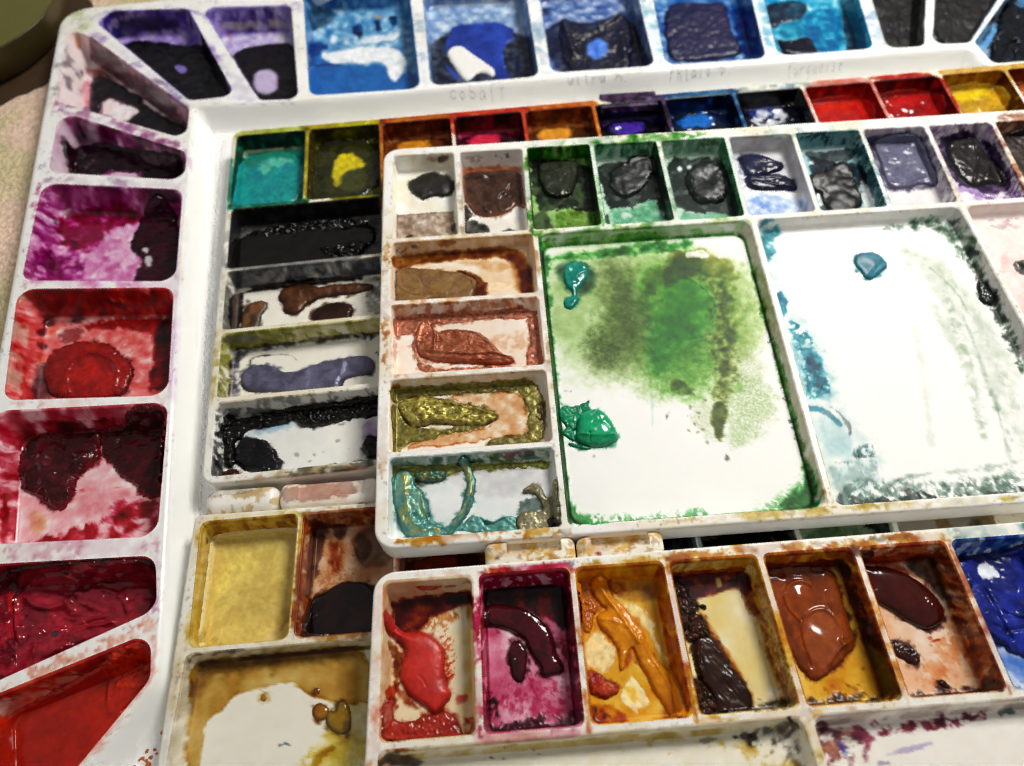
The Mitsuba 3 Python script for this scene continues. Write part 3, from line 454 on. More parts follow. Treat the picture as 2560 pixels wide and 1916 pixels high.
 'M2': {'parent':'Cu','rim':[[91.28,174.7],[160.42,174.59],[164.92,72.66],[89.51,72.89]],'z':25,'depth':5,'draft':[1.5,1.5,1.2,1],'r':2,'rf':3,'fillet':2,'feats':[{'t':'t','p':'F:0.05:1','col':'e2e2dc','a':0.4},{'t':'t','p':'L:0:0.8','col':'b4b8a8','a':0.6,'b':(9,0.4,0.3)},{'t':'t','p':'L:0:1','col':'c6b878','a':0.7,'b':(5,0.62,0.12)},{'t':'t','p':'R:0:1','col':'8c8a86','a':0.3},{'t':'t','p':[93,172.8,100.8,173.5,99.6,170.8,96.6,167.2,97.2,163.3,92.1,158.8,92.2,164.7],'col':'4aa8b8','a':1.4,'s':0.8,'e':0.9,'b':(2.4,0.45,0.18)},{'t':'t','p':[90.6,175.5,97.5,176.1,97.3,173.5,93,172.8],'col':'5f9fb8','a':0.9,'b':(2,0.5,0.15),'e':0.6},{'t':'t','p':[132.7,171.3,144.2,172.1,160.1,173.2,160,167.7,161,160.2,160.7,150.1,157.9,151.5,156.9,160.9,154.9,167.4,143.8,171.2],'col':'4f6f5a','a':1.2,'s':1.2,'e':1.2,'b':(2.5,0.42,0.2)},{'t':'o','p':[156.4,171.9,160.2,172.7,160,167.7,157.8,166.4,155.6,168.1],'col':'232b26','a':0.9,'e':0.9,'s':0.4,'b':(1.6,0.4,0.15)},{'t':'o','p':[143.7,170.9,155.3,171.4,155,170.7,144.5,169.8],'col':'2e3a34','a':0.7,'e':0.5,'b':(1.3,0.5,0.1)},{'t':'t','p':[90.7,176,94.2,176,97.2,148.9,101.8,126.6,102.2,103.8,108.1,87.5,100.7,73.3,91,73.5,89.8,102,91.7,139],'col':'cfe6ea','a':0.6,'s':3.5,'e':2.5,'g':0.8},{'t':'t','p':[91.2,127.9,99.4,129.2,101.6,117.2,100.9,109.4,94.8,106.6,90.7,116.9],'col':'9fd0da','a':0.7,'s':2,'e':1.5,'g':0.8,'gs':1},{'t':'t','p':[135.5,162.4,147.8,159.8,155.7,143.2,157.8,124.2,157.4,106.8,148.1,84.3,144.3,84.8,146.5,107.9,145.9,127.7,142.6,147.1],'col':'d6dfd3','a':0.6,'s':2.5,'e':2,'b':(4,0.36,0.3),'k':(1.3,0.5)},{'t':'t','p':[145.7,144.6,147.8,141.2,146,117.1,140.7,90.2,138.8,90.2,142,114],'col':'c9d6c6','a':0.9,'s':1,'e':0.8,'b':(2,0.4,0.25)},{'t':'t','p':[132.6,130.2,129.5,112.6,124.1,91.3],'col':'e4eae2','a':0.6,'w':1.2,'s':1,'e':0.8},{'t':'t','p':[147.9,107.6,146.2,94.6,144.1,82.2],'col':'b4c6ba','a':0.9,'w':0.5,'s':0.5,'e':0.4},{'t':'t','p':[149,133.6,148.6,120.3,147,105.6],'col':'c2d0c2','a':0.8,'w':0.6,'s':0.6,'e':0.5},{'t':'t','p':[145.3,152.9,150.6,143.6,151.1,133.5],'col':'a8bca8','a':0.7,'w':0.4,'s':0.5,'e':0.4},{'t':'t','p':[105.7,77.9,110.1,80.4,114.4,82,121,82.4],'col':'9ab0a4','a':0.7,'w':0.6,'s':0.6,'e':0.6},{'t':'t','p':[125.5,82.3,135.7,82.3,148.1,84.3],'col':'a8bcae','a':0.7,'w':1,'s':0.9,'e':0.8},{'t':'t','p':[94.5,149.1,95.6,146.5,94.9,138,91.8,137.9,89.5,142.2],'col':'2f9ab4','a':1.2,'s':0.3,'e':0.5},{'t':'t','p':[94,137.6,97.2,134.3,100.4,129.1,97.8,127.1,99.6,124.4,100.5,113.4,100,109.5,94.7,108.2,93.5,111,94,118.4,94.9,125.9,94.1,132],'col':'3aa0b4','a':1.1,'s':0.5,'e':0.9,'b':(1.5,0.4,0.15)},{'t':'t','p':[97.2,124.6,100.2,124.5,100.6,115.1,97.5,110.9,95.8,115.4],'col':'2a92a8','a':0.9,'s':0.8,'e':0.8},{'t':'o','p':[92.1,106.8,96,105.6,98.5,104,100,101.4,100.9,99.1,99.8,98.8,97.8,101.9,95.6,104.1,89.9,104.1],'col':'1b7f94','a':0.9,'e':0.35,'s':0.15},{'t':'o','p':[98.5,105.8,101.4,103.9,102.8,100.5,103.2,97.3,102,95.5,101.3,95.9,102.4,98,101.1,101.7,99.6,104.7],'col':'54605a','a':0.8,'e':0.4,'s':0.2},{'t':'o','p':[90.6,86.9,96,88.4,100.5,87.9,99.9,87.3,95.7,87.3,93.2,88.4],'col':'1d7484','a':0.9,'e':0.4,'s':0.2},{'t':'o','p':[101.4,89.3,108,89.3,107.9,88.5,101.6,88.6],'col':'44544e','a':0.8,'e':0.4,'s':0.2},{'t':'t','p':[101.2,90.8,105.9,93.5,107.2,92.9,107.8,89.1,101.7,88.9],'col':'6a8f8c','a':1.1,'e':0.8,'b':(1.2,0.45,0.15)},{'t':'t','p':[93,87.8,108.1,88.3,105.2,81.9,99.8,79.4,93,78.9],'col':'b2c6c2','a':0.9,'s':0.8,'e':1,'b':(2,0.4,0.2)},{'t':'t','p':[94.8,104.5,100.9,102.4,102.4,97.4,101.5,91.2,96.1,89.1,93.5,91.4],'col':'d7ebee','a':0.7,'s':0.8,'e':0.5},{'t':'t','p':[141.5,141.7,142.9,134.1,143.9,125.4,143.5,117.2,141.5,120.9,140.3,132],'col':'d3ddcf','a':0.8,'s':1.5,'e':1},{'t':'t','p':[137.7,162.3,150.1,157,153.3,144.1,154.8,124.6,153.5,110.5,152.4,94.3,149.3,86.9,151.4,110.8,151.5,124.9,149.7,141.2,146.6,154.7],'col':'dbe3d8','a':0.8,'s':1.5,'e':1.2,'k':(1,1),'b':(3,0.45,0.25)},{'t':'t','p':[147.6,108.2,148.4,102.7,147.8,90.2,146.4,90.5,146.4,100.1],'col':'b6c8bc','a':0.8,'s':0.6,'e':0.8,'b':(1.5,0.45,0.2)},{'t':'t','p':[158.8,160.2,159.3,146.5,159.8,138,158.8,124.1,158.9,110.1,161.8,118.4,161.2,131.5,160.5,148.9,160.2,158.9],'col':'4c6452','a':1.3,'s':0.8,'e':1.3,'b':(2.2,0.36,0.2)},{'t':'o','p':[159.8,157.6,161.2,157.4,160.6,143.2,161.3,137.3,161.4,128.6,161.7,118,159.8,112.5,158.8,121.7,158.5,131.4,157.7,138.6,158.1,149.6],'col':'262e28','a':0.93,'e':1,'s':0.3,'b':(2.6,0.4,0.1),'up':0.2},{'t':'t','p':[93.5,80,105.2,81.9,118.2,79.9,131.8,79.2,147.2,81.3,143.2,72.1,114.1,72.1,91.4,73.5],'col':'6a8478','a':0.9,'s':1.2,'e':1.3,'b':(1.3,0.46,0.15)},{'t':'o','p':[93.2,79.4,95.6,79.6,96.9,77.3,103.4,76.2,107.4,77.8,113.2,78.3,118.7,75.9,122,72,130.5,75.9,138.8,75.7,145.1,76.3,143.1,72.9,113.6,71.6,91,72.8],'col':'1f2a28','a':0.94,'e':1.1,'s':0.3,'b':(2.4,0.4,0.1),'up':0.3},{'t':'o','p':[93.2,79.4,95.7,78.6,92.4,71.8,91.3,73],'col':'241c3c','a':0.8,'e':0.7}]},
 'M3': {'parent':'Cu','rim':[[161.82,174.58],[215.98,174.49],[189.64,72.58],[166.32,72.65]],'z':25,'depth':5,'draft':[1.5,1.5,1.2,1],'r':2,'rf':3,'fillet':2,'feats':[{'t':'t','p':None,'col':'f6e6e4','a':0.9},{'t':'t','p':[170.5,159.5,180,162.5,180.4,139,170.2,126.9,163.9,138.5],'col':'f0d4d4','a':0.6,'b':(5,0.45,0.25)},{'t':'o','p':[165.4,130.2,165.5,127.6,165.6,125.8,165.6,124.3,165.4,127.9],'col':'d8782c','a':0.7,'e':0.2,'s':0.2},{'t':'t','p':[169,171.9,184,171.8,181.3,165.7,170.8,168.2],'col':'b9aab4','a':0.5,'b':(2,0.55,0.1)}]},
 'K1': {'parent':'Cl','rim':[[-31.08,62.6],[-7.82,62.46],[-8.67,24.19],[-31.82,24.21]],'z':25,'depth':8.5,'draft':[2.6,1.7,1.1,1.3],'r':1.8,'rf':1.6,'fillet':1.3,'feats':[{'t':'t','p':None,'col':'efe0b8','a':0.9,'g':0.5,'gs':6},{'t':'t','p':'L:0:1','col':'eec2b0','a':0.9,'b':(6,0.35,0.3)},{'t':'t','p':'F:0:1','col':'ecc8bc','a':0.7,'b':(6,0.4,0.3)},{'t':'o','p':[-24.3,64.6,-22,65.6,-19.1,64.7,-14.9,64.5,-14.4,63.6,-18.5,62.4,-22.1,63],'col':'a82418','a':0.9,'e':0.5,'s':0.2},{'t':'o','p':[-14.8,63.9,-11.1,64.1,-11.6,63.1,-14.6,63],'col':'a82418','a':0.8,'e':0.4,'s':0.15},{'t':'o','p':[-21.4,61.6,-20,61.8,-20.6,60.6],'col':'a82418','a':0.8,'e':0.2},{'t':'o','p':[-8.6,65.2,-5.8,65.7,-5.1,64.3,-9.6,63.3],'col':'a02a30','a':0.8,'e':0.5,'b':(1.4,0.45)},{'t':'t','p':[-30,57.8,-28.7,59.3,-26.3,60.2,-19.9,60.2,-13,60.1,-4.5,62.1,-4.1,58.6,-13.2,56.2,-16.6,55.9,-20.1,54.4,-21.9,52.3,-25.6,51.3,-27.7,50.2,-29.4,53.6],'col':'8a3010','a':1.7,'s':0.6,'e':0.5,'g':0.5},{'t':'o','p':[-16,58,-14.8,59.4,-11.3,60.1,-4.9,61.2,-9.2,57.3,-13.2,57,-15.3,57.1],'col':'1a0d08','a':0.93,'s':0.6,'e':0.4},{'t':'t','p':[-4.9,61.7,-3.3,52.7,-10,50.4,-10.6,57.2],'col':'a0703c','a':0.8,'s':0.8},{'t':'t','p':[-27.3,51.4,-21.8,53.7,-18,56,-13.2,56.2,-11.7,53.1,-19.3,50.9,-24.5,50.7],'col':'c87a44','a':0.9,'s':0.5,'e':0.9,'b':(1,0.45,0.12)},{'t':'t','p':[-18.4,50.9,-15.2,51.5,-13.6,47.4,-14.6,37.6,-16.9,41.2,-16.6,46.9],'col':'d8502c','a':0.9,'s':0.4,'e':0.8,'b':(0.7,0.56,0.06)},{'t':'t','p':[-16.4,40.8,-14.2,41.1,-14.4,38.3,-16.5,38.9],'col':'d8402c','a':0.9,'e':0.6,'b':(0.6,0.5,0.1)},{'t':'t','p':[-14.1,34.5,-11.3,34.8,-11.3,33.1,-13.7,32.7],'col':'d05858','a':0.8,'e':0.5},{'t':'t','p':[-9.6,55.3,-8.3,34.8,-12.6,31.7,-11.3,43.1],'col':'d9c878','a':0.7,'s':1.2,'e':0.8},{'t':'t','p':[-32.6,50.7,-27,46.1,-27.4,42.5,-28.3,39.4,-29.5,40.7,-29.8,45.5],'col':'8c4a24','a':1.3,'s':0.5,'e':0.6},{'t':'t','p':[-29.7,39.9,-27.4,37.4,-22.2,32.2,-23.9,31.5,-28.6,35.2],'col':'a04a2a','a':1,'s':0.4,'e':0.5},{'t':'t','p':[-35.8,36.1,-28.6,38.7,-28.6,35.6,-32.8,33.8],'col':'c04028','a':0.9,'e':0.5},{'t':'t','p':[-13.8,30.6,-4.2,27.5,-4.4,20.9,-10.9,20.8],'col':'b4401e','a':0.9,'s':0.4,'e':0.8,'b':(1.5,0.42,0.15)},{'t':'t','p':[-36.2,20.7,-3.9,21.3,-4.4,20.9,-35.8,20.1],'col':'b43a20','a':0.9,'e':0.5}]},
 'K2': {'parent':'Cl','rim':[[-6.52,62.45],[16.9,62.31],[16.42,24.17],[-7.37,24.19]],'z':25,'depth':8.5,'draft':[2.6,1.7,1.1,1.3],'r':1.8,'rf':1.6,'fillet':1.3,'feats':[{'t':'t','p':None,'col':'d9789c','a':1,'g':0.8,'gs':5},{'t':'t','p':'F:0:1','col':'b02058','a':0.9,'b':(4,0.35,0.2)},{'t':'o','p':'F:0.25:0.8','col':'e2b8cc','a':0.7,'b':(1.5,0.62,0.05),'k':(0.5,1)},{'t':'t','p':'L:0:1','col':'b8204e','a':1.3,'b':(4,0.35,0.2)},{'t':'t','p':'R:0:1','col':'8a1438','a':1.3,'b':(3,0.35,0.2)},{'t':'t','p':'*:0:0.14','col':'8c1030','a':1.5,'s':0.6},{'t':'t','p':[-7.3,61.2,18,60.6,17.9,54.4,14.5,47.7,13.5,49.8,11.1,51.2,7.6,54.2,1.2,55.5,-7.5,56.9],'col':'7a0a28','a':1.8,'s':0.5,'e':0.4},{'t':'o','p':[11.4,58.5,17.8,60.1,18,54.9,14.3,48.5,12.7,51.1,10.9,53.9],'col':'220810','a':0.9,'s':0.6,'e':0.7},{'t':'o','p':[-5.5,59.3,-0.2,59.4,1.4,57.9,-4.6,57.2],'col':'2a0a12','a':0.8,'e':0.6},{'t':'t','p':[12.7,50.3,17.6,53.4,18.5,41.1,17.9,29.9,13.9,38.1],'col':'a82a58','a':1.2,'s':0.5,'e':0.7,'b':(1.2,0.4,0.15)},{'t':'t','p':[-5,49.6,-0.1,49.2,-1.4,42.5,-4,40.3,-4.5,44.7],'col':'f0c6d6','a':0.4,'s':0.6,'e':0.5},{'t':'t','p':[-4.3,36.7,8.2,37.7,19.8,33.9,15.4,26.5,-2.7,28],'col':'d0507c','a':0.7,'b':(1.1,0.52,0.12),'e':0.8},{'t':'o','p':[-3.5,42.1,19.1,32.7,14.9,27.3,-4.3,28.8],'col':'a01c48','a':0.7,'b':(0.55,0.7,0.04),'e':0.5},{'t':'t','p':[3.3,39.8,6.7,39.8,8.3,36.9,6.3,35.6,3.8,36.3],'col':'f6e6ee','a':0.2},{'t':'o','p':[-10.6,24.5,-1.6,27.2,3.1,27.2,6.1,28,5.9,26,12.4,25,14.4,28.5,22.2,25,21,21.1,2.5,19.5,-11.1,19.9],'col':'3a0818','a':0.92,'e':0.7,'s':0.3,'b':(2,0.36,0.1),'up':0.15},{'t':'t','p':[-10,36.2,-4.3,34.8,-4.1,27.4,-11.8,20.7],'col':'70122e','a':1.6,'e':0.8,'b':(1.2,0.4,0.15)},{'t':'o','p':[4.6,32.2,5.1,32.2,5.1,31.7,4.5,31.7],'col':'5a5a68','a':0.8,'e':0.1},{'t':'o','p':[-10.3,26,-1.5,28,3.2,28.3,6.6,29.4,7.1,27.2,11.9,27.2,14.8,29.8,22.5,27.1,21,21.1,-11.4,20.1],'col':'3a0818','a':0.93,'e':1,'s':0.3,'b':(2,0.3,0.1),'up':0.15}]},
 'K3': {'parent':'Cl','rim':[[18.2,62.31],[41.24,62.17],[42.07,24.15],[17.72,24.17]],'z':25,'depth':8.5,'draft':[2.6,1.7,1.1,1.3],'r':1.8,'rf':1.6,'fillet':1.3,'feats':[{'t':'t','p':None,'col':'ecc044','a':1.3,'g':0.5,'gs':4},{'t':'t','p':'F:0:1','col':'d9b24a','a':0.8,'b':(5,0.35,0.3)},{'t':'t','p':'R:0:1','col':'c07a1a','a':1.1,'b':(5,0.35,0.2)},{'t':'t','p':'L:0:1','col':'d8a840','a':0.7},{'t':'o','p':[27.4,61.1,44.6,61.2,44.9,56.8,38,54.2,31.2,54.3,28.9,56.7],'col':'cc8616','a':0.9,'e':0.5},{'t':'o','p':[35.7,58.8,43.3,60.9,44.1,57.4,38.8,54.1,35.7,55.4],'col':'5c3208','a':0.65,'s':1.4,'e':0.5},{'t':'t','p':[11.5,27.3,23.9,31.9,31,20.2,37.3,28,45.9,20.6,45.6,20.5,14,19.9,16.4,26.3],'col':'cc7a10','a':1.3,'s':0.5,'e':0.6},{'t':'t','p':[18.7,28.8,23.2,27.3,30.9,20.9,23.8,17.4,15,19.6],'col':'7a4410','a':0.9,'e':0.8,'b':(1.2,0.5,0.1)},{'t':'o','p':[20,45.6,23.4,47.4,26.3,44.3,27.1,41.5,25,37.9,22,37,19.2,39.9],'col':'f0dfa4','a':0.8,'s':0.5,'e':0.6},{'t':'o','p':[30.7,54.1,35.3,53.5,37.2,49.2,37.9,43.4,39.5,39.2,37.6,41.4,35.7,47.6,32.8,50.6],'col':'f2e2a0','a':0.8,'e':0.7,'s':0.3},{'t':'o','p':[26.6,30.7,28.1,34.1,30.5,36.2,32.1,33.3,34.1,28.7,31.2,28,29.5,26.8],'col':'f4e6aa','a':0.93,'e':0.5,'s':0.25},{'t':'t','p':[28,33,30.1,33.4,31.6,30,29.4,29.3],'col':'e8c040','a':0.8,'s':0.7,'e':0.5},{'t':'o','p':[30.5,41.5,33.4,41.3,33,37.4,30.8,38.2],'col':'eedc98','a':0.8,'e':0.5},{'t':'o','p':[39.6,29.8,43.9,30.4,43.1,27.7,39.8,28.1],'col':'f2e6b8','a':0.8,'e':0.4},{'t':'o','p':[36.7,21.4,38.4,22.5,39.2,18.8,37,20.5],'col':'f6f0dc','a':0.9,'e':0.2},{'t':'o','p':[19.4,29.5,20.4,29.7,20.4,28.1,19.5,27.5,19.6,28.6],'col':'2a1808','a':0.9,'e':0.3}]},
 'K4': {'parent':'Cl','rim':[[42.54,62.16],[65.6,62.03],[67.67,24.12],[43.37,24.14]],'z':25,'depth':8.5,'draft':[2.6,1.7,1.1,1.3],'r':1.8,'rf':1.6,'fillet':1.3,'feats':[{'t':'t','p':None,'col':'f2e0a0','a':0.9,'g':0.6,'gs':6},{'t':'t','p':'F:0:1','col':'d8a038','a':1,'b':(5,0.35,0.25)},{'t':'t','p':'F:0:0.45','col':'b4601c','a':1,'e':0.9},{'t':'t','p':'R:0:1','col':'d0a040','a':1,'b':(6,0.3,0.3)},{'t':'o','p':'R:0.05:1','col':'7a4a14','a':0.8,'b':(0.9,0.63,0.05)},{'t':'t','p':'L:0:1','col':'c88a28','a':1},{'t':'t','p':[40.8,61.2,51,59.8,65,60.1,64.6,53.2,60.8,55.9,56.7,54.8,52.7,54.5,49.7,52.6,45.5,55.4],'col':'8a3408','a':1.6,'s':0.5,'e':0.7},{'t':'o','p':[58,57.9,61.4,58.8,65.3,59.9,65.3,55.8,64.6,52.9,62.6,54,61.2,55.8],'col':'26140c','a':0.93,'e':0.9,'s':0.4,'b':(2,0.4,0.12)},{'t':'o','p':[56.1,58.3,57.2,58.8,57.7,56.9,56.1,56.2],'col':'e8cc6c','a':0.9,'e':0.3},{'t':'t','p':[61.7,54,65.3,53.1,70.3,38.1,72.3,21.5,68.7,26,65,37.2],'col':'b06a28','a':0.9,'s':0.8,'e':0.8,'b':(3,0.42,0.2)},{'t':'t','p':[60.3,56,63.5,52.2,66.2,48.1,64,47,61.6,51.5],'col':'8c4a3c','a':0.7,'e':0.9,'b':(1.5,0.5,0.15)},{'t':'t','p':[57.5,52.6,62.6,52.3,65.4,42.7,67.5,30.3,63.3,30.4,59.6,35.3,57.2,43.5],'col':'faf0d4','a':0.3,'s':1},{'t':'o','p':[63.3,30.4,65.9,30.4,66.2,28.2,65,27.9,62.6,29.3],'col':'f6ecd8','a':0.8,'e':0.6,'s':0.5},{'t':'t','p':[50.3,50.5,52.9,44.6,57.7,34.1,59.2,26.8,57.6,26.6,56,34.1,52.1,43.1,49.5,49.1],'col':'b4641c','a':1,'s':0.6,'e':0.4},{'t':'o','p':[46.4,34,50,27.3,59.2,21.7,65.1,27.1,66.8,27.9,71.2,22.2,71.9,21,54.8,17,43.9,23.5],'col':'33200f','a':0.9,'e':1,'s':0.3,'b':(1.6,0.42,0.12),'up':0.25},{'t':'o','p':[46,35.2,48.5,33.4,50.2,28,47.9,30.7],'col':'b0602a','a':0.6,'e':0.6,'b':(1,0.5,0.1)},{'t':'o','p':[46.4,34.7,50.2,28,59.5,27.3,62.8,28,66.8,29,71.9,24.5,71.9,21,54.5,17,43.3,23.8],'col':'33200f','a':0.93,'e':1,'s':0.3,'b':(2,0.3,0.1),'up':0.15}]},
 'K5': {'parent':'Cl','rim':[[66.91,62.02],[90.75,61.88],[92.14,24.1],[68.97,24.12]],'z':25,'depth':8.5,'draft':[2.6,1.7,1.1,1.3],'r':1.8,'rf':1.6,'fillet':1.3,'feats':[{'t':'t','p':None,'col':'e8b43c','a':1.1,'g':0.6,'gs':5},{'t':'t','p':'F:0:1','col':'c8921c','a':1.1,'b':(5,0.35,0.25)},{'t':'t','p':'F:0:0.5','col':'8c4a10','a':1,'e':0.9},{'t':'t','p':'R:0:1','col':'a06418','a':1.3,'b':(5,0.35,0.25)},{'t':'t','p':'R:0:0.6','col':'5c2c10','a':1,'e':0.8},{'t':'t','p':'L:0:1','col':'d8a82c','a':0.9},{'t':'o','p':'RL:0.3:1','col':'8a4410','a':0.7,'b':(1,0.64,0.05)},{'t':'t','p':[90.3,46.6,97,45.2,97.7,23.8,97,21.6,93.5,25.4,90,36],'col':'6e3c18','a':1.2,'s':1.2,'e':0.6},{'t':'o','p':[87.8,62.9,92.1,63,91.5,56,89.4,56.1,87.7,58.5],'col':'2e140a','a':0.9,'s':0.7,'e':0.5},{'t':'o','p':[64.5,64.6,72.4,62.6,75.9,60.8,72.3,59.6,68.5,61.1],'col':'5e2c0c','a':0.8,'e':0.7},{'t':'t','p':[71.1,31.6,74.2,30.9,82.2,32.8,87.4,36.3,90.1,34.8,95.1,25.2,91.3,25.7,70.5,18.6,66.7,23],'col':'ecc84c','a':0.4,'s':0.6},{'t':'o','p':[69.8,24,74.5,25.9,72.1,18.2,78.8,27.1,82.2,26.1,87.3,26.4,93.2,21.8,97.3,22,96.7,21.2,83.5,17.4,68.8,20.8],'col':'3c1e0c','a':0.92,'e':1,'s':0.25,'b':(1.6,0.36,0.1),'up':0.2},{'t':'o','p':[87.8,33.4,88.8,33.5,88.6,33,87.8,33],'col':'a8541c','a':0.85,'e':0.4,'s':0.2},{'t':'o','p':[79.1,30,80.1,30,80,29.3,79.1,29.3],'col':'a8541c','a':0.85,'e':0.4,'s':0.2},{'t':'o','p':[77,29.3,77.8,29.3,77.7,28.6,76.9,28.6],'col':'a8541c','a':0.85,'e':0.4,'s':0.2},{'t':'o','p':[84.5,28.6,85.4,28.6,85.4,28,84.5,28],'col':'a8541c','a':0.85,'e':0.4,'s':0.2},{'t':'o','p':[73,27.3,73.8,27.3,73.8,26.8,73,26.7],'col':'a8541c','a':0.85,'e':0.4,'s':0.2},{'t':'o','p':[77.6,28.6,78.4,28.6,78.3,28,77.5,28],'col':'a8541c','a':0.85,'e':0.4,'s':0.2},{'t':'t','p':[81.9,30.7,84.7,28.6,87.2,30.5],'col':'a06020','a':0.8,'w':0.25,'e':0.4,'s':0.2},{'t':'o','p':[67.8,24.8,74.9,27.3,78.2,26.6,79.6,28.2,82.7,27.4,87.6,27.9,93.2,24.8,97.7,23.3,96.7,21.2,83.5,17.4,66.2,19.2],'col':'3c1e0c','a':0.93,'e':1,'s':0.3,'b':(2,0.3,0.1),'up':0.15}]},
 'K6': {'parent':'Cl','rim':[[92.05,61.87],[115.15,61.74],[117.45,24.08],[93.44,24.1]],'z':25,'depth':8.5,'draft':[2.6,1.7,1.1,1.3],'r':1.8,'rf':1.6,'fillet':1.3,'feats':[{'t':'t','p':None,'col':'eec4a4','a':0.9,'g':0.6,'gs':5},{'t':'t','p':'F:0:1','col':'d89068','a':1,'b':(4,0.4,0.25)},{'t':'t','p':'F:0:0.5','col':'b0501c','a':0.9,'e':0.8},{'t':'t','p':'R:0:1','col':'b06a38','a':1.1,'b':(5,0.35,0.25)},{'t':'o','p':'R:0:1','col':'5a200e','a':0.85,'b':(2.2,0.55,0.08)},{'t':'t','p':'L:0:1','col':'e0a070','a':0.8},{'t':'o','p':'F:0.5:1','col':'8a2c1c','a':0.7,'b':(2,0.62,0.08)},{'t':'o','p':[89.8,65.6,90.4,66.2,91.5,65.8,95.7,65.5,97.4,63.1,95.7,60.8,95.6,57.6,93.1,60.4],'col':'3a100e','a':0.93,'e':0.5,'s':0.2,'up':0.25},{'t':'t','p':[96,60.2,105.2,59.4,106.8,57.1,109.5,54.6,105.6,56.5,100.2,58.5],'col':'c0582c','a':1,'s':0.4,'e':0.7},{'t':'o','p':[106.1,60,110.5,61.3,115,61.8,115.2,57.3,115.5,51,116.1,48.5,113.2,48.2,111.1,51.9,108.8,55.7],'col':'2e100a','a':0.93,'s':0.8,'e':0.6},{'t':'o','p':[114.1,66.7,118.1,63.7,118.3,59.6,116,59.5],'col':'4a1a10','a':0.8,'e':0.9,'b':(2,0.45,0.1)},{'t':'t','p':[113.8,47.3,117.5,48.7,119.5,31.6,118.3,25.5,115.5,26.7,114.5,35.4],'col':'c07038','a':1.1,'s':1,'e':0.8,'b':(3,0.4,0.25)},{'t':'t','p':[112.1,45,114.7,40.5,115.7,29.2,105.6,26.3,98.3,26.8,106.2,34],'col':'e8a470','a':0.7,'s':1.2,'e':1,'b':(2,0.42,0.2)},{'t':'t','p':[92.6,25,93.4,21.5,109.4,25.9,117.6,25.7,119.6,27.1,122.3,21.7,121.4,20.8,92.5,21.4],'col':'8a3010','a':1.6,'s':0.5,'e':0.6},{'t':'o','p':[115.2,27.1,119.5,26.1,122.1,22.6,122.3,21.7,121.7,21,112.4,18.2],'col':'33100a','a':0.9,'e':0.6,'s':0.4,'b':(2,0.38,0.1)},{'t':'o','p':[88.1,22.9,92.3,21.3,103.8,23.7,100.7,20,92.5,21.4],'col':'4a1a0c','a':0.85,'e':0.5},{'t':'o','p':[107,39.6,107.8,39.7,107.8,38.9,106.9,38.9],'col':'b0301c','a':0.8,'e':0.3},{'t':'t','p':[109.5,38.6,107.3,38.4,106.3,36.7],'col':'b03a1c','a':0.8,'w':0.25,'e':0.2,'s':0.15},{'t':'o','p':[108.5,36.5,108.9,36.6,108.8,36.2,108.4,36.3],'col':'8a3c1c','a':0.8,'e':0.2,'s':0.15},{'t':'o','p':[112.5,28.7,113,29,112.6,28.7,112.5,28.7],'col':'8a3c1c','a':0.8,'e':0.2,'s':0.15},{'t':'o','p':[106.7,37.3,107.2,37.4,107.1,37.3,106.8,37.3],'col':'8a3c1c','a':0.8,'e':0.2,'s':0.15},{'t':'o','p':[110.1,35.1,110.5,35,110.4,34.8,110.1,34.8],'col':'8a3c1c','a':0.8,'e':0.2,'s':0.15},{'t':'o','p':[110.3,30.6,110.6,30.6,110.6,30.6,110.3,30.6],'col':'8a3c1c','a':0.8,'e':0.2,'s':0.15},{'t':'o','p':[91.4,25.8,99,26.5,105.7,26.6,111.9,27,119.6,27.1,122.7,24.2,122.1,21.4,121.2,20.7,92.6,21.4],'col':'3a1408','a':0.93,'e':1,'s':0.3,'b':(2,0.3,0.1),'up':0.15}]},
 'K7': {'parent':'Cl','rim':[[116.45,61.73],[139.56,61.6],[142.75,24.06],[118.75,24.08]],'z':25,'depth':8.5,'draft':[2.6,1.7,1.1,1.3],'r':1.8,'rf':1.6,'fillet':1.3,'feats':[{'t':'t','p':None,'col':'c4d2f0','a':0.9,'g':0.6,'gs':4},{'t':'t','p':'F:0:1','col':'3a68b0','a':1.1,'b':(3,0.4,0.2)},{'t':'o','p':'F:0.1:0.6','col':'e6eef6','a':0.8,'b':(2.4,0.52,0.1),'k':(0.5,1)},{'t':'t','p':'L:0:1','col':'4060b0','a':1},{'t':'t','p':[119.2,34.8,129.4,33.2,130.9,28.1,126.6,26.5,124.4,29.2],'col':'6f9ae0','a':0.8,'s':1,'e':0.8},{'t':'o','p':[124.6,26.5,127,27.2,121.3,17.8,117.9,21.3],'col':'1c2c7a','a':0.8,'e':0.8}]},
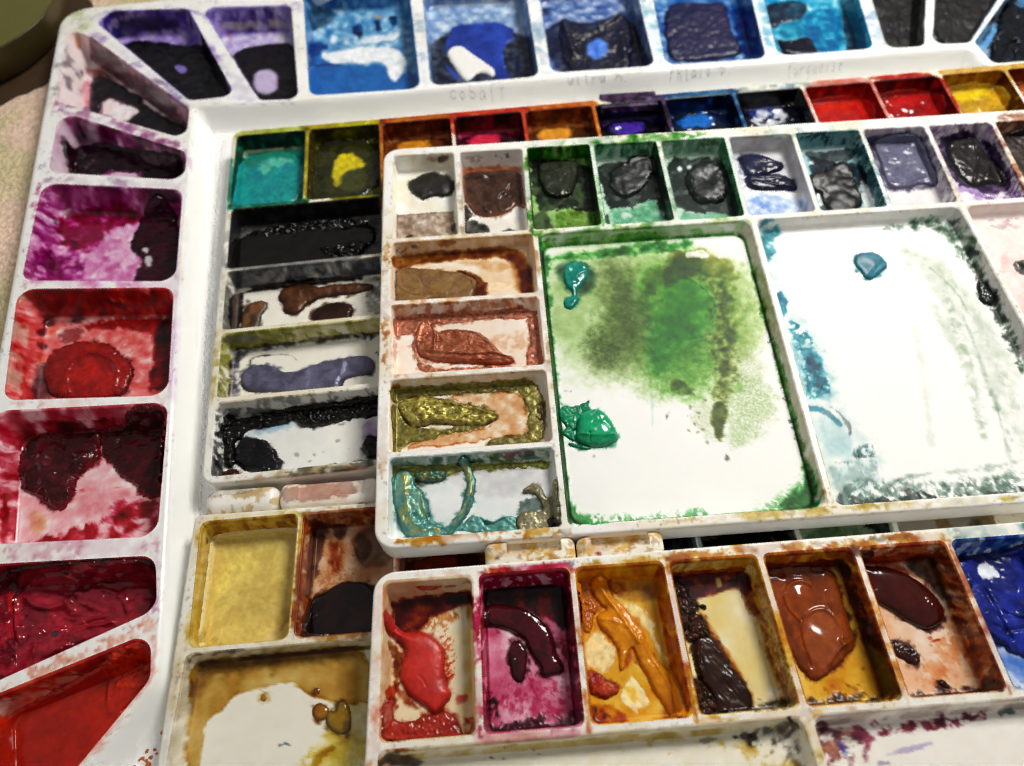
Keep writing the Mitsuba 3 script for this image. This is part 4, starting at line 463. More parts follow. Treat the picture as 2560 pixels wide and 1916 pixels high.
 'N1': {'parent':'Cl','rim':[[-31.88,22.91],[67.57,22.82],[71.01,-14.31],[-33.65,-11.56]],'z':25,'depth':5.5,'draft':[1.8,1.5,1.2,1.2],'r':2,'rf':3,'fillet':2,'feats':[{'t':'t','p':None,'col':'f2ead2','a':0.6,'g':0.5},{'t':'t','p':'F:0:1','col':'c8c0b0','a':0.4},{'t':'t','p':'F:0:0.6','col':'c8b060','a':0.6,'b':(6,0.5,0.2)},{'t':'t','p':'L:0:1','col':'d89888','a':0.6},{'t':'t','p':[46,19.4,56.5,18,61.8,14.6,66.7,12.5,60.3,11.2,55.9,14.6,50,17],'col':'d2ae50','a':0.9,'s':1.2,'e':1.2,'b':(2.5,0.45,0.2)},{'t':'o','p':[59.4,16.4,60.8,16.2,60.4,15.4,59.5,15.4],'col':'6a4a18','a':0.8,'e':0.4},{'t':'t','p':[19.5,24.9,31.6,24.6,47,20.1,47.4,18.6,35.2,19.9,23.4,19.7],'col':'d8c488','a':0.8,'s':1,'e':1,'b':(3,0.45,0.2)},{'t':'t','p':[35.4,17.8,37.1,17.7,36.9,17.1,35.4,17.1],'col':'d0b060','a':0.9},{'t':'o','p':[47,20.1,51.5,20.6,57,20.5,62.6,21.7,67.9,24.1,68.4,22.1,67,17.2,64,15.3,61.6,17,59.9,18.8,56.7,17.3,54.4,18.6,50.9,19],'col':'2a1912','a':0.93,'e':1.1,'s':0.35,'b':(3,0.33,0.1),'up':0.25},{'t':'o','p':[43.1,19.5,47,20.1,48.1,19.4,44.4,19.4],'col':'4a3020','a':0.7,'e':0.5},{'t':'o','p':[56.8,19.8,61.7,20.4,62,19.9,57.7,19.4],'col':'c8d4da','a':0.6,'e':0.5,'b':(1.2,0.45,0.1)},{'t':'o','p':[62.4,14.7,65.9,14.9,67.3,12.8,65.3,7.4,63,7.7],'col':'3a2616','a':0.85,'e':1,'s':0.5,'b':(2,0.4,0.15)},{'t':'o','p':[-32.8,23.7,-30.6,24.4,-27.3,22.7,-24,20.9,-21.2,20.3,-22.1,19.6,-27.3,19.3,-32.2,19.8],'col':'33200f','a':0.93,'e':0.7,'s':0.5},{'t':'t','p':[-32.6,24.5,-25.7,24.5,-24.8,23.8,-29.9,23.1],'col':'a88a50','a':0.9,'e':0.6,'b':(2,0.4,0.15)},{'t':'t','p':[-32.6,24.5,-25.6,24.4,-30.2,23.9],'col':'c04030','a':0.8,'e':0.5},{'t':'o','p':[-3.5,22.1,-2.6,22.2,-2.6,21.6,-3.3,21.6],'col':'191512','a':0.93,'e':0.2,'s':0.12},{'t':'o','p':[-6.4,20,-5.6,20,-5.7,19.6,-6.3,19.7],'col':'191512','a':0.93,'e':0.2,'s':0.12},{'t':'o','p':[-3.3,19.6,-2.9,19.7,-3,19.2,-3.3,19.1],'col':'191512','a':0.93,'e':0.2,'s':0.12},{'t':'o','p':[4.7,19.9,5.6,19.9,5.6,19.4,4.7,19.5],'col':'191512','a':0.93,'e':0.2,'s':0.12},{'t':'o','p':[3.9,20.9,4.3,20.9,4.2,20.5,3.9,20.5],'col':'191512','a':0.93,'e':0.2,'s':0.12},{'t':'o','p':[13.6,20.3,14,20.4,13.9,20.1,13.5,20],'col':'191512','a':0.93,'e':0.2,'s':0.12},{'t':'o','p':[-7.9,19.8,-7.7,19.9,-7.8,19.4,-8,19.6],'col':'191512','a':0.93,'e':0.2,'s':0.12}]},
 'N2': {'parent':'Cl','rim':[[68.98,22.82],[170.03,22.74],[163.88,-16.74],[72.42,-14.34]],'z':25,'depth':5.5,'draft':[1.8,1.5,1.2,1.2],'r':2,'rf':3,'fillet':2,'feats':[{'t':'t','p':None,'col':'f4ece6','a':0.5},{'t':'t','p':'F:0:1','col':'b4a8a4','a':0.5,'b':(8,0.4,0.3)},{'t':'o','p':'F:0:0.5','col':'5a4a4a','a':0.5,'e':1,'b':(3,0.5,0.15)},{'t':'t','p':[68.8,22.4,76.7,19.9,80.2,13.2,69.3,11.6,70.2,14.3],'col':'7a4450','a':1.4,'s':0.8,'e':1.2,'b':(2,0.4,0.2)},{'t':'o','p':[73.5,18.1,76.1,17.2,75.4,13.5,69.9,13.1,70.7,15.9],'col':'b0683a','a':0.7,'e':1,'b':(1.8,0.45,0.1)},{'t':'o','p':[76,16.7,78.7,15.9,76.6,13.4,75.8,14.6],'col':'2a3a8a','a':0.8,'e':0.9,'b':(1.5,0.4,0.1)},{'t':'o','p':[77.1,18.5,81.3,18.5,81.1,15.9,78,17],'col':'7a8a6a','a':0.6,'e':1,'b':(1.3,0.45,0.1)},{'t':'t','p':[76.4,19.3,86,19.9,94,19.6,102,20.2,113.3,20.3,113.4,19.7,106.1,18.4,97.5,18.3,90.2,18.1,85,16.5,82.7,14.3,81.1,13.2,81.1,15.9],'col':'8a3450','a':1.3,'s':0.5,'e':1,'b':(1.8,0.42,0.15)},{'t':'o','p':[99.6,19.9,106,20.2,113.5,20.1,113,19.7,107.1,18.9,100.9,19],'col':'4a3044','a':0.85,'e':0.8,'b':(1.4,0.4,0.1)},{'t':'o','p':[77.7,19.1,81.2,19.4,80.2,18.7,77.6,18.5],'col':'c06040','a':0.6,'e':0.7},{'t':'o','p':[82.4,16.8,83.7,16.3,81.9,13.1,81.2,12,81.4,14.1],'col':'8a2a4a','a':0.7,'e':0.4},{'t':'t','p':[81.9,14.5,80.6,11.8],'col':'9a5a70','a':0.8,'w':0.25,'s':0.2},{'t':'t','p':[86.8,13.1,94.5,14.3,97.8,15],'col':'b8b0d8','a':0.6,'w':0.3,'e':0.5,'s':0.3},{'t':'t','p':[84.3,11.6,86.9,11.5],'col':'9a8ab0','a':0.6,'w':0.3,'s':0.2},{'t':'o','p':[115.6,20.4,122.5,20.7,126.1,20.7,125.7,19.7,117.8,19.7],'col':'2a4a44','a':0.8,'e':0.6}]},
 'B1': {'parent':'Bu','rim':[[-88.7,240.85],[-62.76,241.74],[-61.81,205.58],[-87.75,204.8]],'z':15,'depth':7.5,'draft':[1.6,0.9,0.9,0.9],'r':1.6,'rf':1.28,'feats':[{'t':'t','p':None,'col':'2f8f86','a':1.2},{'t':'t','p':'FL:0:1','col':'12805c','a':1.3,'b':(4,0.35,0.3)},{'t':'t','p':'F:0.1:1','col':'1a5a3c','a':1,'b':(3,0.45,0.2)},{'t':'o','p':'LF:0:0.16','col':'c9cf9c','a':0.75,'e':0.3,'b':(3,0.4,0.2)},{'t':'t','p':'R:0:1','col':'149a7a','a':1}]},
 'B2': {'parent':'Bu','rim':[[-61.56,241.78],[-35.01,242.69],[-34.06,206.42],[-60.61,205.62]],'z':15,'depth':7.5,'draft':[1.6,0.9,0.9,0.9],'r':1.6,'rf':1.28,'feats':[{'t':'t','p':None,'col':'6a6a18','a':1.3},{'t':'t','p':'F:0:1','col':'a8a014','a':1,'b':(3,0.4,0.2)},{'t':'o','p':'F:0.1:0.6','col':'2a2c0c','a':0.7,'b':(3,0.5,0.15)},{'t':'t','p':'RL:0:1','col':'b0a018','a':1},{'t':'o','p':'F:0.05:0.25','col':'c8c038','a':0.8,'e':0.6,'b':(2,0.4,0.1)}]},
 'B3': {'parent':'Bu','rim':[[-33.81,242.73],[-7.93,243.62],[-6.98,207.24],[-32.86,206.46]],'z':15,'depth':7.5,'draft':[1.6,0.9,0.9,0.9],'r':1.6,'rf':1.28,'feats':[{'t':'t','p':None,'col':'b46a20','a':1.2,'g':0.6},{'t':'t','p':'F:0:1','col':'8a4410','a':0.8,'b':(4,0.4,0.3)},{'t':'t','p':'F:0.3:1','col':'5c2a0c','a':0.6,'b':(5,0.42,0.3)},{'t':'t','p':'RL:0:1','col':'5c2a0c','a':0.9,'b':(5,0.35,0.3)},{'t':'o','p':'*:0.02:0.16','col':'b46a20','a':0.6,'e':0.6,'b':(3,0.45,0.2)}]},
 'B4': {'parent':'Bu','rim':[[-6.73,243.66],[19.38,244.55],[20.33,208.07],[-5.78,207.28]],'z':15,'depth':7.5,'draft':[1.6,0.9,0.9,0.9],'r':1.6,'rf':1.28,'feats':[{'t':'t','p':None,'col':'a82048','a':1.2,'g':0.6},{'t':'t','p':'F:0:1','col':'8a1030','a':0.8,'b':(4,0.4,0.3)},{'t':'t','p':'F:0.3:1','col':'3a0a1a','a':0.6,'b':(5,0.42,0.3)},{'t':'t','p':'RL:0:1','col':'3a0a1a','a':0.9,'b':(5,0.35,0.3)},{'t':'o','p':'*:0.02:0.16','col':'a82048','a':0.6,'e':0.6,'b':(3,0.45,0.2)}]},
 'B5': {'parent':'Bu','rim':[[20.58,244.59],[46.58,245.48],[47.54,208.89],[21.53,208.1]],'z':15,'depth':7.5,'draft':[1.6,0.9,0.9,0.9],'r':1.6,'rf':1.28,'feats':[{'t':'t','p':None,'col':'c07420','a':1.2,'g':0.6},{'t':'t','p':'F:0:1','col':'9a5010','a':0.8,'b':(4,0.4,0.3)},{'t':'t','p':'F:0.3:1','col':'4a260c','a':0.6,'b':(5,0.42,0.3)},{'t':'t','p':'RL:0:1','col':'4a260c','a':0.9,'b':(5,0.35,0.3)},{'t':'o','p':'*:0.02:0.16','col':'c07420','a':0.6,'e':0.6,'b':(3,0.45,0.2)}]},
 'B6': {'parent':'Bu','rim':[[47.78,245.52],[73.85,246.42],[74.82,209.71],[48.74,208.92]],'z':15,'depth':7.5,'draft':[1.6,0.9,0.9,0.9],'r':1.6,'rf':1.28,'feats':[{'t':'t','p':None,'col':'2c1c60','a':1.2,'g':0.6},{'t':'t','p':'F:0:1','col':'1a1040','a':0.8,'b':(4,0.4,0.3)},{'t':'t','p':'F:0.3:1','col':'0c0a1c','a':0.6,'b':(5,0.42,0.3)},{'t':'t','p':'RL:0:1','col':'0c0a1c','a':0.9,'b':(5,0.35,0.3)},{'t':'o','p':'*:0.02:0.16','col':'2c1c60','a':0.6,'e':0.6,'b':(3,0.45,0.2)}]},
 'B7': {'parent':'Bu','rim':[[75.05,246.46],[101.59,247.37],[102.56,210.55],[76.02,209.75]],'z':15,'depth':7.5,'draft':[1.6,0.9,0.9,0.9],'r':1.6,'rf':1.28,'feats':[{'t':'t','p':None,'col':'1a5aa0','a':1.2,'g':0.6},{'t':'t','p':'F:0:1','col':'0c2c6c','a':0.8,'b':(4,0.4,0.3)},{'t':'t','p':'F:0.3:1','col':'081838','a':0.6,'b':(5,0.42,0.3)},{'t':'t','p':'RL:0:1','col':'081838','a':0.9,'b':(5,0.35,0.3)},{'t':'o','p':'*:0.02:0.16','col':'1a5aa0','a':0.6,'e':0.6,'b':(3,0.45,0.2)}]},
 'B8': {'parent':'Bu','rim':[[102.79,247.41],[129.08,248.31],[130.05,211.38],[103.76,210.59]],'z':15,'depth':7.5,'draft':[1.6,0.9,0.9,0.9],'r':1.6,'rf':1.28,'feats':[{'t':'t','p':None,'col':'2a3a4a','a':1.2,'g':0.6},{'t':'t','p':'F:0:1','col':'141c40','a':0.8,'b':(4,0.4,0.3)},{'t':'t','p':'F:0.3:1','col':'0c1020','a':0.6,'b':(5,0.42,0.3)},{'t':'t','p':'RL:0:1','col':'0c1020','a':0.9,'b':(5,0.35,0.3)},{'t':'o','p':'*:0.02:0.16','col':'2a3a4a','a':0.6,'e':0.6,'b':(3,0.45,0.2)},{'t':'o','p':'F:0.0:0.15','col':'b8c0b4','a':0.7,'e':0.3},{'t':'o','p':'R:0.1:1','col':'3a3c38','a':0.8},{'t':'t','p':'F:0.3:1','col':'6a2018','a':0.8,'b':(6,0.55,0.2)}]},
 'B9': {'parent':'Bu','rim':[[130.28,248.35],[156.37,249.24],[157.34,212.2],[131.25,211.42]],'z':15,'depth':7.5,'draft':[1.6,0.9,0.9,0.9],'r':1.6,'rf':1.28,'feats':[{'t':'t','p':None,'col':'c8281c','a':1.2,'g':0.6},{'t':'t','p':'F:0:1','col':'b81c14','a':0.8,'b':(4,0.4,0.3)},{'t':'t','p':'F:0.3:1','col':'a01410','a':0.6,'b':(5,0.42,0.3)},{'t':'t','p':'RL:0:1','col':'a01410','a':0.9,'b':(5,0.35,0.3)},{'t':'o','p':'*:0.02:0.16','col':'c8281c','a':0.6,'e':0.6,'b':(3,0.45,0.2)}]},
 'B10': {'parent':'Bu','rim':[[157.57,249.28],[184.05,250.19],[185.03,213.04],[158.54,212.24]],'z':15,'depth':7.5,'draft':[1.6,0.9,0.9,0.9],'r':1.6,'rf':1.28,'feats':[{'t':'t','p':None,'col':'b81c20','a':1.2,'g':0.6},{'t':'t','p':'F:0:1','col':'a01414','a':0.8,'b':(4,0.4,0.3)},{'t':'t','p':'F:0.3:1','col':'7a0e10','a':0.6,'b':(5,0.42,0.3)},{'t':'t','p':'RL:0:1','col':'7a0e10','a':0.9,'b':(5,0.35,0.3)},{'t':'o','p':'*:0.02:0.16','col':'b81c20','a':0.6,'e':0.6,'b':(3,0.45,0.2)}]},
 'B11': {'parent':'Bu','rim':[[185.25,250.23],[210.58,251.1],[211.56,213.84],[186.23,213.08]],'z':15,'depth':7.5,'draft':[1.6,0.9,0.9,0.9],'r':1.6,'rf':1.28,'feats':[{'t':'t','p':None,'col':'d8b434','a':1.2,'g':0.6},{'t':'t','p':'F:0:1','col':'c89a1c','a':0.8,'b':(4,0.4,0.3)},{'t':'t','p':'F:0.3:1','col':'a8801c','a':0.6,'b':(5,0.42,0.3)},{'t':'t','p':'RL:0:1','col':'a8801c','a':0.9,'b':(5,0.35,0.3)},{'t':'o','p':'*:0.02:0.16','col':'d8b434','a':0.6,'e':0.6,'b':(3,0.45,0.2)},{'t':'t','p':'R:0:1','col':'8a5010','a':1,'b':(3,0.4,0.2)}]},
 'B12': {'parent':'Bu','rim':[[211.78,251.14],[233.61,251.89],[234.59,214.54],[212.76,213.88]],'z':15,'depth':7.5,'draft':[1.6,0.9,0.9,0.9],'r':1.6,'rf':1.28,'feats':[{'t':'t','p':None,'col':'b8642c','a':1.2,'g':0.6},{'t':'t','p':'F:0:1','col':'a8541c','a':0.8,'b':(4,0.4,0.3)},{'t':'t','p':'F:0.3:1','col':'8c3c18','a':0.6,'b':(5,0.42,0.3)},{'t':'t','p':'RL:0:1','col':'8c3c18','a':0.9,'b':(5,0.35,0.3)},{'t':'o','p':'*:0.02:0.16','col':'b8642c','a':0.6,'e':0.6,'b':(3,0.45,0.2)}]},
 'Q1': {'parent':'Bu','rim':[[-87.01,203.72],[-34.03,205.32],[-33.34,178.97],[-85.84,176.71]],'z':15,'depth':8,'draft':[1.6,0.9,0.9,1],'r':1.6,'rf':1.28,'feats':[{'t':'o','p':None,'col':'17151a','a':0.93,'g':0.1},{'t':'o','p':'F:0:1','col':'0f0d12','a':0.9},{'t':'o','p':'L:0:1','col':'16161c','a':0.9}]},
 'Q2': {'parent':'Bu','rim':[[-85.79,175.61],[-33.31,177.87],[-32.67,153.49],[-84.74,151.43]],'z':15,'depth':8,'draft':[1.6,0.9,0.9,1],'r':1.6,'rf':1.28,'feats':[{'t':'t','p':None,'col':'eeeae0','a':0.4},{'t':'o','p':'F:0:1','col':'232a38','a':0.88,'b':(9,0.2,0.2)},{'t':'t','p':'F:0:1','col':'5a6a80','a':0.5,'b':(3,0.5,0.2)},{'t':'o','p':'L:0:1','col':'2a2a2c','a':0.85,'b':(5,0.3,0.2)},{'t':'t','p':[-89.2,174.9,-42.1,176.5,-42.3,174.1,-81.9,173.2,-82.2,168.5,-81,158.3,-87.7,153.7],'col':'4a3e3a','a':1.8,'s':0.5,'e':0.6},{'t':'o','p':[-85.6,177.2,-83.2,173.5,-82.5,158.4,-85.9,155.4],'col':'5a4a44','a':0.6,'e':0.4},{'t':'o','p':[-81.9,173.2,-65.4,174.3,-42.1,176.2,-42.3,175.5,-64.2,173.2,-80.7,171.9],'col':'2a2420','a':0.8,'e':0.4,'s':0.2},{'t':'t','p':[-83,170.5,-80.7,158.4,-81.8,158.4],'col':'6a5a50','a':0.8,'b':(0.7,0.5,0.1),'e':0.5},{'t':'t','p':[-42.2,176,-31.7,175.7,-33.7,159,-39.9,160.2],'col':'8a8c88','a':0.9,'e':0.8,'b':(1.5,0.4,0.2)},{'t':'o','p':[-81.5,169.7,-79.9,169.3,-79.9,168,-80.9,168],'col':'2a2624','a':0.8,'e':0.4}]},
 'Q3': {'parent':'Bu','rim':[[-84.69,150.33],[-32.64,152.39],[-31.99,127.7],[-83.64,126.1]],'z':15,'depth':8,'draft':[1.6,0.9,0.9,1],'r':1.6,'rf':1.28,'feats':[{'t':'t','p':None,'col':'f2eee4','a':0.4},{'t':'t','p':'F:0:1','col':'c8c48c','a':1,'b':(8,0.2,0.3)},{'t':'t','p':'F:0:1','col':'9a9c3c','a':0.9,'b':(6,0.5,0.08)},{'t':'o','p':[-88.6,152.7,-84.2,155.3,-76.4,154.9,-74.2,153.3,-77.5,151.4,-82.8,150.6,-87.2,150.9],'col':'5c5c4c','a':0.8,'e':0.5},{'t':'t','p':'L:0:1','col':'a0a048','a':1,'b':(4,0.4,0.2)},{'t':'o','p':'L:0:1','col':'4a4a34','a':0.7,'b':(3,0.6,0.1)},{'t':'t','p':[-84.7,149.7,-76.4,149.8,-41.1,152.2,-28.4,152.3,-33.2,150.1,-41.8,150.3,-74.5,148.3,-79.5,147.3,-81.1,142.8,-81.4,138.1,-79.2,129.4,-82.9,123.8],'col':'6c6878','a':1.2,'s':0.4,'e':0.8,'g':0.9,'gs':1.5},{'t':'o','p':[-85.6,151.7,-80.8,150.1,-82.8,149.4],'col':'4a4634','a':0.8,'e':0.4},{'t':'t','p':[-77.4,141.9,-77.4,145,-75.3,146,-71.1,146.1],'col':'4a4440','a':1.1,'w':0.6,'e':0.3,'s':0.2},{'t':'t','p':[-71.1,146.1,-64.7,145.9,-62.4,143.5],'col':'8a8680','a':0.7,'w':0.3,'e':0.3,'s':0.2},{'t':'t','p':[-55.1,145.8,-54.1,146.9],'col':'6a6a6a','a':0.9,'w':0.4,'s':0.2},{'t':'t','p':[-36.1,144.2,-34.2,141.5,-34.7,138.4],'col':'3a363a','a':1.2,'w':0.8,'e':0.2,'s':0.2}]},
 'Q4': {'parent':'Bu','rim':[[-83.59,125],[-31.96,126.6],[-31.31,101.59],[-82.5,99.83]],'z':15,'depth':8,'draft':[1.6,0.9,0.9,1],'r':1.6,'rf':1.28,'feats':[{'t':'t','p':None,'col':'e8ecf2','a':0.5,'b':(9,0.3,0.3)},{'t':'t','p':'F:0:1','col':'e4ddd4','a':0.5},{'t':'o','p':'F:0:0.55','col':'1c2c34','a':0.85,'e':1,'b':(3,0.45,0.1)},{'t':'o','p':'F:0.5:1','col':'2a3a48','a':0.7,'b':(3,0.6,0.1),'e':0.8},{'t':'o','p':'L:0:1','col':'16161a','a':0.92,'b':(3,0.36,0.08)},{'t':'t','p':[-77.8,118.9,-74,118,-72.1,121.8,-67.2,121.4,-62.1,121.5,-63.9,117.7,-74,116.8],'col':'a8cce8','a':0.8,'s':1,'e':0.8},{'t':'t','p':[-41.1,119.3,-35.1,119.8,-35.2,110.9,-39.7,112.4],'col':'b8a0d0','a':0.8,'s':1.2,'e':0.8},{'t':'o','p':[-62.4,102.8,-56.1,103.3,-51.3,104.3,-41,105.8,-32.3,105.2,-32.4,103.2,-41,102.6,-56,102.1],'col':'182a2c','a':0.88,'e':0.8,'s':0.3},{'t':'o','p':[-45.2,102.7,-38.2,95.4,-38.3,100,-42.9,103.9],'col':'8a8a3c','a':0.6,'e':0.5},{'t':'o','p':[-52.8,114.5,-52.1,114.5,-52,113.9,-52.8,113.9],'col':'7a8a78','a':0.7,'e':0.5,'s':0.2},{'t':'o','p':[-60.9,109.4,-59.9,109.4,-59.8,108.7,-60.7,108.8],'col':'7a8a78','a':0.7,'e':0.5,'s':0.2},{'t':'o','p':[-55.4,108.9,-54.4,108.9,-54.4,108.3,-55.3,108.3],'col':'7a8a78','a':0.7,'e':0.5,'s':0.2},{'t':'o','p':[-56.8,106.8,-55.8,106.9,-55.7,106.2,-56.6,106.3],'col':'7a8a78','a':0.7,'e':0.5,'s':0.2},{'t':'o','p':[-52.4,109.7,-51.5,109.7,-51.5,109.2,-52.3,109.2],'col':'7a8a78','a':0.7,'e':0.5,'s':0.2},{'t':'o','p':[-48.5,113.2,-47.5,113.3,-47.5,112.7,-48.3,112.8],'col':'7a8a78','a':0.7,'e':0.5,'s':0.2},{'t':'o','p':[-45.4,110.3,-44.4,110.2,-44.4,109.7,-45.2,109.7],'col':'7a8a78','a':0.7,'e':0.5,'s':0.2}]},
 'G1': {'parent':'Bl','rim':[[-83.74,86.58],[-56.22,86.89],[-56.97,52.04],[-82.89,51.82]],'z':15,'depth':9,'draft':[1.9,1,0.9,1.5],'r':2.2,'rf':1.8,'feats':[{'t':'t','p':None,'col':'e0cc80','a':1,'g':0.3},{'t':'t','p':'FL:0:1','col':'e0c460','a':1,'b':(6,0.35,0.3)},{'t':'t','p':'F:0.2:1','col':'b89030','a':0.8,'b':(2.5,0.5,0.15)},{'t':'o','p':'L:0.3:0.7','col':'8a7018','a':0.5,'b':(4,0.58,0.15)},{'t':'o','p':'LF:0:0.1','col':'ece6c4','a':0.7,'e':0.2},{'t':'o','p':'R:0.1:1','col':'d8a82c','a':0.6},{'t':'o','p':[-86.4,86.2,-85.3,86.1,-84.8,84.2,-85.9,83.8],'col':'5a2810','a':0.9,'e':0.2},{'t':'o','p':[-62.3,68,-61.7,67.9,-61.7,67.4,-62.2,67.3],'col':'3a1408','a':0.9,'e':0.1,'s':0.15},{'t':'o','p':[-61.6,63.4,-61.1,63.4,-61.1,62.9,-61.6,62.9],'col':'3a1408','a':0.9,'e':0.1,'s':0.15}]},
 'G2': {'parent':'Bl','rim':[[-55.02,86.91],[-30.17,87.19],[-29.25,52.28],[-55.77,52.05]],'z':15,'depth':9,'draft':[1.9,1,0.9,1.5],'r':2.2,'rf':1.8,'feats':[{'t':'t','p':None,'col':'d09870','a':1,'g':0.7,'gs':4},{'t':'t','p':'F:0:1','col':'b87040','a':0.9,'b':(3,0.4,0.2)},{'t':'t','p':'L:0:1','col':'c07030','a':1,'b':(4,0.4,0.2)},{'t':'o','p':'L:0:1','col':'6a2c10','a':0.7,'b':(2,0.6,0.08)},{'t':'o','p':'F:0:0.8','col':'4a1e0e','a':0.85,'b':(3,0.5,0.1)},{'t':'o','p':[-57,87.8,-51.1,88.7,-49.7,83.3,-51.4,80.1,-52,74.4,-53.1,68,-54.4,64.2,-58.1,64.4,-57.1,75.7],'col':'441a0c','a':0.9,'e':0.7,'s':0.4},{'t':'o','p':[-49.7,85.9,-45.3,86.3,-44,84.4,-45.4,80.6,-47.6,81.8],'col':'4a1c0c','a':0.9,'e':0.7,'s':0.4},{'t':'t','p':[-49.2,82,-45.2,79.5,-45.8,73.4,-48.2,71.3,-49.4,77],'col':'9a4a1c','a':0.9,'s':1.2,'e':1,'k':(2,0.5),'b':(2,0.42,0.3)},{'t':'t','p':[-52,74.4,-40.5,72.7,-40.5,66.9,-52.5,66.1],'col':'d0a078','a':0.5,'b':(0.6,0.5,0.15)},{'t':'o','p':[-43.4,78.1,-41.2,82.8,-39.3,84.8,-35.9,85.5,-26.9,85.1,-26.8,77.9,-33.2,72.9,-37.4,72.3,-40.5,73.9],'col':'3c2018','a':0.7,'s':0.7,'e':0.8},{'t':'t','p':[-43.1,80.9,-40.7,83.2,-37.4,80.8,-36.5,77.4,-39.2,74.6,-42,77],'col':'a08468','a':0.9,'s':0.6,'e':0.6},{'t':'o','p':[-41,75.2,-38.8,73.4,-41.1,74.6],'col':'3a1a12','a':0.8,'e':0.4}]},
 'G3': {'parent':'Bl','rim':[[-28.97,87.2],[-2.26,87.51],[-1.34,52.52],[-28.05,52.29]],'z':15,'depth':9,'draft':[1.9,1,0.9,1.5],'r':2.2,'rf':1.8,'feats':[{'t':'o','p':None,'col':'6a2814','a':0.9,'g':0.2},{'t':'o','p':'F:0:1','col':'3a160c','a':0.8,'b':(6,0.4,0.3)},{'t':'o','p':'R:0:1','col':'1c0c08','a':0.8}]},
 'G4': {'parent':'Bl','rim':[[-1.06,87.52],[25.23,87.83],[26.15,52.76],[-0.14,52.53]],'z':15,'depth':9,'draft':[1.9,1,0.9,1.5],'r':2.2,'rf':1.8,'feats':[{'t':'o','p':None,'col':'1a100c','a':0.95,'g':0.1}]},
 'G5': {'parent':'Bl','rim':[[26.43,87.84],[52.79,88.14],[53.71,52.99],[27.35,52.77]],'z':15,'depth':9,'draft':[1.9,1,0.9,1.5],'r':2.2,'rf':1.8,'feats':[{'t':'o','p':None,'col':'121014','a':0.95,'g':0.1},{'t':'o','p':'R:0.7:1','col':'4a7a9a','a':0.8}]},
 'G6': {'parent':'Bl','rim':[[53.99,88.16],[80.39,88.46],[81.31,53.23],[54.91,53.01]],'z':15,'depth':9,'draft':[1.9,1,0.9,1.5],'r':2.2,'rf':1.8,'feats':[{'t':'o','p':None,'col':'161412','a':0.95,'g':0.1}]},
 'G7': {'parent':'Bl','rim':[[81.59,88.47],[107.7,88.77],[108.62,53.47],[82.51,53.24]],'z':15,'depth':9,'draft':[1.9,1,0.9,1.5],'r':2.2,'rf':1.8,'feats':[{'t':'t','p':None,'col':'b8d4b8','a':0.7},{'t':'t','p':[86.6,73.9,103.5,74.5,102.4,62.1,84.8,63.5],'col':'8aa888','a':0.9,'s':1,'e':1,'b':(5,0.35,0.3)},{'t':'o','p':[103.6,75,114.7,75.9,113.3,58.3,101.1,61.8,102.6,70.2],'col':'141614','a':0.93,'e':0.9,'s':0.3,'b':(4,0.32,0.1)},{'t':'t','p':'L:0:1','col':'7ab890','a':0.9}]},
 'G8': {'parent':'Bl','rim':[[108.9,88.79],[136.33,89.1],[137.26,53.72],[109.82,53.48]],'z':15,'depth':9,'draft':[1.9,1,0.9,1.5],'r':2.2,'rf':1.8,'feats':[{'t':'t','p':None,'col':'f2ece0','a':0.5},{'t':'o','p':[124.7,75,128.8,74.6,129.3,72,130.4,69.9,130.4,65.6,122.5,65.9,125.2,70.9],'col':'b08a4a','a':0.85,'e':0.8,'s':0.7},{'t':'o','p':[138.4,74.6,142.8,75.4,144.1,71.3,144,66.5,134.7,68.5,136.3,72.2],'col':'a8824a','a':0.85,'e':0.9,'s':0.7},{'t':'o','p':[134.3,72.6,138,73.4,137.6,69.7,134.2,69.5],'col':'6a5a48','a':0.7,'e':0.8,'s':0.7},{'t':'o','p':'L:0:1','col':'1c1a18','a':0.7,'b':(4,0.45,0.15)}]},
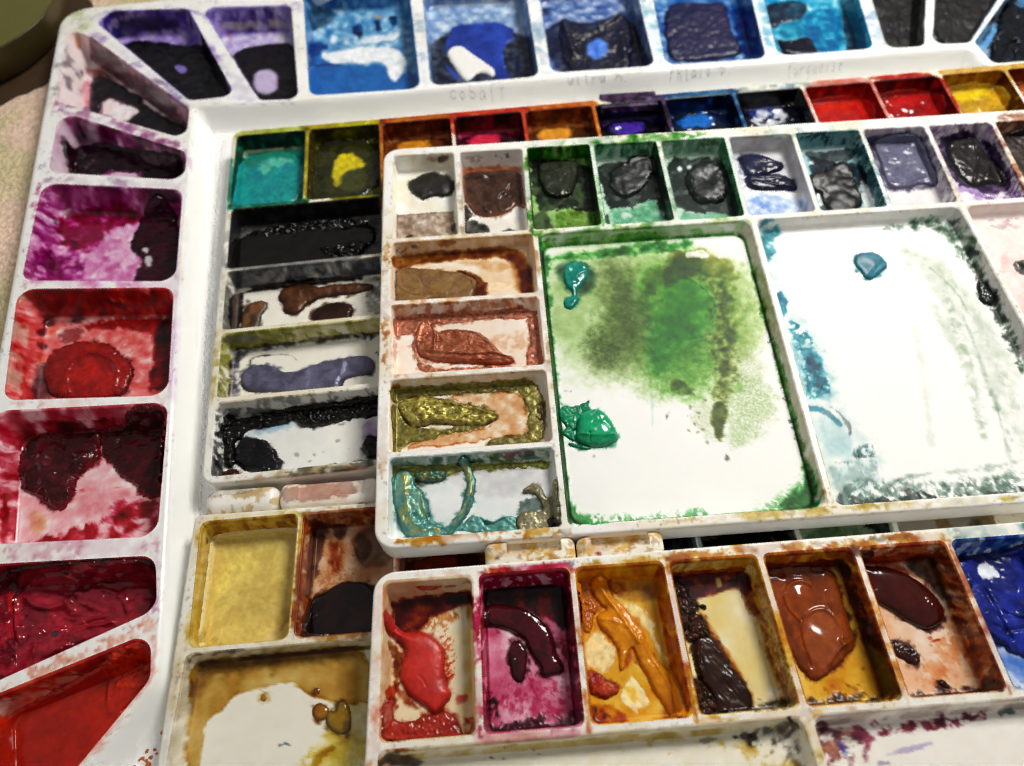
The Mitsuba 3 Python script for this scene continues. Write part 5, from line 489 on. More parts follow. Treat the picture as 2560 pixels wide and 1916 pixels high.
 'G9': {'parent':'Bl','rim':[[-83.15,50.71],[43.03,51.8],[37.31,-22.43],[-87.36,-20.37]],'z':15,'depth':5.5,'draft':[1.5,1.2,1.2,1.6],'r':2,'rf':3,'fillet':2,'feats':[{'t':'t','p':None,'col':'f0ecde','a':0.4},{'t':'t','p':'F:0:1','col':'b4a884','a':0.5,'b':(10,0.3,0.4)},{'t':'t','p':'F:0:0.35','col':'8a6a18','a':0.9,'e':0.5},{'t':'t','p':'L:0:1','col':'b0a48c','a':0.5,'b':(6,0.4,0.3)},{'t':'o','p':[-84.4,51.8,-83.9,51.4,-82.8,49.4,-84.1,50.5],'col':'2a2410','a':0.9,'e':0.5,'s':0.5},{'t':'o','p':[-84,50.1,-82.4,47.7,-82,40,-82.5,39,-83,45.7],'col':'4a3c18','a':0.7,'e':0.5,'s':0.5},{'t':'t','p':[-83.5,51.9,-61.8,52.6,-70.3,52,-82.7,51],'col':'5a4a50','a':0.7,'e':0.8,'b':(5,0.45,0.15)},{'t':'o','p':[-82.1,46,-81,46,-81.2,45.5],'col':'f4f0e4','a':0.8,'e':0.1},{'t':'t','p':[-83.3,49.6,-73.7,48.9,-56.7,49.7,-37.4,51.1,-35.3,34.4,-39.2,36.4,-43.6,35.2,-46.2,36.5,-49.4,37.4,-53,39.7,-55.6,41.9,-59,42.4,-64,41.8,-69.1,41.3,-71.9,40.4,-73.5,37.6,-76.7,35.5,-78.2,33.1,-78.3,28.6,-78.8,22.8,-81.9,22.9,-82.6,40],'col':'bc8c34','a':0.85,'s':0.35,'e':0.5,'ring':0.4,'g':0.5,'gs':5},{'t':'t','p':[-83.1,50.2,-39.7,51.9,-39.4,48.5,-52.5,47.8,-69.5,45.9,-79.6,45.1,-81,39.8,-82.4,41.9],'col':'6a5830','a':0.5,'s':2.5,'e':1.5},{'t':'t','p':[-48.1,29.8,-45.1,29.6,-39.4,27.8,-35.2,24.5,-35.6,15.9,-55,17.3,-52.3,22.8,-51.3,25.7,-47.5,26.9],'col':'d8bc40','a':0.9,'s':1.2,'e':1.4,'b':(6,0.35,0.3)},{'t':'t','p':[-45.4,35.2,-39,36.7,-35.4,36.3,-35.2,24.5,-43.4,28.3,-48.1,29.8,-45.7,31.5],'col':'d8c890','a':0.9,'s':1.2,'e':1},{'t':'t','p':[-51.2,22.4,-49.9,25,-45.6,26.4,-45.3,25.4,-48.9,23.4,-49.1,20.4],'col':'c0981c','a':0.9,'s':0.5,'e':0.6},{'t':'t','p':[-58.9,27.6,-58.6,27.8,-58.6,27.4],'col':'111014','a':1},{'t':'o','p':[-58.9,27.7,-58.6,27.9,-58.1,27.3,-58.9,27.2],'col':'14141a','a':0.95,'e':0.15,'s':0.12},{'t':'t','p':[-58.1,27.7,-57.5,28.1,-56.6,27.4],'col':'7a8a9a','a':1,'w':0.5,'s':0.15,'e':0.1}]},
 'W1': {'parent':'A','rim':[[-155.69,316.17],[-150.22,323.95],[-117.46,322.53],[-113.54,313.3],[-91.62,264.5],[-109.91,263.35]],'z':14,'depth':11,'draft':[2,3.5,2,1.2,1.5,1.5],'r':4,'rf':3.2,'feats':[{'t':'t','p':None,'col':'9a80d0','a':1,'g':0.8},{'t':'t','p':'F:0:1','col':'4a32a0','a':1.2,'b':(6,0.35,0.3)},{'t':'o','p':[-156.6,327.2,-140.8,329.3,-128.1,327.8,-125.4,324.4,-131.3,320.7,-146.2,320.7,-153.4,320.8],'col':'1c1440','a':0.85,'s':1.5,'e':1.5},{'t':'t','p':'*:0.8:1','col':'c8b8dc','a':0.4},{'t':'o','p':[-136.3,321.1,-133.4,320,-130.2,314.8,-131.4,312.6,-134.5,315.1],'col':'9a84c8','a':0.7,'e':0.6,'s':0.6},{'t':'o','p':'R:0:1','col':'1a1430','a':0.85,'b':(6,0.42,0.2)},{'t':'t','p':'R:0.3:1','col':'8060c0','a':0.8},{'t':'o','p':[-163.3,315.9,-149.2,330.4,-124.6,328.5,-109.9,322.9,-121.8,329.1,-124.4,327.8,-148.4,328.3,-160.1,315.3],'col':'b8a0d0','a':0.5,'s':1,'e':1.5,'b':(3,0.5,0.2)}]},
 'W2': {'parent':'A','rim':[[-112.61,322.63],[-73.49,320.62],[-66.81,260.36],[-82.39,260.84]],'z':14,'depth':11,'draft':[4,1.5,1.5,2],'r':4,'rf':3.2,'feats':[{'t':'t','p':None,'col':'b8a8dc','a':0.8,'g':0.9},{'t':'t','p':'F:0:1','col':'a8a0d8','a':1,'b':(6,0.4,0.3)},{'t':'t','p':'F:0.1:0.9','col':'8a5a98','a':0.9,'b':(3,0.55,0.12),'k':(2,1)},{'t':'t','p':'L:0:1','col':'9a86cc','a':0.8,'b':(4,0.4,0.3)},{'t':'o','p':'L:0.1:1','col':'3a2c5a','a':0.7,'b':(3,0.6,0.08)},{'t':'o','p':'F:0.2:0.5','col':'cfc4b0','a':0.6,'b':(4,0.5,0.2)},{'t':'o','p':[-104.3,319.2,-102.3,319.6,-101.5,313.2,-103.2,312.2],'col':'7a1c2c','a':0.7,'e':0.8,'s':0.8},{'t':'o','p':[-94.2,321,-92.1,320.3,-93,318,-94.3,317.8],'col':'4a2a50','a':0.7,'e':0.8,'s':0.6},{'t':'o','p':[-86.3,319.5,-84.9,318.7,-85.8,315.1,-86.5,316.1],'col':'3a2448','a':0.7,'e':0.7,'s':0.6},{'t':'o','p':'R:0:1','col':'34243c','a':0.7},{'t':'t','p':[-89.5,284.5,-89.3,289.6,-86.2,292.4,-81.1,290.5,-79,283.6,-80.1,277.4,-84.8,276.6,-89.4,275.1],'col':'c8b4e0','a':0.3}]},
 'W3': {'parent':'A','rim':[[-166.84,313.95],[-156.02,307.03],[-109.05,259.08],[-108.03,241.46],[-163.28,268.21]],'z':14,'depth':11,'draft':[3,4,1.5,1.2,5],'r':4,'rf':3.2,'feats':[{'t':'t','p':None,'col':'f0d8dc','a':0.7},{'t':'t','p':'F:0:1','col':'e8c8cc','a':0.6,'b':(7,0.4,0.3)},{'t':'t','p':'R:0:1','col':'a08090','a':0.8},{'t':'o','p':'R:0:0.7','col':'2c1420','a':0.7,'b':(6,0.45,0.1)},{'t':'t','p':'L:0:1','col':'d0b8c8','a':0.7},{'t':'t','p':'N:0:1','col':'b090a8','a':0.8},{'t':'t','p':[-161.4,302.6,-142.9,299.8,-136.1,291.1,-144.1,289.1,-153.3,294.4,-158.8,294.9],'col':'8a4a4c','a':1,'s':2,'e':1.5},{'t':'o','p':[-167.1,315.7,-162.2,316.8,-166,309.5,-167.5,306.5,-168.5,309.8],'col':'c08030','a':0.85,'e':0.6,'s':0.6},{'t':'o','p':[-171.3,301.5,-169.9,301,-163.7,292.9,-159.6,279.8,-161.3,278,-167.3,281.9,-169.9,289.8],'col':'4a3048','a':0.75,'s':1,'e':1.5,'b':(3,0.45,0.15)},{'t':'o','p':[-156.4,308.9,-149.1,302.8,-136.1,291.1,-124.2,282.6,-115.1,272.3,-112.2,263.6,-118.2,264.4,-129,273.7,-140.5,286.1,-151.9,298.6],'col':'3a1c28','a':0.8,'s':0.8,'e':1},{'t':'o','p':[-156.2,302,-151.8,299.5,-154,299.3,-155.9,299.9],'col':'1a0c10','a':0.9,'e':0.4},{'t':'o','p':[-163.6,295.2,-162.4,297.2,-161.8,293.5,-162.5,292],'col':'1c0e12','a':0.9,'e':0.4},{'t':'t','p':[-157.7,288.8,-155.2,290.5,-153.9,286.4,-156.2,284.6],'col':'c83a50','a':0.8,'s':0.7},{'t':'t','p':[-161.5,288.8,-159.1,296.1,-155.7,278.7,-158,276.9],'col':'e890a0','a':0.8,'s':1},{'t':'o','p':[-148.6,272.1,-144.9,277.6,-140.7,276.3,-135.4,271.9,-138.6,271.1,-142.3,269.5,-146.6,266],'col':'ece6ea','a':0.8,'e':0.5,'s':0.6},{'t':'t','p':[-157.8,278.9,-144.9,269.9,-148.6,268.3,-161.9,270.8],'col':'9a6a80','a':0.8,'e':1}]},
 'W4': {'parent':'A','rim':[[-159.84,262.3],[-106.88,234.88],[-105.88,220.21],[-157.04,228.85]],'z':14,'depth':11,'draft':[3.5,1.5,1,3],'r':5,'rf':4,'feats':[{'t':'t','p':None,'col':'d8b4cc','a':0.8},{'t':'t','p':'F:0:1','col':'a04080','a':1,'b':(6,0.38,0.25)},{'t':'o','p':'F:0:0.7','col':'3a0c24','a':0.6,'b':(7,0.5,0.1)},{'t':'t','p':'L:0:1','col':'e0d4dc','a':0.5},{'t':'t','p':'F:0.5:1','col':'7a2454','a':1,'b':(4,0.55,0.12)},{'t':'o','p':[-163.1,255.5,-162.4,254.9,-162.8,249.3,-163.8,250.1],'col':'8a4a7a','a':0.4,'e':0.8},{'t':'o','p':[-156.7,257.5,-153.1,258.5,-151.2,256.7,-153.2,254.9,-155.8,253.6,-156.8,255.1],'col':'2a0a18','a':0.93,'e':0.6},{'t':'o','p':[-164.9,240.7,-161.4,244.1,-157.9,234.2,-164,228.8],'col':'d4ccd2','a':0.6,'s':1}]},
 'W5': {'parent':'A','rim':[[-157.97,223.61],[-105.89,215.78],[-102.8,173.57],[-155.15,178.4]],'z':14,'depth':11,'draft':[3.5,1.5,1.2,4],'r':5,'rf':4,'feats':[{'t':'t','p':None,'col':'e0a0cc','a':0.9,'g':0.9},{'t':'t','p':'F:0:1','col':'a02474','a':1.2,'b':(5,0.38,0.25)},{'t':'t','p':'F:0.3:1','col':'d8a0c4','a':0.8,'b':(4,0.45,0.2)},{'t':'t','p':'L:0:1','col':'d8a8d0','a':0.7,'b':(3,0.4,0.2),'k':(1,2.5)},{'t':'t','p':'L:0:1','col':'a83888','a':0.8,'b':(2.5,0.55,0.1)},{'t':'t','p':'R:0:1','col':'e8d0e4','a':0.5},{'t':'t','p':[-156.8,216,-148.8,220.1,-140.3,217.6,-131.8,219.9,-123.2,214.3,-125.7,210.6,-136.9,210.1,-136.8,202.1,-145.3,198.4,-152.2,204.9],'col':'b01060','a':1.4,'s':1.2,'e':1.5,'g':0.9},{'t':'o','p':[-152.5,209,-147,212.4,-138.1,210.2,-137.1,204.5,-143.9,202.9,-149.8,204.1],'col':'7a0c38','a':0.8,'s':1,'e':1.3},{'t':'o','p':[-157.4,213.9,-155.9,215.4,-155,211.4,-156.1,210.3],'col':'4a0a24','a':0.85,'e':0.7},{'t':'o','p':[-155.4,217.6,-152,219.5,-151.7,218.6,-154.8,215.2],'col':'f0c8e0','a':0.7,'e':0.3},{'t':'t','p':[-120.4,223.7,-112.8,224.4,-104.5,222,-107.8,218.7,-117.5,220.3],'col':'5a0c34','a':1.4,'s':0.7,'e':1.2},{'t':'o','p':[-125.2,216.9,-117.5,219.7,-115.5,218.2,-122,214.2],'col':'eca4cc','a':0.6,'e':0.6,'s':0.6},{'t':'t','p':[-160.8,197.4,-145.3,198.4,-140.2,190.8,-161.1,184.3],'col':'a82c8a','a':1,'s':1,'e':1.2,'k':(1,2),'b':(3,0.4,0.2)},{'t':'t','p':[-144.5,200.6,-138.1,203.8,-127.4,203,-121.3,200.9,-125.1,195.2,-122.8,189.3,-139,190.6],'col':'f0d0e4','a':0.3},{'t':'t','p':[-158.6,198.7,-147.2,208.9,-143.3,193.2,-138.5,180.4,-154.6,175],'col':'b02a8c','a':1,'s':0.8,'e':1,'b':(3,0.42,0.2)},{'t':'t','p':[-152.6,199.7,-147.8,199.7,-147.1,189.2,-148.7,189.3],'col':'f0c8e8','a':0.3},{'t':'t','p':[-144.4,205.6,-127.6,204.1,-121.3,192.2,-123.9,173.2,-138.5,180.4,-143.6,196.3],'col':'e09ac8','a':0.6,'b':(4,0.5,0.2)},{'t':'o','p':[-162.5,184.1,-158.9,180.1,-160.3,177.2],'col':'8a1c5c','a':0.8,'e':0.8}]},
 'W6': {'parent':'A','rim':[[-155.44,175],[-103.01,171.19],[-99.16,129.15],[-149.76,131.62]],'z':14,'depth':11,'draft':[4,1.5,1.2,4.5],'r':5,'rf':4,'feats':[{'t':'t','p':None,'col':'e88080','a':1,'g':0.7},{'t':'t','p':'F:0:1','col':'c83024','a':1.2,'b':(5,0.35,0.3)},{'t':'t','p':'F:0:1','col':'a01818','a':0.8,'b':(7,0.5,0.1)},{'t':'o','p':'F:0.1:0.7','col':'5a0c10','a':0.8,'b':(4,0.68,0.06)},{'t':'t','p':'L:0:1','col':'e89090','a':0.9,'b':(5,0.35,0.3)},{'t':'t','p':'L:0:1','col':'c84848','a':0.7,'b':(3,0.55,0.12)},{'t':'t','p':'R:0:1','col':'b01820','a':1.2,'b':(5,0.35,0.2)},{'t':'o','p':'L:0.6:1','col':'cfc4ac','a':0.4,'b':(5,0.5,0.2)},{'t':'t','p':[-139.1,166.6,-127.2,168.3,-116.1,167.3,-108.2,167.2,-106.9,157.9,-111.4,155.7,-112.9,161,-123.4,164.7,-134.1,163.5],'col':'b01414','a':1.5,'s':0.8,'e':1},{'t':'t','p':[-112.7,167.4,-101,166.8,-97,138.1,-108.3,137.7,-111.3,136.7,-110.8,149.2],'col':'9c1018','a':1.8,'s':0.6,'e':0.8},{'t':'t','p':[-133.8,161.5,-124.2,163.3,-114.9,159.9,-111.8,153.1,-111.7,139.2,-117.6,137.2,-117.2,147.1,-122.8,155.4],'col':'f0b4b0','a':0.6,'s':0.8,'e':1,'b':(2.5,0.4,0.2)},{'t':'o','p':[-146.7,164.1,-143.7,165.1,-143.2,164.1,-146,163.2],'col':'fbe6d8','a':0.9,'e':0.2},{'t':'o','p':[-145.6,166.6,-146.3,164.5,-148.2,163.4,-149,165.4],'col':'e85a30','a':0.7,'e':0.5,'s':0.6},{'t':'o','p':[-142.8,169,-137.1,170.4,-137.1,167.9,-140.6,166.1,-143.5,167],'col':'4a0a10','a':0.93,'e':0.9,'up':0.2},{'t':'o','p':[-132.1,175.1,-125,174.8,-120.6,172.6,-123.5,170.2,-127,173.5],'col':'44090e','a':0.9,'e':1,'s':0.6,'b':(3,0.4,0.1)},{'t':'o','p':[-152.1,170.6,-149.8,171.6,-147.9,169.9,-146.3,167.3,-148.9,165.9,-148.9,162.7,-151.2,161.6,-151.9,164,-150.2,166.9],'col':'4c0a12','a':0.93,'e':0.8,'up':0.25},{'t':'o','p':[-145.9,162.5,-142.1,165.7,-135.6,165.7,-137,161.7,-141.7,158.9],'col':'7c0c10','a':0.85,'e':1},{'t':'o','p':[-150.7,158.6,-149.1,160.1,-147.1,158,-148,155.9,-149.6,156.5],'col':'5a0c12','a':0.9,'e':0.7},{'t':'o','p':[-148,155.9,-145.4,155.8,-147.6,150.7,-149.3,146.5],'col':'d8582c','a':0.5,'e':0.8,'s':0.8},{'t':'o','p':[-149.1,147.3,-148,151.8,-145,152.6,-141,136.6,-148.6,135.4],'col':'2c1a20','a':0.85,'s':1,'e':0.9}]},
 'W7': {'parent':'A','rim':[[-152.85,128.16],[-98.68,126.81],[-95.63,83.51],[-145.59,84.92]],'z':14,'depth':11,'draft':[4,1.5,1.2,4.5],'r':5,'rf':4,'feats':[{'t':'t','p':None,'col':'eeb4bc','a':0.8,'g':0.8},{'t':'t','p':'F:0:1','col':'d05068','a':1.1,'b':(5,0.36,0.25)},{'t':'t','p':'F:0:0.6','col':'a01c34','a':0.8,'b':(6,0.5,0.1)},{'t':'t','p':'L:0:1','col':'c03850','a':1.2,'b':(5,0.36,0.2)},{'t':'t','p':'R:0:1','col':'e090a8','a':0.6},{'t':'o','p':[-137.2,127.8,-134,129.3,-128.8,127.8,-128.1,126.5,-132.9,124.5,-136.3,125.3],'col':'3a0a12','a':0.9,'e':0.7,'up':0.2},{'t':'o','p':[-123.5,128.8,-120.7,129.2,-120.8,127.5,-123.2,127.4],'col':'4a0a14','a':0.9,'e':0.5},{'t':'t','p':[-131.2,126.2,-127.1,125.8,-127.4,123,-131.4,123.4],'col':'e03058','a':0.8,'s':0.6},{'t':'o','p':[-116.2,104.6,-114.5,105.3,-113.9,104.1,-115.6,104],'col':'d83020','a':0.8,'e':0.4},{'t':'o','p':[-126.3,104.9,-125.1,104.8,-124.9,103.7,-125.7,103.8],'col':'d83a30','a':0.7,'e':0.4},{'t':'t','p':[-127.8,109.3,-113.4,106,-105.7,100,-106.7,94.2,-134,96.3,-141.8,99.9,-143.6,103.6,-128.6,98.7],'col':'f0b0b4','a':0.4,'s':1.5},{'t':'t','p':[-118.1,99.2,-110.6,99.4,-103.1,99.8,-102,93.7,-111.6,94.5],'col':'c83050','a':1.1,'s':0.8,'e':1.2,'b':(3,0.4,0.2)},{'t':'t','p':[-127.1,91.2,-120.9,93.8,-112,97.1,-102.9,100.5,-97.5,89,-101,85,-126.5,88.2,-141,82.3,-137.4,90.5],'col':'b01c2c','a':1.3,'s':0.8,'e':1.2,'b':(4,0.38,0.2)},{'t':'t','p':[-117.4,95.1,-112.2,98.2,-108.1,97.3,-109.6,93.9,-114.1,92.6],'col':'c02048','a':0.8,'s':1.5,'e':1},{'t':'t','p':[-139.9,98.9,-135.6,98,-133.1,92.8,-137.5,91],'col':'e8c488','a':0.8,'s':1.2},{'t':'t','p':[-150,104.4,-146.9,103.1,-143.6,85.9,-146.3,87.1],'col':'c0304a','a':1.2,'s':0.6,'e':0.6}]},
 'W8': {'parent':'A','rim':[[-144.12,79.22],[-95.41,78.09],[-92.75,63.1],[-135.5,45.85]],'z':14,'depth':11,'draft':[3,1.5,1.5,4],'r':5,'rf':4,'feats':[{'t':'t','p':None,'col':'b02040','a':1.4},{'t':'t','p':'F:0:1','col':'d890a8','a':0.5,'b':(4,0.45,0.2)},{'t':'o','p':'F:0:0.3','col':'30060e','a':0.9,'e':0.5},{'t':'t','p':'R:0:1','col':'90142c','a':1.3}]},
 'W9': {'parent':'A','rim':[[-134.78,43.07],[-93.37,57.18],[-91.77,45.21],[-106.58,25.64],[-126.85,12.4]],'z':14,'depth':11,'draft':[3.5,1.5,1.5,1.5,3],'r':5,'rf':4,'feats':[{'t':'t','p':None,'col':'d84a28','a':1.2},{'t':'t','p':'F:0:1','col':'d06a4c','a':0.9,'b':(5,0.38,0.25)},{'t':'t','p':'F:0:0.8','col':'c02c14','a':1.1,'b':(5,0.45,0.15),'k':(1,2)},{'t':'o','p':'F:0.2:0.9','col':'e0cfc0','a':0.6,'b':(4,0.62,0.08)},{'t':'t','p':'R:0:1','col':'d04820','a':1.2},{'t':'o','p':[-134.8,47.1,-122.6,52.3,-111.7,53.9,-110.1,52.3,-111.9,49.7,-122.4,43.8,-128.3,41.5,-134.4,41.5],'col':'e09a84','a':0.5,'e':1.2,'s':0.6,'b':(3,0.48,0.1)}]},
 'T1': {'parent':'A','rim':[[-69.86,336.43],[-23.09,333.13],[-18.99,262.14],[-62.75,261.87]],'z':14,'depth':11,'draft':[4,1.5,1.4,1.5],'r':4.5,'rf':3.6,'feats':[{'t':'t','p':None,'col':'5c9ccc','a':1,'g':0.8},{'t':'t','p':'F:0:1','col':'7ab0d8','a':0.8,'b':(6,0.4,0.3)},{'t':'o','p':'F:0.05:0.9','col':'0c3a66','a':0.75,'b':(4,0.64,0.08)},{'t':'t','p':'RL:0:1','col':'8cb8d8','a':0.8},{'t':'o','p':[-69,329.4,-64.5,333.4,-57.2,331.1,-57,323.6,-62.6,319.5,-69.3,316.4],'col':'0a2a4a','a':0.85,'s':1,'e':1},{'t':'o','p':[-58,313.6,-50.9,311.6,-48.8,308.2,-36.8,311.7,-29.7,314.3,-29,310.9,-31.1,307.6,-43.8,306.6,-53.8,307.9,-58,309.2],'col':'eaf0f4','a':0.85,'s':0.7,'e':0.9,'b':(4,0.35,0.2)},{'t':'o','p':[-57.6,300.3,-53.5,303.3,-43.7,305.3,-32.5,303.4,-29.7,302.1,-24.9,293.1,-27.8,287.1,-29.8,279.5,-31.9,280.4,-34.4,285.7,-34.5,292.9,-40,295.6,-44.2,292.8,-50.6,295.5,-57.4,294.5],'col':'f0f3f5','a':0.93,'s':0.5,'e':0.7},{'t':'o','p':[-64.6,301.1,-57.8,302.5,-53.5,303.3,-55.4,294.3,-62.3,295.4,-67.4,292.7],'col':'f0f3f5','a':0.93,'s':0.5,'e':0.7},{'t':'t','p':[-73.5,299.2,-65.1,311.9,-57.7,305.8,-64.7,302.1,-57.4,294,-43.5,291.5,-34.6,291.9,-33.9,284.6,-31,279.2,-13.8,269.7,-21.7,275.7,-71.6,261.9],'col':'1c60a8','a':1.1,'s':0.6,'e':0.5,'g':0.4},{'t':'t','p':[-49.7,319.5,-45.5,321.4,-44.5,309.9,-48.8,312.8],'col':'1c4878','a':1.2,'s':0.7,'e':0.8},{'t':'t','p':[-34,325,-29.6,325.6,-28.9,319.8,-31.9,316.5],'col':'143a66','a':1.2,'s':0.7,'e':0.8},{'t':'o','p':[-39.8,327.2,-36.2,326.3,-36.9,323.4,-38.9,323.2],'col':'b09a50','a':0.6,'e':0.6},{'t':'t','p':[-39.8,323.2,-36.8,322.9,-36.7,313.9,-38.9,315.2],'col':'1c4a78','a':1,'s':0.6,'e':0.6}]},
 'T2': {'parent':'A','rim':[[-17.72,333.21],[27.4,331.85],[28.36,265.02],[-15.11,263.22]],'z':14,'depth':11,'draft':[4,1.5,1.4,1.5],'r':4.5,'rf':3.6,'feats':[{'t':'t','p':None,'col':'7a9cc8','a':0.8,'g':0.8},{'t':'t','p':'F:0:1','col':'a8c0dc','a':0.7,'b':(5,0.42,0.2)},{'t':'o','p':'F:0.1:0.7','col':'2a4a8a','a':0.6,'b':(5,0.52,0.15)},{'t':'o','p':'F:0:0.12','col':'b8b098','a':0.6,'e':0.8},{'t':'t','p':'RL:0:1','col':'8aa0c0','a':0.8,'b':(4,0.4,0.2)},{'t':'o','p':[-15.5,313.4,30.7,310.8,35.8,266.8,23.3,279.2,-15.2,271.2,-21.6,272.7],'col':'0f1224','a':0.95,'s':0.6,'e':0.8},{'t':'t','p':[20.4,292.1,22.8,293,22.3,283.5,19.6,282.7],'col':'2a48b0','a':1},{'t':'o','p':[-9.6,291.7,-5.9,284.1,-3.2,279.7,-6.6,281],'col':'2a48b0','a':0.8,'e':0.6}]},
 'T3': {'parent':'A','rim':[[32.81,331.93],[75.43,332.02],[75.08,267.1],[33.07,266.54]],'z':14,'depth':11,'draft':[4,1.5,1.4,1.5],'r':4.5,'rf':3.6,'feats':[{'t':'t','p':None,'col':'5c78b0','a':0.9,'g':0.8},{'t':'t','p':'F:0:1','col':'9cb0cc','a':0.8,'b':(5,0.42,0.2)},{'t':'o','p':'F:0.3:1','col':'2a3a5c','a':0.7,'b':(4,0.6,0.1)},{'t':'o','p':[28.2,318.6,39.1,327.2,38.2,319.2,29.9,313.6],'col':'16183a','a':0.8,'s':1,'e':1},{'t':'o','p':'R:0:1','col':'3a4c6c','a':0.7,'b':(4,0.4,0.2)},{'t':'o','p':'F:0.0:0.3','col':'e0e4ec','a':0.4,'b':(4,0.5,0.2)},{'t':'o','p':[25.7,301.6,42.4,315.3,49.2,312.4,59.4,312.6,68.7,317.5,74.1,310.2,80.5,283.5,81,266.1,36.9,278,35.4,290.7],'col':'0f1030','a':0.95,'s':0.6,'e':0.8,'up':0.2},{'t':'t','p':[35.7,292.8,37,289.5,35.8,287.5],'col':'7a98d8','a':0.8}]},
 'T4': {'parent':'A','rim':[[82.21,331.37],[125.02,329.66],[120.33,267.4],[79.32,267.2]],'z':14,'depth':11,'draft':[4,1.5,1.4,1.5],'r':4.5,'rf':3.6,'feats':[{'t':'t','p':None,'col':'3a70b0','a':1,'g':0.8},{'t':'t','p':'F:0:1','col':'3a78b8','a':0.8,'b':(6,0.4,0.3)},{'t':'t','p':'R:0:1','col':'58a4d0','a':0.8,'b':(4,0.4,0.25)},{'t':'o','p':'R:0:1','col':'1a3a80','a':0.7,'b':(4,0.55,0.15)},{'t':'t','p':[118.3,317.5,129.2,310.9,129.8,270.5,115.8,283.3,116.5,299.4],'col':'2a7cc0','a':1.2,'s':0.6,'e':1},{'t':'t','p':'L:0:1','col':'4a60a0','a':0.8}]},
 'T5': {'parent':'A','rim':[[130.01,329.17],[171.52,328.81],[164.87,269.32],[125.23,268.45]],'z':14,'depth':11,'draft':[4,1.5,1.4,1.5],'r':4.5,'rf':3.6,'feats':[{'t':'t','p':None,'col':'3aa8cc','a':1,'g':0.8},{'t':'t','p':'R:0:1','col':'60b8d0','a':0.9,'b':(4,0.4,0.25)},{'t':'o','p':'R:0:0.8','col':'103a54','a':0.8,'b':(3,0.55,0.1)},{'t':'t','p':'LF:0:1','col':'48a4d4','a':0.8,'b':(4,0.4,0.25)},{'t':'t','p':[150.8,312.2,167.6,310.1,160.4,282.3,146.1,283.7,146.8,296.7],'col':'28a4c8','a':0.9,'s':1,'e':1,'g':0.9},{'t':'t','p':[139.7,306.2,150,306.7,146.1,294.6,138,290.8,135.5,297.7],'col':'48b4c0','a':0.9,'s':0.8,'e':1},{'t':'o','p':[124.5,310,140.8,319.4,152.6,318.9,152,308.5,146.8,305.4,140,305.1,134.3,298.9,132.4,302.4],'col':'141428','a':0.95,'e':0.8,'up':0.3},{'t':'o','p':[168.7,316.5,173.7,308.5,173.4,273.3,166.5,273,161.2,282.3,163.4,295.1],'col':'0e1c34','a':0.93,'e':1,'s':0.5,'up':0.2}]},
 'T6': {'parent':'A','rim':[[176.5,328.32],[207.15,327.8],[185.55,268.93],[170.08,268.84]],'z':14,'depth':11,'draft':[4,1.5,1.4,1.5],'r':4,'rf':3.2,'feats':[{'t':'t','p':None,'col':'b8c0c8','a':0.8},{'t':'o','p':'*:0:1','col':'1a1a1c','a':0.9,'b':(8,0.28,0.15)}]},
 'T7': {'parent':'A','rim':[[211.42,327.39],[251.39,325.97],[204.5,269.21],[188.82,269.65]],'z':14,'depth':11,'draft':[4,1.5,1.4,1.5],'r':4,'rf':3.2,'feats':[{'t':'t','p':None,'col':'b8c0c8','a':0.8},{'t':'o','p':'*:0:1','col':'1a1a1c','a':0.9,'b':(8,0.28,0.15)}]},
 'T8': {'parent':'A','rim':[[255.65,325.55],[284.75,307.15],[248.89,256.49],[208.98,256.01],[206.32,269.56]],'z':14,'depth':11,'draft':[3,3,2,1.2,1.2],'r':3,'rf':2.4,'feats':[{'t':'t','p':None,'col':'8ab0d4','a':0.9},{'t':'o','p':'*:0:1','col':'10141e','a':0.93,'b':(6,0.36,0.1)},{'t':'o','p':[218.2,280.2,231.2,295.4,236,298.4,230.5,289.9,221.6,279.9,219.1,279],'col':'5aa4dc','a':0.8,'e':0.7}]},
}
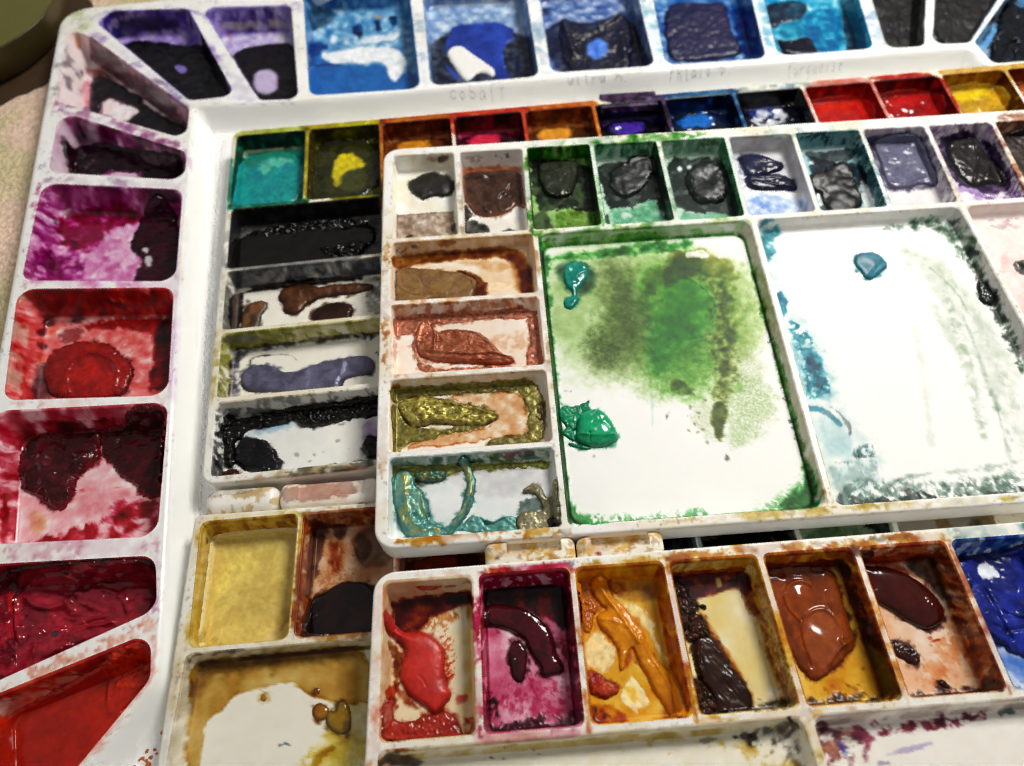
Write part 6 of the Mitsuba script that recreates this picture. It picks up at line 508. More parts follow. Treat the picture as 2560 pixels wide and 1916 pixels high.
TRAYS = {
 'Cu': {'z':25,'pts':[[-31.03,217.15],[227.67,216.91],[189.85,70.57],[-32.76,71.65]],'r':[5,5,5,5],'bottom':15.2,'feats':[{'t':'t','p':[15.8,216.7,83.7,217.2,82.9,213.2,18.9,212.4],'col':'5aa84a','a':1.26,'s':0.3,'e':0.6,'b':(3,0.38,0.2)},{'t':'t','p':[17.1,215,20,214.7,18.4,174.2,16,174.4],'col':'58a048','a':1.17,'s':0.3,'e':0.5,'b':(3,0.35,0.2)},{'t':'o','p':[17.7,211.7,19.7,210.7,18.2,178.4,16.8,177.9],'col':'2c4a1c','a':0.54,'s':0.2,'e':0.6,'b':(1.5,0.58,0.06)},{'t':'t','p':[40.8,216.1,43.4,214.3,42.1,174.9,39.6,175.9],'col':'58a858','a':1.17,'s':0.3,'e':0.5,'b':(3,0.35,0.2)},{'t':'t','p':[64.5,214.8,67.2,213.8,66.5,174.9,63.4,175.9],'col':'7ab898','a':0.99,'s':0.3,'e':0.5,'b':(3,0.4,0.2)},{'t':'t','p':[16.3,175.8,21.1,175.4,70,176.1,70,173.2,18.7,172.1],'col':'78b058','a':1.08,'s':0.3,'e':0.8,'b':(3,0.4,0.2)},{'t':'o','p':[15.9,177.2,18.6,177,18.8,172.8,16.4,173.7],'col':'2c3a14','a':0.72,'s':0.3,'e':0.8,'b':(1.5,0.45,0.1)},{'t':'t','p':[60.5,178.3,90.7,176.4,90.8,172.1,88.5,171.6,59.7,173.4],'col':'a0c078','a':0.81,'s':0.4,'e':0.8,'b':(4,0.42,0.2)},{'t':'t','p':[91.6,175.6,99,174.2,97.1,168.8,92.6,170.5],'col':'7aa0c0','a':0.9,'s':0.4,'e':0.8,'b':(2,0.45,0.15)},{'t':'t','p':[88.5,212.7,91.8,211.6,90.4,175,87.9,175.9],'col':'a0c8b8','a':0.81,'s':0.3,'e':0.5},{'t':'t','p':[137.4,213.2,139.7,213,138.9,175.8,136.2,176],'col':'7aa0b0','a':0.72,'s':0.3,'e':0.5,'b':(3,0.45,0.2)},{'t':'t','p':[160.9,214.5,164.1,213.3,163,175.1,160.3,175.4],'col':'b0a0c0','a':0.63,'s':0.3,'e':0.5,'b':(3,0.45,0.2)},{'t':'t','p':[185.4,214.8,187.7,212.9,185.9,176.8,182.1,175.6],'col':'b07a58','a':0.9,'s':0.3,'e':0.5,'b':(3,0.4,0.2)},{'t':'t','p':[189,216.1,204.7,216.4,201.9,209.9,188.2,211.1],'col':'9a5a4a','a':0.81,'s':0.3,'e':0.8,'b':(2.5,0.45,0.15)},{'t':'t','p':[96.9,213.6,115.2,216.1,137.1,214.1,134.7,210.2,113.5,209.6,97.5,211],'col':'a8ccd0','a':0.72,'s':0.4,'e':0.8,'b':(3,0.45,0.2)},{'t':'t','p':[-32.1,172.7,-29.7,172.5,-29.9,128.6,-31.5,117.6],'col':'c07a44','a':0.9,'s':0.25,'e':0.7,'b':(2.5,0.48,0.12)},{'t':'t','p':[-32.6,107,-30.1,117.4,-29.8,96.5,-32.2,87],'col':'d8b898','a':0.72,'s':0.4,'e':0.7},{'t':'t','p':[-30.2,151.5,-6.8,150.7,17.8,151.2,18,148,-6.9,147.9,-29.9,148.6],'col':'d0a070','a':0.81,'s':0.3,'e':0.6,'b':(4,0.42,0.2)},{'t':'t','p':[-30.1,124.7,-8,123.9,17.2,124.4,17.4,121.2,-29.8,122.4],'col':'dcb898','a':0.72,'s':0.3,'e':0.6,'b':(4,0.45,0.2)},{'t':'o','p':[15.3,152,17.9,151.8,18.1,148.6,15.8,148.8],'col':'6a4a1c','a':0.63,'s':0.3,'e':0.6},{'t':'t','p':[15.9,125.4,17.8,125.2,17.9,121.8,16.5,121.6],'col':'b08040','a':0.9,'s':0.3,'e':0.6},{'t':'t','p':[16.8,168.4,18.9,168.3,19.5,113.3,18,108.1,17.1,148.7],'col':'c8a478','a':0.81,'s':0.25,'e':0.5,'b':(4,0.42,0.2)},{'t':'t','p':[-28.6,73.8,-10.2,73.6,19.1,73.3,19.3,71,-10.3,71.4,-27.4,71.2],'col':'d09a3c','a':0.99,'s':0.3,'e':0.7,'b':(3,0.42,0.12)},{'t':'o','p':[-18.8,73,-11.9,73.1,-5.9,73,-6,72.2,-14.5,72],'col':'a8742c','a':0.54,'s':0.3,'e':0.8,'b':(2,0.5,0.1)},{'t':'o','p':[15.2,72.7,17.4,72.8,18.1,71.6,15.5,71.6],'col':'3a2c1c','a':0.72,'s':0.25,'e':0.6},{'t':'t','p':[42.6,73.2,87.3,73.3,140.8,72.7,139.9,70.4,86.7,71.3,42.2,71.2],'col':'c8b048','a':0.9,'s':0.3,'e':0.7,'b':(3.5,0.42,0.12)},{'t':'o','p':[42.5,73,65.2,72.8,87.1,72.8,87.3,71.7,60.6,72,42.3,71.9],'col':'a87c24','a':0.54,'s':0.3,'e':0.8,'b':(3,0.55,0.08)},{'t':'o','p':[46.9,72.9,47.9,72.8,47.4,71.2,46.8,71.3],'col':'7a4a14','a':0.72,'s':0.2,'e':0.3},{'t':'t','p':[85.6,78.4,88.1,79.6,89.9,73.3,88.4,72.5,84.9,72.8],'col':'c8b060','a':0.9,'s':0.3,'e':0.6,'b':(3,0.42,0.15)},{'t':'o','p':[110.5,72.6,140.7,72.5,140.3,71.6,117.3,70.7],'col':'4a6a5c','a':0.54,'s':0.3,'e':0.6,'b':(3,0.5,0.1)},{'t':'o','p':[136.6,72.4,137.5,72.3,136.7,71],'col':'d06090','a':0.72,'s':0.2,'e':0.3},{'t':'o','p':[87.1,135.8,87.6,135.8,87.3,134.7,86.8,134.7],'col':'8a6a4a','a':0.72,'s':0.15,'e':0.1},{'t':'o','p':[87.8,88.3,88.3,88.3,88,87.4,87.6,87.5],'col':'5a4438','a':0.72,'s':0.15,'e':0.1},{'t':'o','p':[-28.9,212.3,-27.5,211.8,-27.8,209,-28.7,209.9],'col':'3a302a','a':0.54,'s':0.2,'e':0.5},{'t':'t','p':[-6.9,213.1,-4.6,212.1,-4.6,176.2,-6.7,176.4],'col':'b8a898','a':0.81,'s':0.3,'e':0.5,'b':(2,0.5,0.1)},{'t':'t','p':[-31.3,175.7,-29.2,175.6,-29.7,163.7,-31.8,163.9],'col':'c08850','a':0.81,'s':0.3,'e':0.6,'b':(2,0.48,0.12)},{'t':'t','p':[-29.7,177.7,-5.7,176.3,15.8,175.8,17.6,172.2,-29.2,173.5],'col':'d8c4a4','a':0.72,'s':0.3,'e':0.6,'b':(4,0.45,0.2)},{'t':'o','p':[-100.6,382.3,537.4,457.3,188.6,-36,-60.9,-17.4],'col':'6a4c30','a':0.45,'b':(0.7,0.82,0.04)},{'t':'t','p':[-100.6,382.3,537.4,457.3,188.6,-36,-60.9,-17.4],'col':'e6d6b4','a':0.41,'b':(14,0.5,0.25),'g':0.4}]},
 'Cl': {'z':25,'pts':[[-32.68,64.07],[179.88,64.42],[166.46,-18.32],[-35.56,-12.99]],'r':[5,5,5,5],'bottom':15.2,'feats':[{'t':'t','p':[-32.8,60.9,-30.3,61.5,-30.7,52.5,-31.3,24.8,-34.2,19.7,-33.1,51.1],'col':'e8a08c','a':0.72,'s':0.4,'e':0.8,'b':(4,0.42,0.2)},{'t':'o','p':[-31.5,58.3,-30.3,57.3,-29.7,54,-31,55.3],'col':'c02c1c','a':0.72,'s':0.2,'e':0.5},{'t':'t','p':[-26.1,63.7,-6.4,63.9,2,63.6,1.9,61.9,-8.2,62.3,-23.2,62.6],'col':'d86a28','a':1.08,'s':0.3,'e':0.8,'b':(3,0.42,0.12)},{'t':'t','p':[-9,62.4,-0.5,63.8,17.6,63.7,18.2,61.5,6,61.6,-2.3,61.8,-6.6,59.6,-7.4,24.3,-9.3,24.1],'col':'c02858','a':1.08,'s':0.3,'e':0.8,'b':(3,0.38,0.15)},{'t':'o','p':[14.5,62.2,19.6,62.2,19,61,16.9,60.7],'col':'a01c30','a':0.72,'s':0.25,'e':0.6},{'t':'t','p':[-9.3,25.2,6.6,24,18.1,24.5,17.8,22,-8.7,21.7,-9.8,23.1],'col':'e0a0b0','a':0.81,'s':0.4,'e':0.6},{'t':'t','p':[16.2,62.5,17.8,61.9,18.3,35.4,17.9,22.7,16.1,23.2,16.6,47.1],'col':'d07a40','a':1.08,'s':0.3,'e':0.5,'b':(3,0.38,0.2)},{'t':'o','p':[17.4,51.1,18.5,50.2,17.5,31.7,17.2,39.3],'col':'4a5a3a','a':0.54,'s':0.2,'e':0.5,'b':(1.2,0.55,0.08)},{'t':'t','p':[18,63.2,42.5,63,49.1,63.8,48.5,60.3,42.8,59.5,18.6,61],'col':'d8b040','a':1.08,'s':0.3,'e':0.8,'b':(3,0.38,0.15)},{'t':'o','p':[16.8,63.7,18.5,63.6,18.8,62.7,17.5,62.4],'col':'2a2418','a':0.72,'s':0.2,'e':0.4},{'t':'t','p':[41.5,61.8,48.8,62,47.8,52.8,41.3,22.7,41.1,45.2],'col':'d8a030','a':0.99,'s':0.3,'e':0.5,'b':(4,0.35,0.2)},{'t':'t','p':[41.9,64.3,65.9,64.6,90.7,63.9,116.1,64.6,114.5,60.3,90.5,60.4,66.5,59.8,42,60],'col':'c88424','a':1.08,'s':0.3,'e':0.9,'b':(3,0.36,0.14)},{'t':'o','p':[41.8,63.9,48.5,62.9,48.6,59.5,43.5,59,41.4,61.8],'col':'9a3410','a':0.68,'s':0.3,'e':1,'b':(2.5,0.48,0.1)},{'t':'o','p':[65.6,63.3,74.2,63.5,90.8,64.2,91.3,63,73.9,62.2],'col':'a85c14','a':0.54,'s':0.3,'e':0.8,'b':(2,0.5,0.1)},{'t':'o','p':[94.6,64.1,106.3,64,106.9,63.1,97.2,62.5,93.9,63],'col':'5a3414','a':0.63,'s':0.3,'e':0.8,'b':(2,0.45,0.12)},{'t':'t','p':[41.4,61.8,42.6,61.2,43.5,22.9,41.6,23],'col':'d8a030','a':1.17,'s':0.3,'e':0.4},{'t':'t','p':[65.2,61.6,67.6,61,69.3,22.6,67,22.8],'col':'d8a028','a':1.17,'s':0.3,'e':0.4,'b':(6,0.3,0.2)},{'t':'t','p':[90.5,61.8,92.9,61.1,94.2,22.9,91.5,22.7],'col':'d8943c','a':0.99,'s':0.3,'e':0.5,'b':(4,0.36,0.2)},{'t':'t','p':[115.1,62,117.3,60.9,118.7,23.5,116.3,23.3],'col':'c07858','a':0.99,'s':0.3,'e':0.5,'b':(4,0.38,0.2)},{'t':'o','p':[89.4,62.3,92.7,62,93,58.5,91.4,59.1],'col':'4a1410','a':0.81,'s':0.3,'e':0.6},{'t':'t','p':[42.2,24,68.1,23.8,73.5,23.7,69.6,20.8,67.7,22.4,42.3,22.6],'col':'e0b040','a':0.99,'s':0.3,'e':0.6,'b':(4,0.36,0.2)},{'t':'o','p':[67.4,24.2,69.8,24.4,69.3,22.5,67.3,22.4],'col':'8a4a14','a':0.72,'s':0.3,'e':0.7,'b':(2,0.42,0.1)},{'t':'o','p':[77.7,23.5,80.4,23.4,80.2,22.8,77.7,23],'col':'c07828','a':0.63,'s':0.2,'e':0.3},{'t':'t','p':[115.5,65.5,141.6,65.2,140.2,61.8,115.7,61.1],'col':'5a9aa8','a':0.99,'s':0.3,'e':0.8,'b':(3,0.4,0.15)},{'t':'t','p':[67.2,22.1,69.8,21.5,70.1,11.6,67.9,11.8],'col':'d8b458','a':0.9,'s':0.3,'e':0.5,'b':(4,0.4,0.2)},{'t':'t','p':[-35.1,25.4,-31.7,24.8,-31.6,22.7,-33.5,19.6,-34.8,19.7],'col':'d87060','a':0.81,'s':0.4,'e':0.7,'b':(3,0.42,0.15)},{'t':'o','p':[-32.4,23.5,-31.3,23.4,-31.3,21.3,-32,21.4],'col':'5a1c10','a':0.63,'s':0.3,'e':0.5},{'t':'o','p':[-74.5,119.7,313.7,141,145.1,-97.5,-54.4,-83.5],'col':'6a4c30','a':0.45,'b':(0.7,0.82,0.04)},{'t':'t','p':[-74.5,119.7,313.7,141,145.1,-97.5,-54.4,-83.5],'col':'e6d6b4','a':0.41,'b':(14,0.5,0.25),'g':0.4}]},
 'Bu': {'z':15,'pts':[[-89.84,242.85],[237.14,254.53],[240.93,109.93],[-84.4,98.43]],'r':[3.5,3.5,3.5,3.5],'bottom':4,'feats':[{'t':'t','p':[-90.8,228.6,-88.4,228.4,-87,202.6,-88.6,204.3],'col':'30a090','a':1.17,'s':0.5,'e':0.7},{'t':'t','p':[-92.4,244.2,-61.6,245,-61.3,238.8,-89.4,238.7],'col':'a8b838','a':0.81,'s':0.5,'e':0.8},{'t':'t','p':[-64,243.4,-60.9,243.2,-59.5,204,-61.8,204.2],'col':'c0b428','a':1.35,'s':0.5,'e':0.3},{'t':'t','p':[-88.6,207.4,-59.7,207.2,-59.4,202.5,-88.1,202.7],'col':'208a70','a':1.35,'s':0.4,'e':0.4},{'t':'t','p':[-65.6,248,-33.8,247.9,-33.8,239.8,-65.1,240],'col':'c8c020','a':1.35,'s':0.4,'e':0.5},{'t':'t','p':[-52.8,208.1,-32.4,208.7,-32.4,203.2,-52.6,204.2],'col':'98a020','a':1.35,'s':0.4,'e':0.4},{'t':'t','p':[-35.7,246.2,-31.9,245.9,-31.8,197.8,-34.7,198],'col':'c88830','a':1.35,'s':0.4,'e':0.4},{'t':'t','p':[-35.1,248.9,-6.9,249.1,-7.2,240.1,-34.4,239.9],'col':'d08020','a':1.35,'s':0.4,'e':0.5},{'t':'t','p':[-9.3,251.1,21.6,250.2,22.7,241,21.9,225.3,18.9,225.6,-7.7,227.9],'col':'d85838','a':1.35,'s':0.4,'e':0.5},{'t':'t','p':[19.1,250.4,51.7,252.1,47.8,223,45.2,226.6,46.8,244.2,19.8,243.9],'col':'d88438','a':1.35,'s':0.4,'e':0.5},{'t':'t','p':[49.5,255.1,77.5,253.5,75.8,226.5,72.9,227.6,73.5,245.4,48.9,245.8],'col':'4a3868','a':1.44,'s':0.4,'e':0.5},{'t':'t','p':[74.7,252.8,107.1,253.6,103.5,226.6,100.1,227.8,101.3,244.8,74.7,245.3],'col':'2a70b0','a':1.35,'s':0.4,'e':0.6},{'t':'t','p':[100.4,252.4,133.9,252.1,132.6,247.5,103.6,246.4],'col':'7a9ab0','a':0.72,'s':0.4,'e':0.8,'b':(3,0.45,0.2)},{'t':'t','p':[128.6,251.7,160.3,253.6,158.2,226.9,155.1,229,156,248.2,129.5,247.8,130.9,229.4,127.9,229.7],'col':'e09890','a':1.08,'s':0.4,'e':0.5},{'t':'t','p':[155.9,252,187.5,253,186.1,226.2,182.5,228.3,184,248.5,158.2,249],'col':'c84038','a':1.26,'s':0.4,'e':0.5},{'t':'t','p':[185.3,254.2,226.9,256.2,223.8,248.7,211.8,249.8,210.5,230.2,209.1,246.2,184.9,249.4],'col':'d8b460','a':1.08,'s':0.4,'e':0.6},{'t':'o','p':[-86.2,181.5,-36.2,184.3,-36.1,177.1,-86.3,174.5],'col':'1c1e28','a':0.77,'s':0.4,'e':0.6},{'t':'o','p':[-89.3,202.8,-87,203.4,-85.9,176.5,-88.7,176.7],'col':'1a1c20','a':0.45,'s':0.3,'e':0.8,'b':(3,0.48,0.12)},{'t':'o','p':[-88.6,186,-86.4,185.8,-84.5,153.1,-85.7,151.9,-87.6,171.8],'col':'2a2c30','a':0.32,'s':0.3,'e':0.7,'b':(2.5,0.45,0.12)},{'t':'t','p':[-92.6,164.2,-89.4,163.9,-86.6,143.3,-89.3,144.7],'col':'e0a080','a':0.81,'s':0.6,'e':0.8},{'t':'t','p':[-86.6,152.6,-35.8,154.7,-35.8,150.9,-85.7,149.4],'col':'e0dcc0','a':0.45,'s':0.4,'e':0.4},{'t':'t','p':[-87.9,150.8,-84.7,149.3,-84.2,126.5,-85.7,126.6],'col':'b0a050','a':0.81,'s':0.4,'e':0.8,'b':(3,0.45,0.15)},{'t':'o','p':[-85.3,123.2,-83.2,121.9,-80.9,101.2,-82.7,102.9],'col':'24282c','a':0.36,'s':0.3,'e':0.8,'b':(3,0.52,0.1)},{'t':'t','p':[-84.6,100.5,-39.5,102,-35.2,101.7,-35.2,98,-83.7,97.4],'col':'c8bca0','a':0.81,'s':0.4,'e':0.8,'b':(4,0.45,0.2)},{'t':'o','p':[-61.6,100.2,-39.4,101.5,-35.2,101.1,-35.2,99.6,-58.7,98.4],'col':'1c2420','a':0.77,'s':0.3,'e':0.9,'b':(3,0.4,0.1)},{'t':'o','p':[-69,99.2,-67.1,99.2,-68,98.1],'col':'c07830','a':0.72,'s':0.3,'e':0.4},{'t':'t','p':[-47,99,-35.2,100.1,-35.2,96.5,-44.5,96.7],'col':'e08a70','a':0.72,'s':0.5,'e':0.8},{'t':'o','p':[-266.5,417.3,385.9,499.3,128.5,-32.6,-135.6,-12.9],'col':'6a4c30','a':0.45,'b':(0.7,0.82,0.04)},{'t':'t','p':[-266.5,417.3,385.9,499.3,128.5,-32.6,-135.6,-12.9],'col':'e6d6b4','a':0.41,'b':(14,0.5,0.25),'g':0.4}]},
 'Bl': {'z':15,'pts':[[-84.91,87.97],[159.41,86.9],[162.48,-30.2],[-87.11,-22.53]],'r':[0.8,3,3,3],'bottom':4,'feats':[{'t':'t','p':[-85.4,88.3,-54.4,88.2,-54.2,84.8,-83.7,85.8,-82.5,51.5,-84.2,51.7,-84.4,72.8],'col':'dcc45c','a':0.81,'s':0.4,'e':0.9,'b':(6,0.4,0.2)},{'t':'o','p':[-59.4,87.7,-35.1,88.2,-35.1,85.7,-54.2,85.3],'col':'8a4a20','a':0.68,'s':0.4,'e':0.9,'b':(4,0.42,0.12)},{'t':'t','p':[-56.1,86.4,-53.8,86.3,-54.5,51.8,-57,52],'col':'d0a030','a':1.08,'s':0.3,'e':0.4},{'t':'o','p':[-56.8,69.2,-55.1,77.3,-53.6,81.9,-54.1,59.3,-55.6,56.1,-56.9,57],'col':'7a2c10','a':0.77,'s':0.3,'e':0.7},{'t':'t','p':[-84.4,53.3,-56.3,53.2,-34.7,53.2,-34.7,51.1,-83.2,50],'col':'c89830','a':0.81,'s':0.4,'e':0.7,'b':(4,0.45,0.15)},{'t':'o','p':[-72.1,51.7,-55.8,52.3,-34.7,52.3,-34.7,51.5,-68.3,50.8],'col':'a85a20','a':0.63,'s':0.4,'e':0.7,'b':(4,0.46,0.1)},{'t':'t','p':[-86,49.4,-83.3,50.8,-84,37.4,-85.3,24.4,-86.1,24.5],'col':'d8ccb4','a':0.63,'s':0.5,'e':0.7},{'t':'o','p':[-86,34.6,-85.4,34.5,-84.9,24.4,-85.8,25],'col':'6a6478','a':0.45,'s':0.4,'e':0.6},{'t':'o','p':[-54.1,52.6,-34.7,52.3,-34.7,51.1,-49.4,51],'col':'6a2c14','a':0.54,'s':0.4,'e':0.9},{'t':'o','p':[-29.6,74.3,-27.8,74.2,-27.9,66,-29.4,66.1],'col':'b05028','a':0.81,'s':0.4,'e':0.4},{'t':'o','p':[53.1,73.3,54.7,73.2,54.8,66.7,53.5,66.8],'col':'4a7a98','a':0.81,'s':0.3,'e':0.3},{'t':'o','p':[80.6,72,82.9,71.9,82.1,65.4,80.8,65.5],'col':'8a9a7a','a':0.72,'s':0.3,'e':0.4},{'t':'o','p':[-180.4,134.1,220.4,157.4,96.6,-98.5,-114.1,-83.7],'col':'6a4c30','a':0.45,'b':(0.7,0.82,0.04)},{'t':'t','p':[-180.4,134.1,220.4,157.4,96.6,-98.5,-114.1,-83.7],'col':'e6d6b4','a':0.41,'b':(14,0.5,0.25),'g':0.4}]},
 'A': {'z':14,'pts':[[-170.61,325.09],[-126.61,328.49],[311.41,343.78],[192.18,-30.95],[-141.15,-42.04],[-153.53,143.42]],'r':[10,1,12,12,12,1],'bottom':0.3,'inner':[[-108.8,260.63],[-62.64,259.79],[32.46,263.67],[166.55,266.13],[204.18,266.89],[207.16,254.21],[250.75,254.72],[181.72,-11.29],[-113.99,3.23],[-105.65,24.85],[-90.87,44.74],[-92.26,62.63],[-98.29,129.37],[-101.85,173.83],[-105.09,220.96]],'inner_drop':9,'inner_w':6.5,'feats':[{'t':'t','p':[-168.6,326.2,-159.7,326.5,-155,316.1,-159.5,311.1,-167.1,315.1],'col':'c8d4a8','a':0.75,'s':1.5,'e':2,'b':(4,0.42,0.2)},{'t':'o','p':[-164.5,308.9,-161.9,309.7,-159.8,300.5,-160.9,299.6],'col':'c89040','a':0.52,'s':0.6,'e':0.5},{'t':'t','p':[-158,317.5,-153.8,324.8,-116.3,324.7,-110.2,314.1,-79.9,322.4,-69.4,321.4,-68.9,313.5,-109.7,309.7,-116.2,323.5,-150,326.7,-151.4,311.4],'col':'9a88c8','a':0.68,'s':1,'e':1.5,'b':(3,0.5,0.15)},{'t':'t','p':[-156.5,313,-145.8,302.4,-109,261.4,-109.7,256.8,-155.7,305.4],'col':'a890d0','a':0.68,'s':0.7,'e':1.2,'b':(4,0.45,0.2)},{'t':'o','p':[-129.3,282.5,-114.5,269.4,-110.5,263.4,-114,265.6,-125.1,276.2],'col':'3a3040','a':0.52,'s':0.5,'e':1,'b':(1.5,0.5,0.1)},{'t':'t','p':[-117,313.6,-106.4,298.7,-81.7,260.8,-92.6,261.8,-96.2,278.4],'col':'9a80d0','a':0.75,'s':0.7,'e':1.2,'b':(4,0.4,0.2)},{'t':'o','p':[-96.5,281.4,-89.4,274.9,-83.8,262.8,-90,267.2],'col':'3a2a60','a':0.52,'s':0.5,'e':1.2,'b':(2,0.5,0.1)},{'t':'o','p':[-167.9,290,-164.3,291.7,-161.2,279.5,-160.5,269.8,-162.9,266.3,-165.2,274.1],'col':'4a3050','a':0.56,'s':0.7,'e':1.5,'b':(3,0.5,0.1)},{'t':'t','p':[-164.3,270.2,-137.8,256.6,-108.6,238.9,-104.8,232.6,-106.6,232.7,-136.9,251.1,-160.6,261.4],'col':'a05a90','a':0.75,'s':0.7,'e':1.3,'b':(3,0.45,0.2)},{'t':'t','p':[-107.2,232.8,-104.6,230.9,-100.2,219.7,-102.8,221.6],'col':'b03c90','a':0.9,'s':0.4,'e':0.8},{'t':'t','p':[-158.8,227.4,-131.9,222.5,-109.1,219.7,-106,214.6,-108.4,214.8,-131.3,219.2,-156.5,222.3],'col':'b090b0','a':0.68,'s':0.7,'e':1.3,'b':(3,0.45,0.2)},{'t':'t','p':[-160.5,224.2,-156.7,223.1,-156.1,194.5,-156.9,183.4,-157.5,205.9],'col':'a84878','a':0.6,'s':0.7,'e':1.2,'b':(1.6,0.6,0.06)},{'t':'t','p':[-155.1,180.5,-105,174.1,-103.4,169.9,-117.7,171.8,-154.1,176.2],'col':'d870b8','a':0.6,'s':0.7,'e':1.2,'b':(5,0.45,0.2)},{'t':'t','p':[-108,203.4,-104.6,199.3,-96.8,129.2,-99.4,126.6,-105,174.1],'col':'dcb8dc','a':0.52,'s':1.2,'e':0.8},{'t':'t','p':[-148,132.3,-120.7,130.1,-98.8,129.4,-98.3,125.9,-147,128.2],'col':'e8a8a0','a':0.6,'s':0.6,'e':1,'b':(4,0.48,0.15)},{'t':'t','p':[-129.6,129.7,-125.5,129,-127.5,126.9],'col':'d89020','a':0.68,'s':0.4,'e':0.6},{'t':'t','p':[-139.7,86.3,-98.9,84.7,-95.1,83.7,-94.9,76.2,-98.9,79.3,-137.8,78.7],'col':'dca0b8','a':0.68,'s':0.7,'e':1.3,'b':(4,0.42,0.2)},{'t':'t','p':[-96.5,81,-95,79.9,-92.5,62.6,-93.8,62.7],'col':'c070b0','a':0.6,'s':0.5,'e':0.8},{'t':'t','p':[-130.3,47.8,-110.9,54,-99,58,-93.6,61.9,-92,56.2,-102.7,55,-118.2,48.9,-129.4,44.2],'col':'d87860','a':0.6,'s':0.6,'e':1.3,'b':(3,0.48,0.15)},{'t':'t','p':[-93.2,56.3,-91.9,55.8,-91,44,-106,24.9,-107.9,26.2,-92.6,44.1],'col':'dc8070','a':0.45,'s':0.8,'e':1},{'t':'t','p':[-22.5,319.2,-16.9,318.6,-15.5,260.4,-19.2,266.5],'col':'a8c0dc','a':0.6,'s':1,'e':1,'b':(4,0.45,0.2)},{'t':'t','p':[27,314.5,34,313.8,34.1,267.4,29.4,265.9],'col':'9ab8d8','a':0.68,'s':1,'e':1,'b':(4,0.45,0.2)},{'t':'t','p':[74.9,309.9,81.1,309.3,79.4,267.2,75.7,268.5],'col':'78b8d8','a':0.75,'s':1,'e':1,'b':(4,0.42,0.2)},{'t':'t','p':[123.8,305.3,130,304.7,127.6,269.7,122.1,269.2],'col':'78bcdc','a':0.75,'s':1,'e':1,'b':(4,0.42,0.2)},{'t':'t','p':[167.7,301.1,174.5,300.5,170.7,268.8,164.6,268.3],'col':'98b4d8','a':0.68,'s':1,'e':1,'b':(4,0.45,0.2)},{'t':'o','p':[225.6,295.6,231,295.1,207.6,268.4,204.7,269.7],'col':'6a9cc8','a':0.52,'s':0.6,'e':1,'b':(2.5,0.5,0.15)},{'t':'o','p':[-188.3,312.7,-150.8,331.4,-66,323.3,-62.2,251.6,-100.1,255,-98.2,212.3,-165.2,214.3],'col':'6a3a80','a':0.45,'b':(0.8,0.8,0.04)},{'t':'o','p':[-169.3,193.8,-102.8,202.9,-93.5,123.3,-94.7,86.8,-154.6,91.6],'col':'982a48','a':0.45,'b':(0.8,0.81,0.04)},{'t':'o','p':[-153.6,105.3,-96.6,100.6,-88.2,41.8,-109.1,24.8,-132.8,26.6],'col':'a03a2c','a':0.45,'b':(0.8,0.81,0.04)},{'t':'o','p':[-28.1,337.2,175.8,335.8,150.8,250.9,-28.3,257.8],'col':'2c5c9c','a':0.45,'b':(0.8,0.81,0.04)},{'t':'t','p':[-243.8,389.5,260.5,410.4,69.9,-96.1,-120.6,-82.7],'col':'ece6d4','a':0.38,'b':(22,0.5,0.3),'g':0.3}]},
}
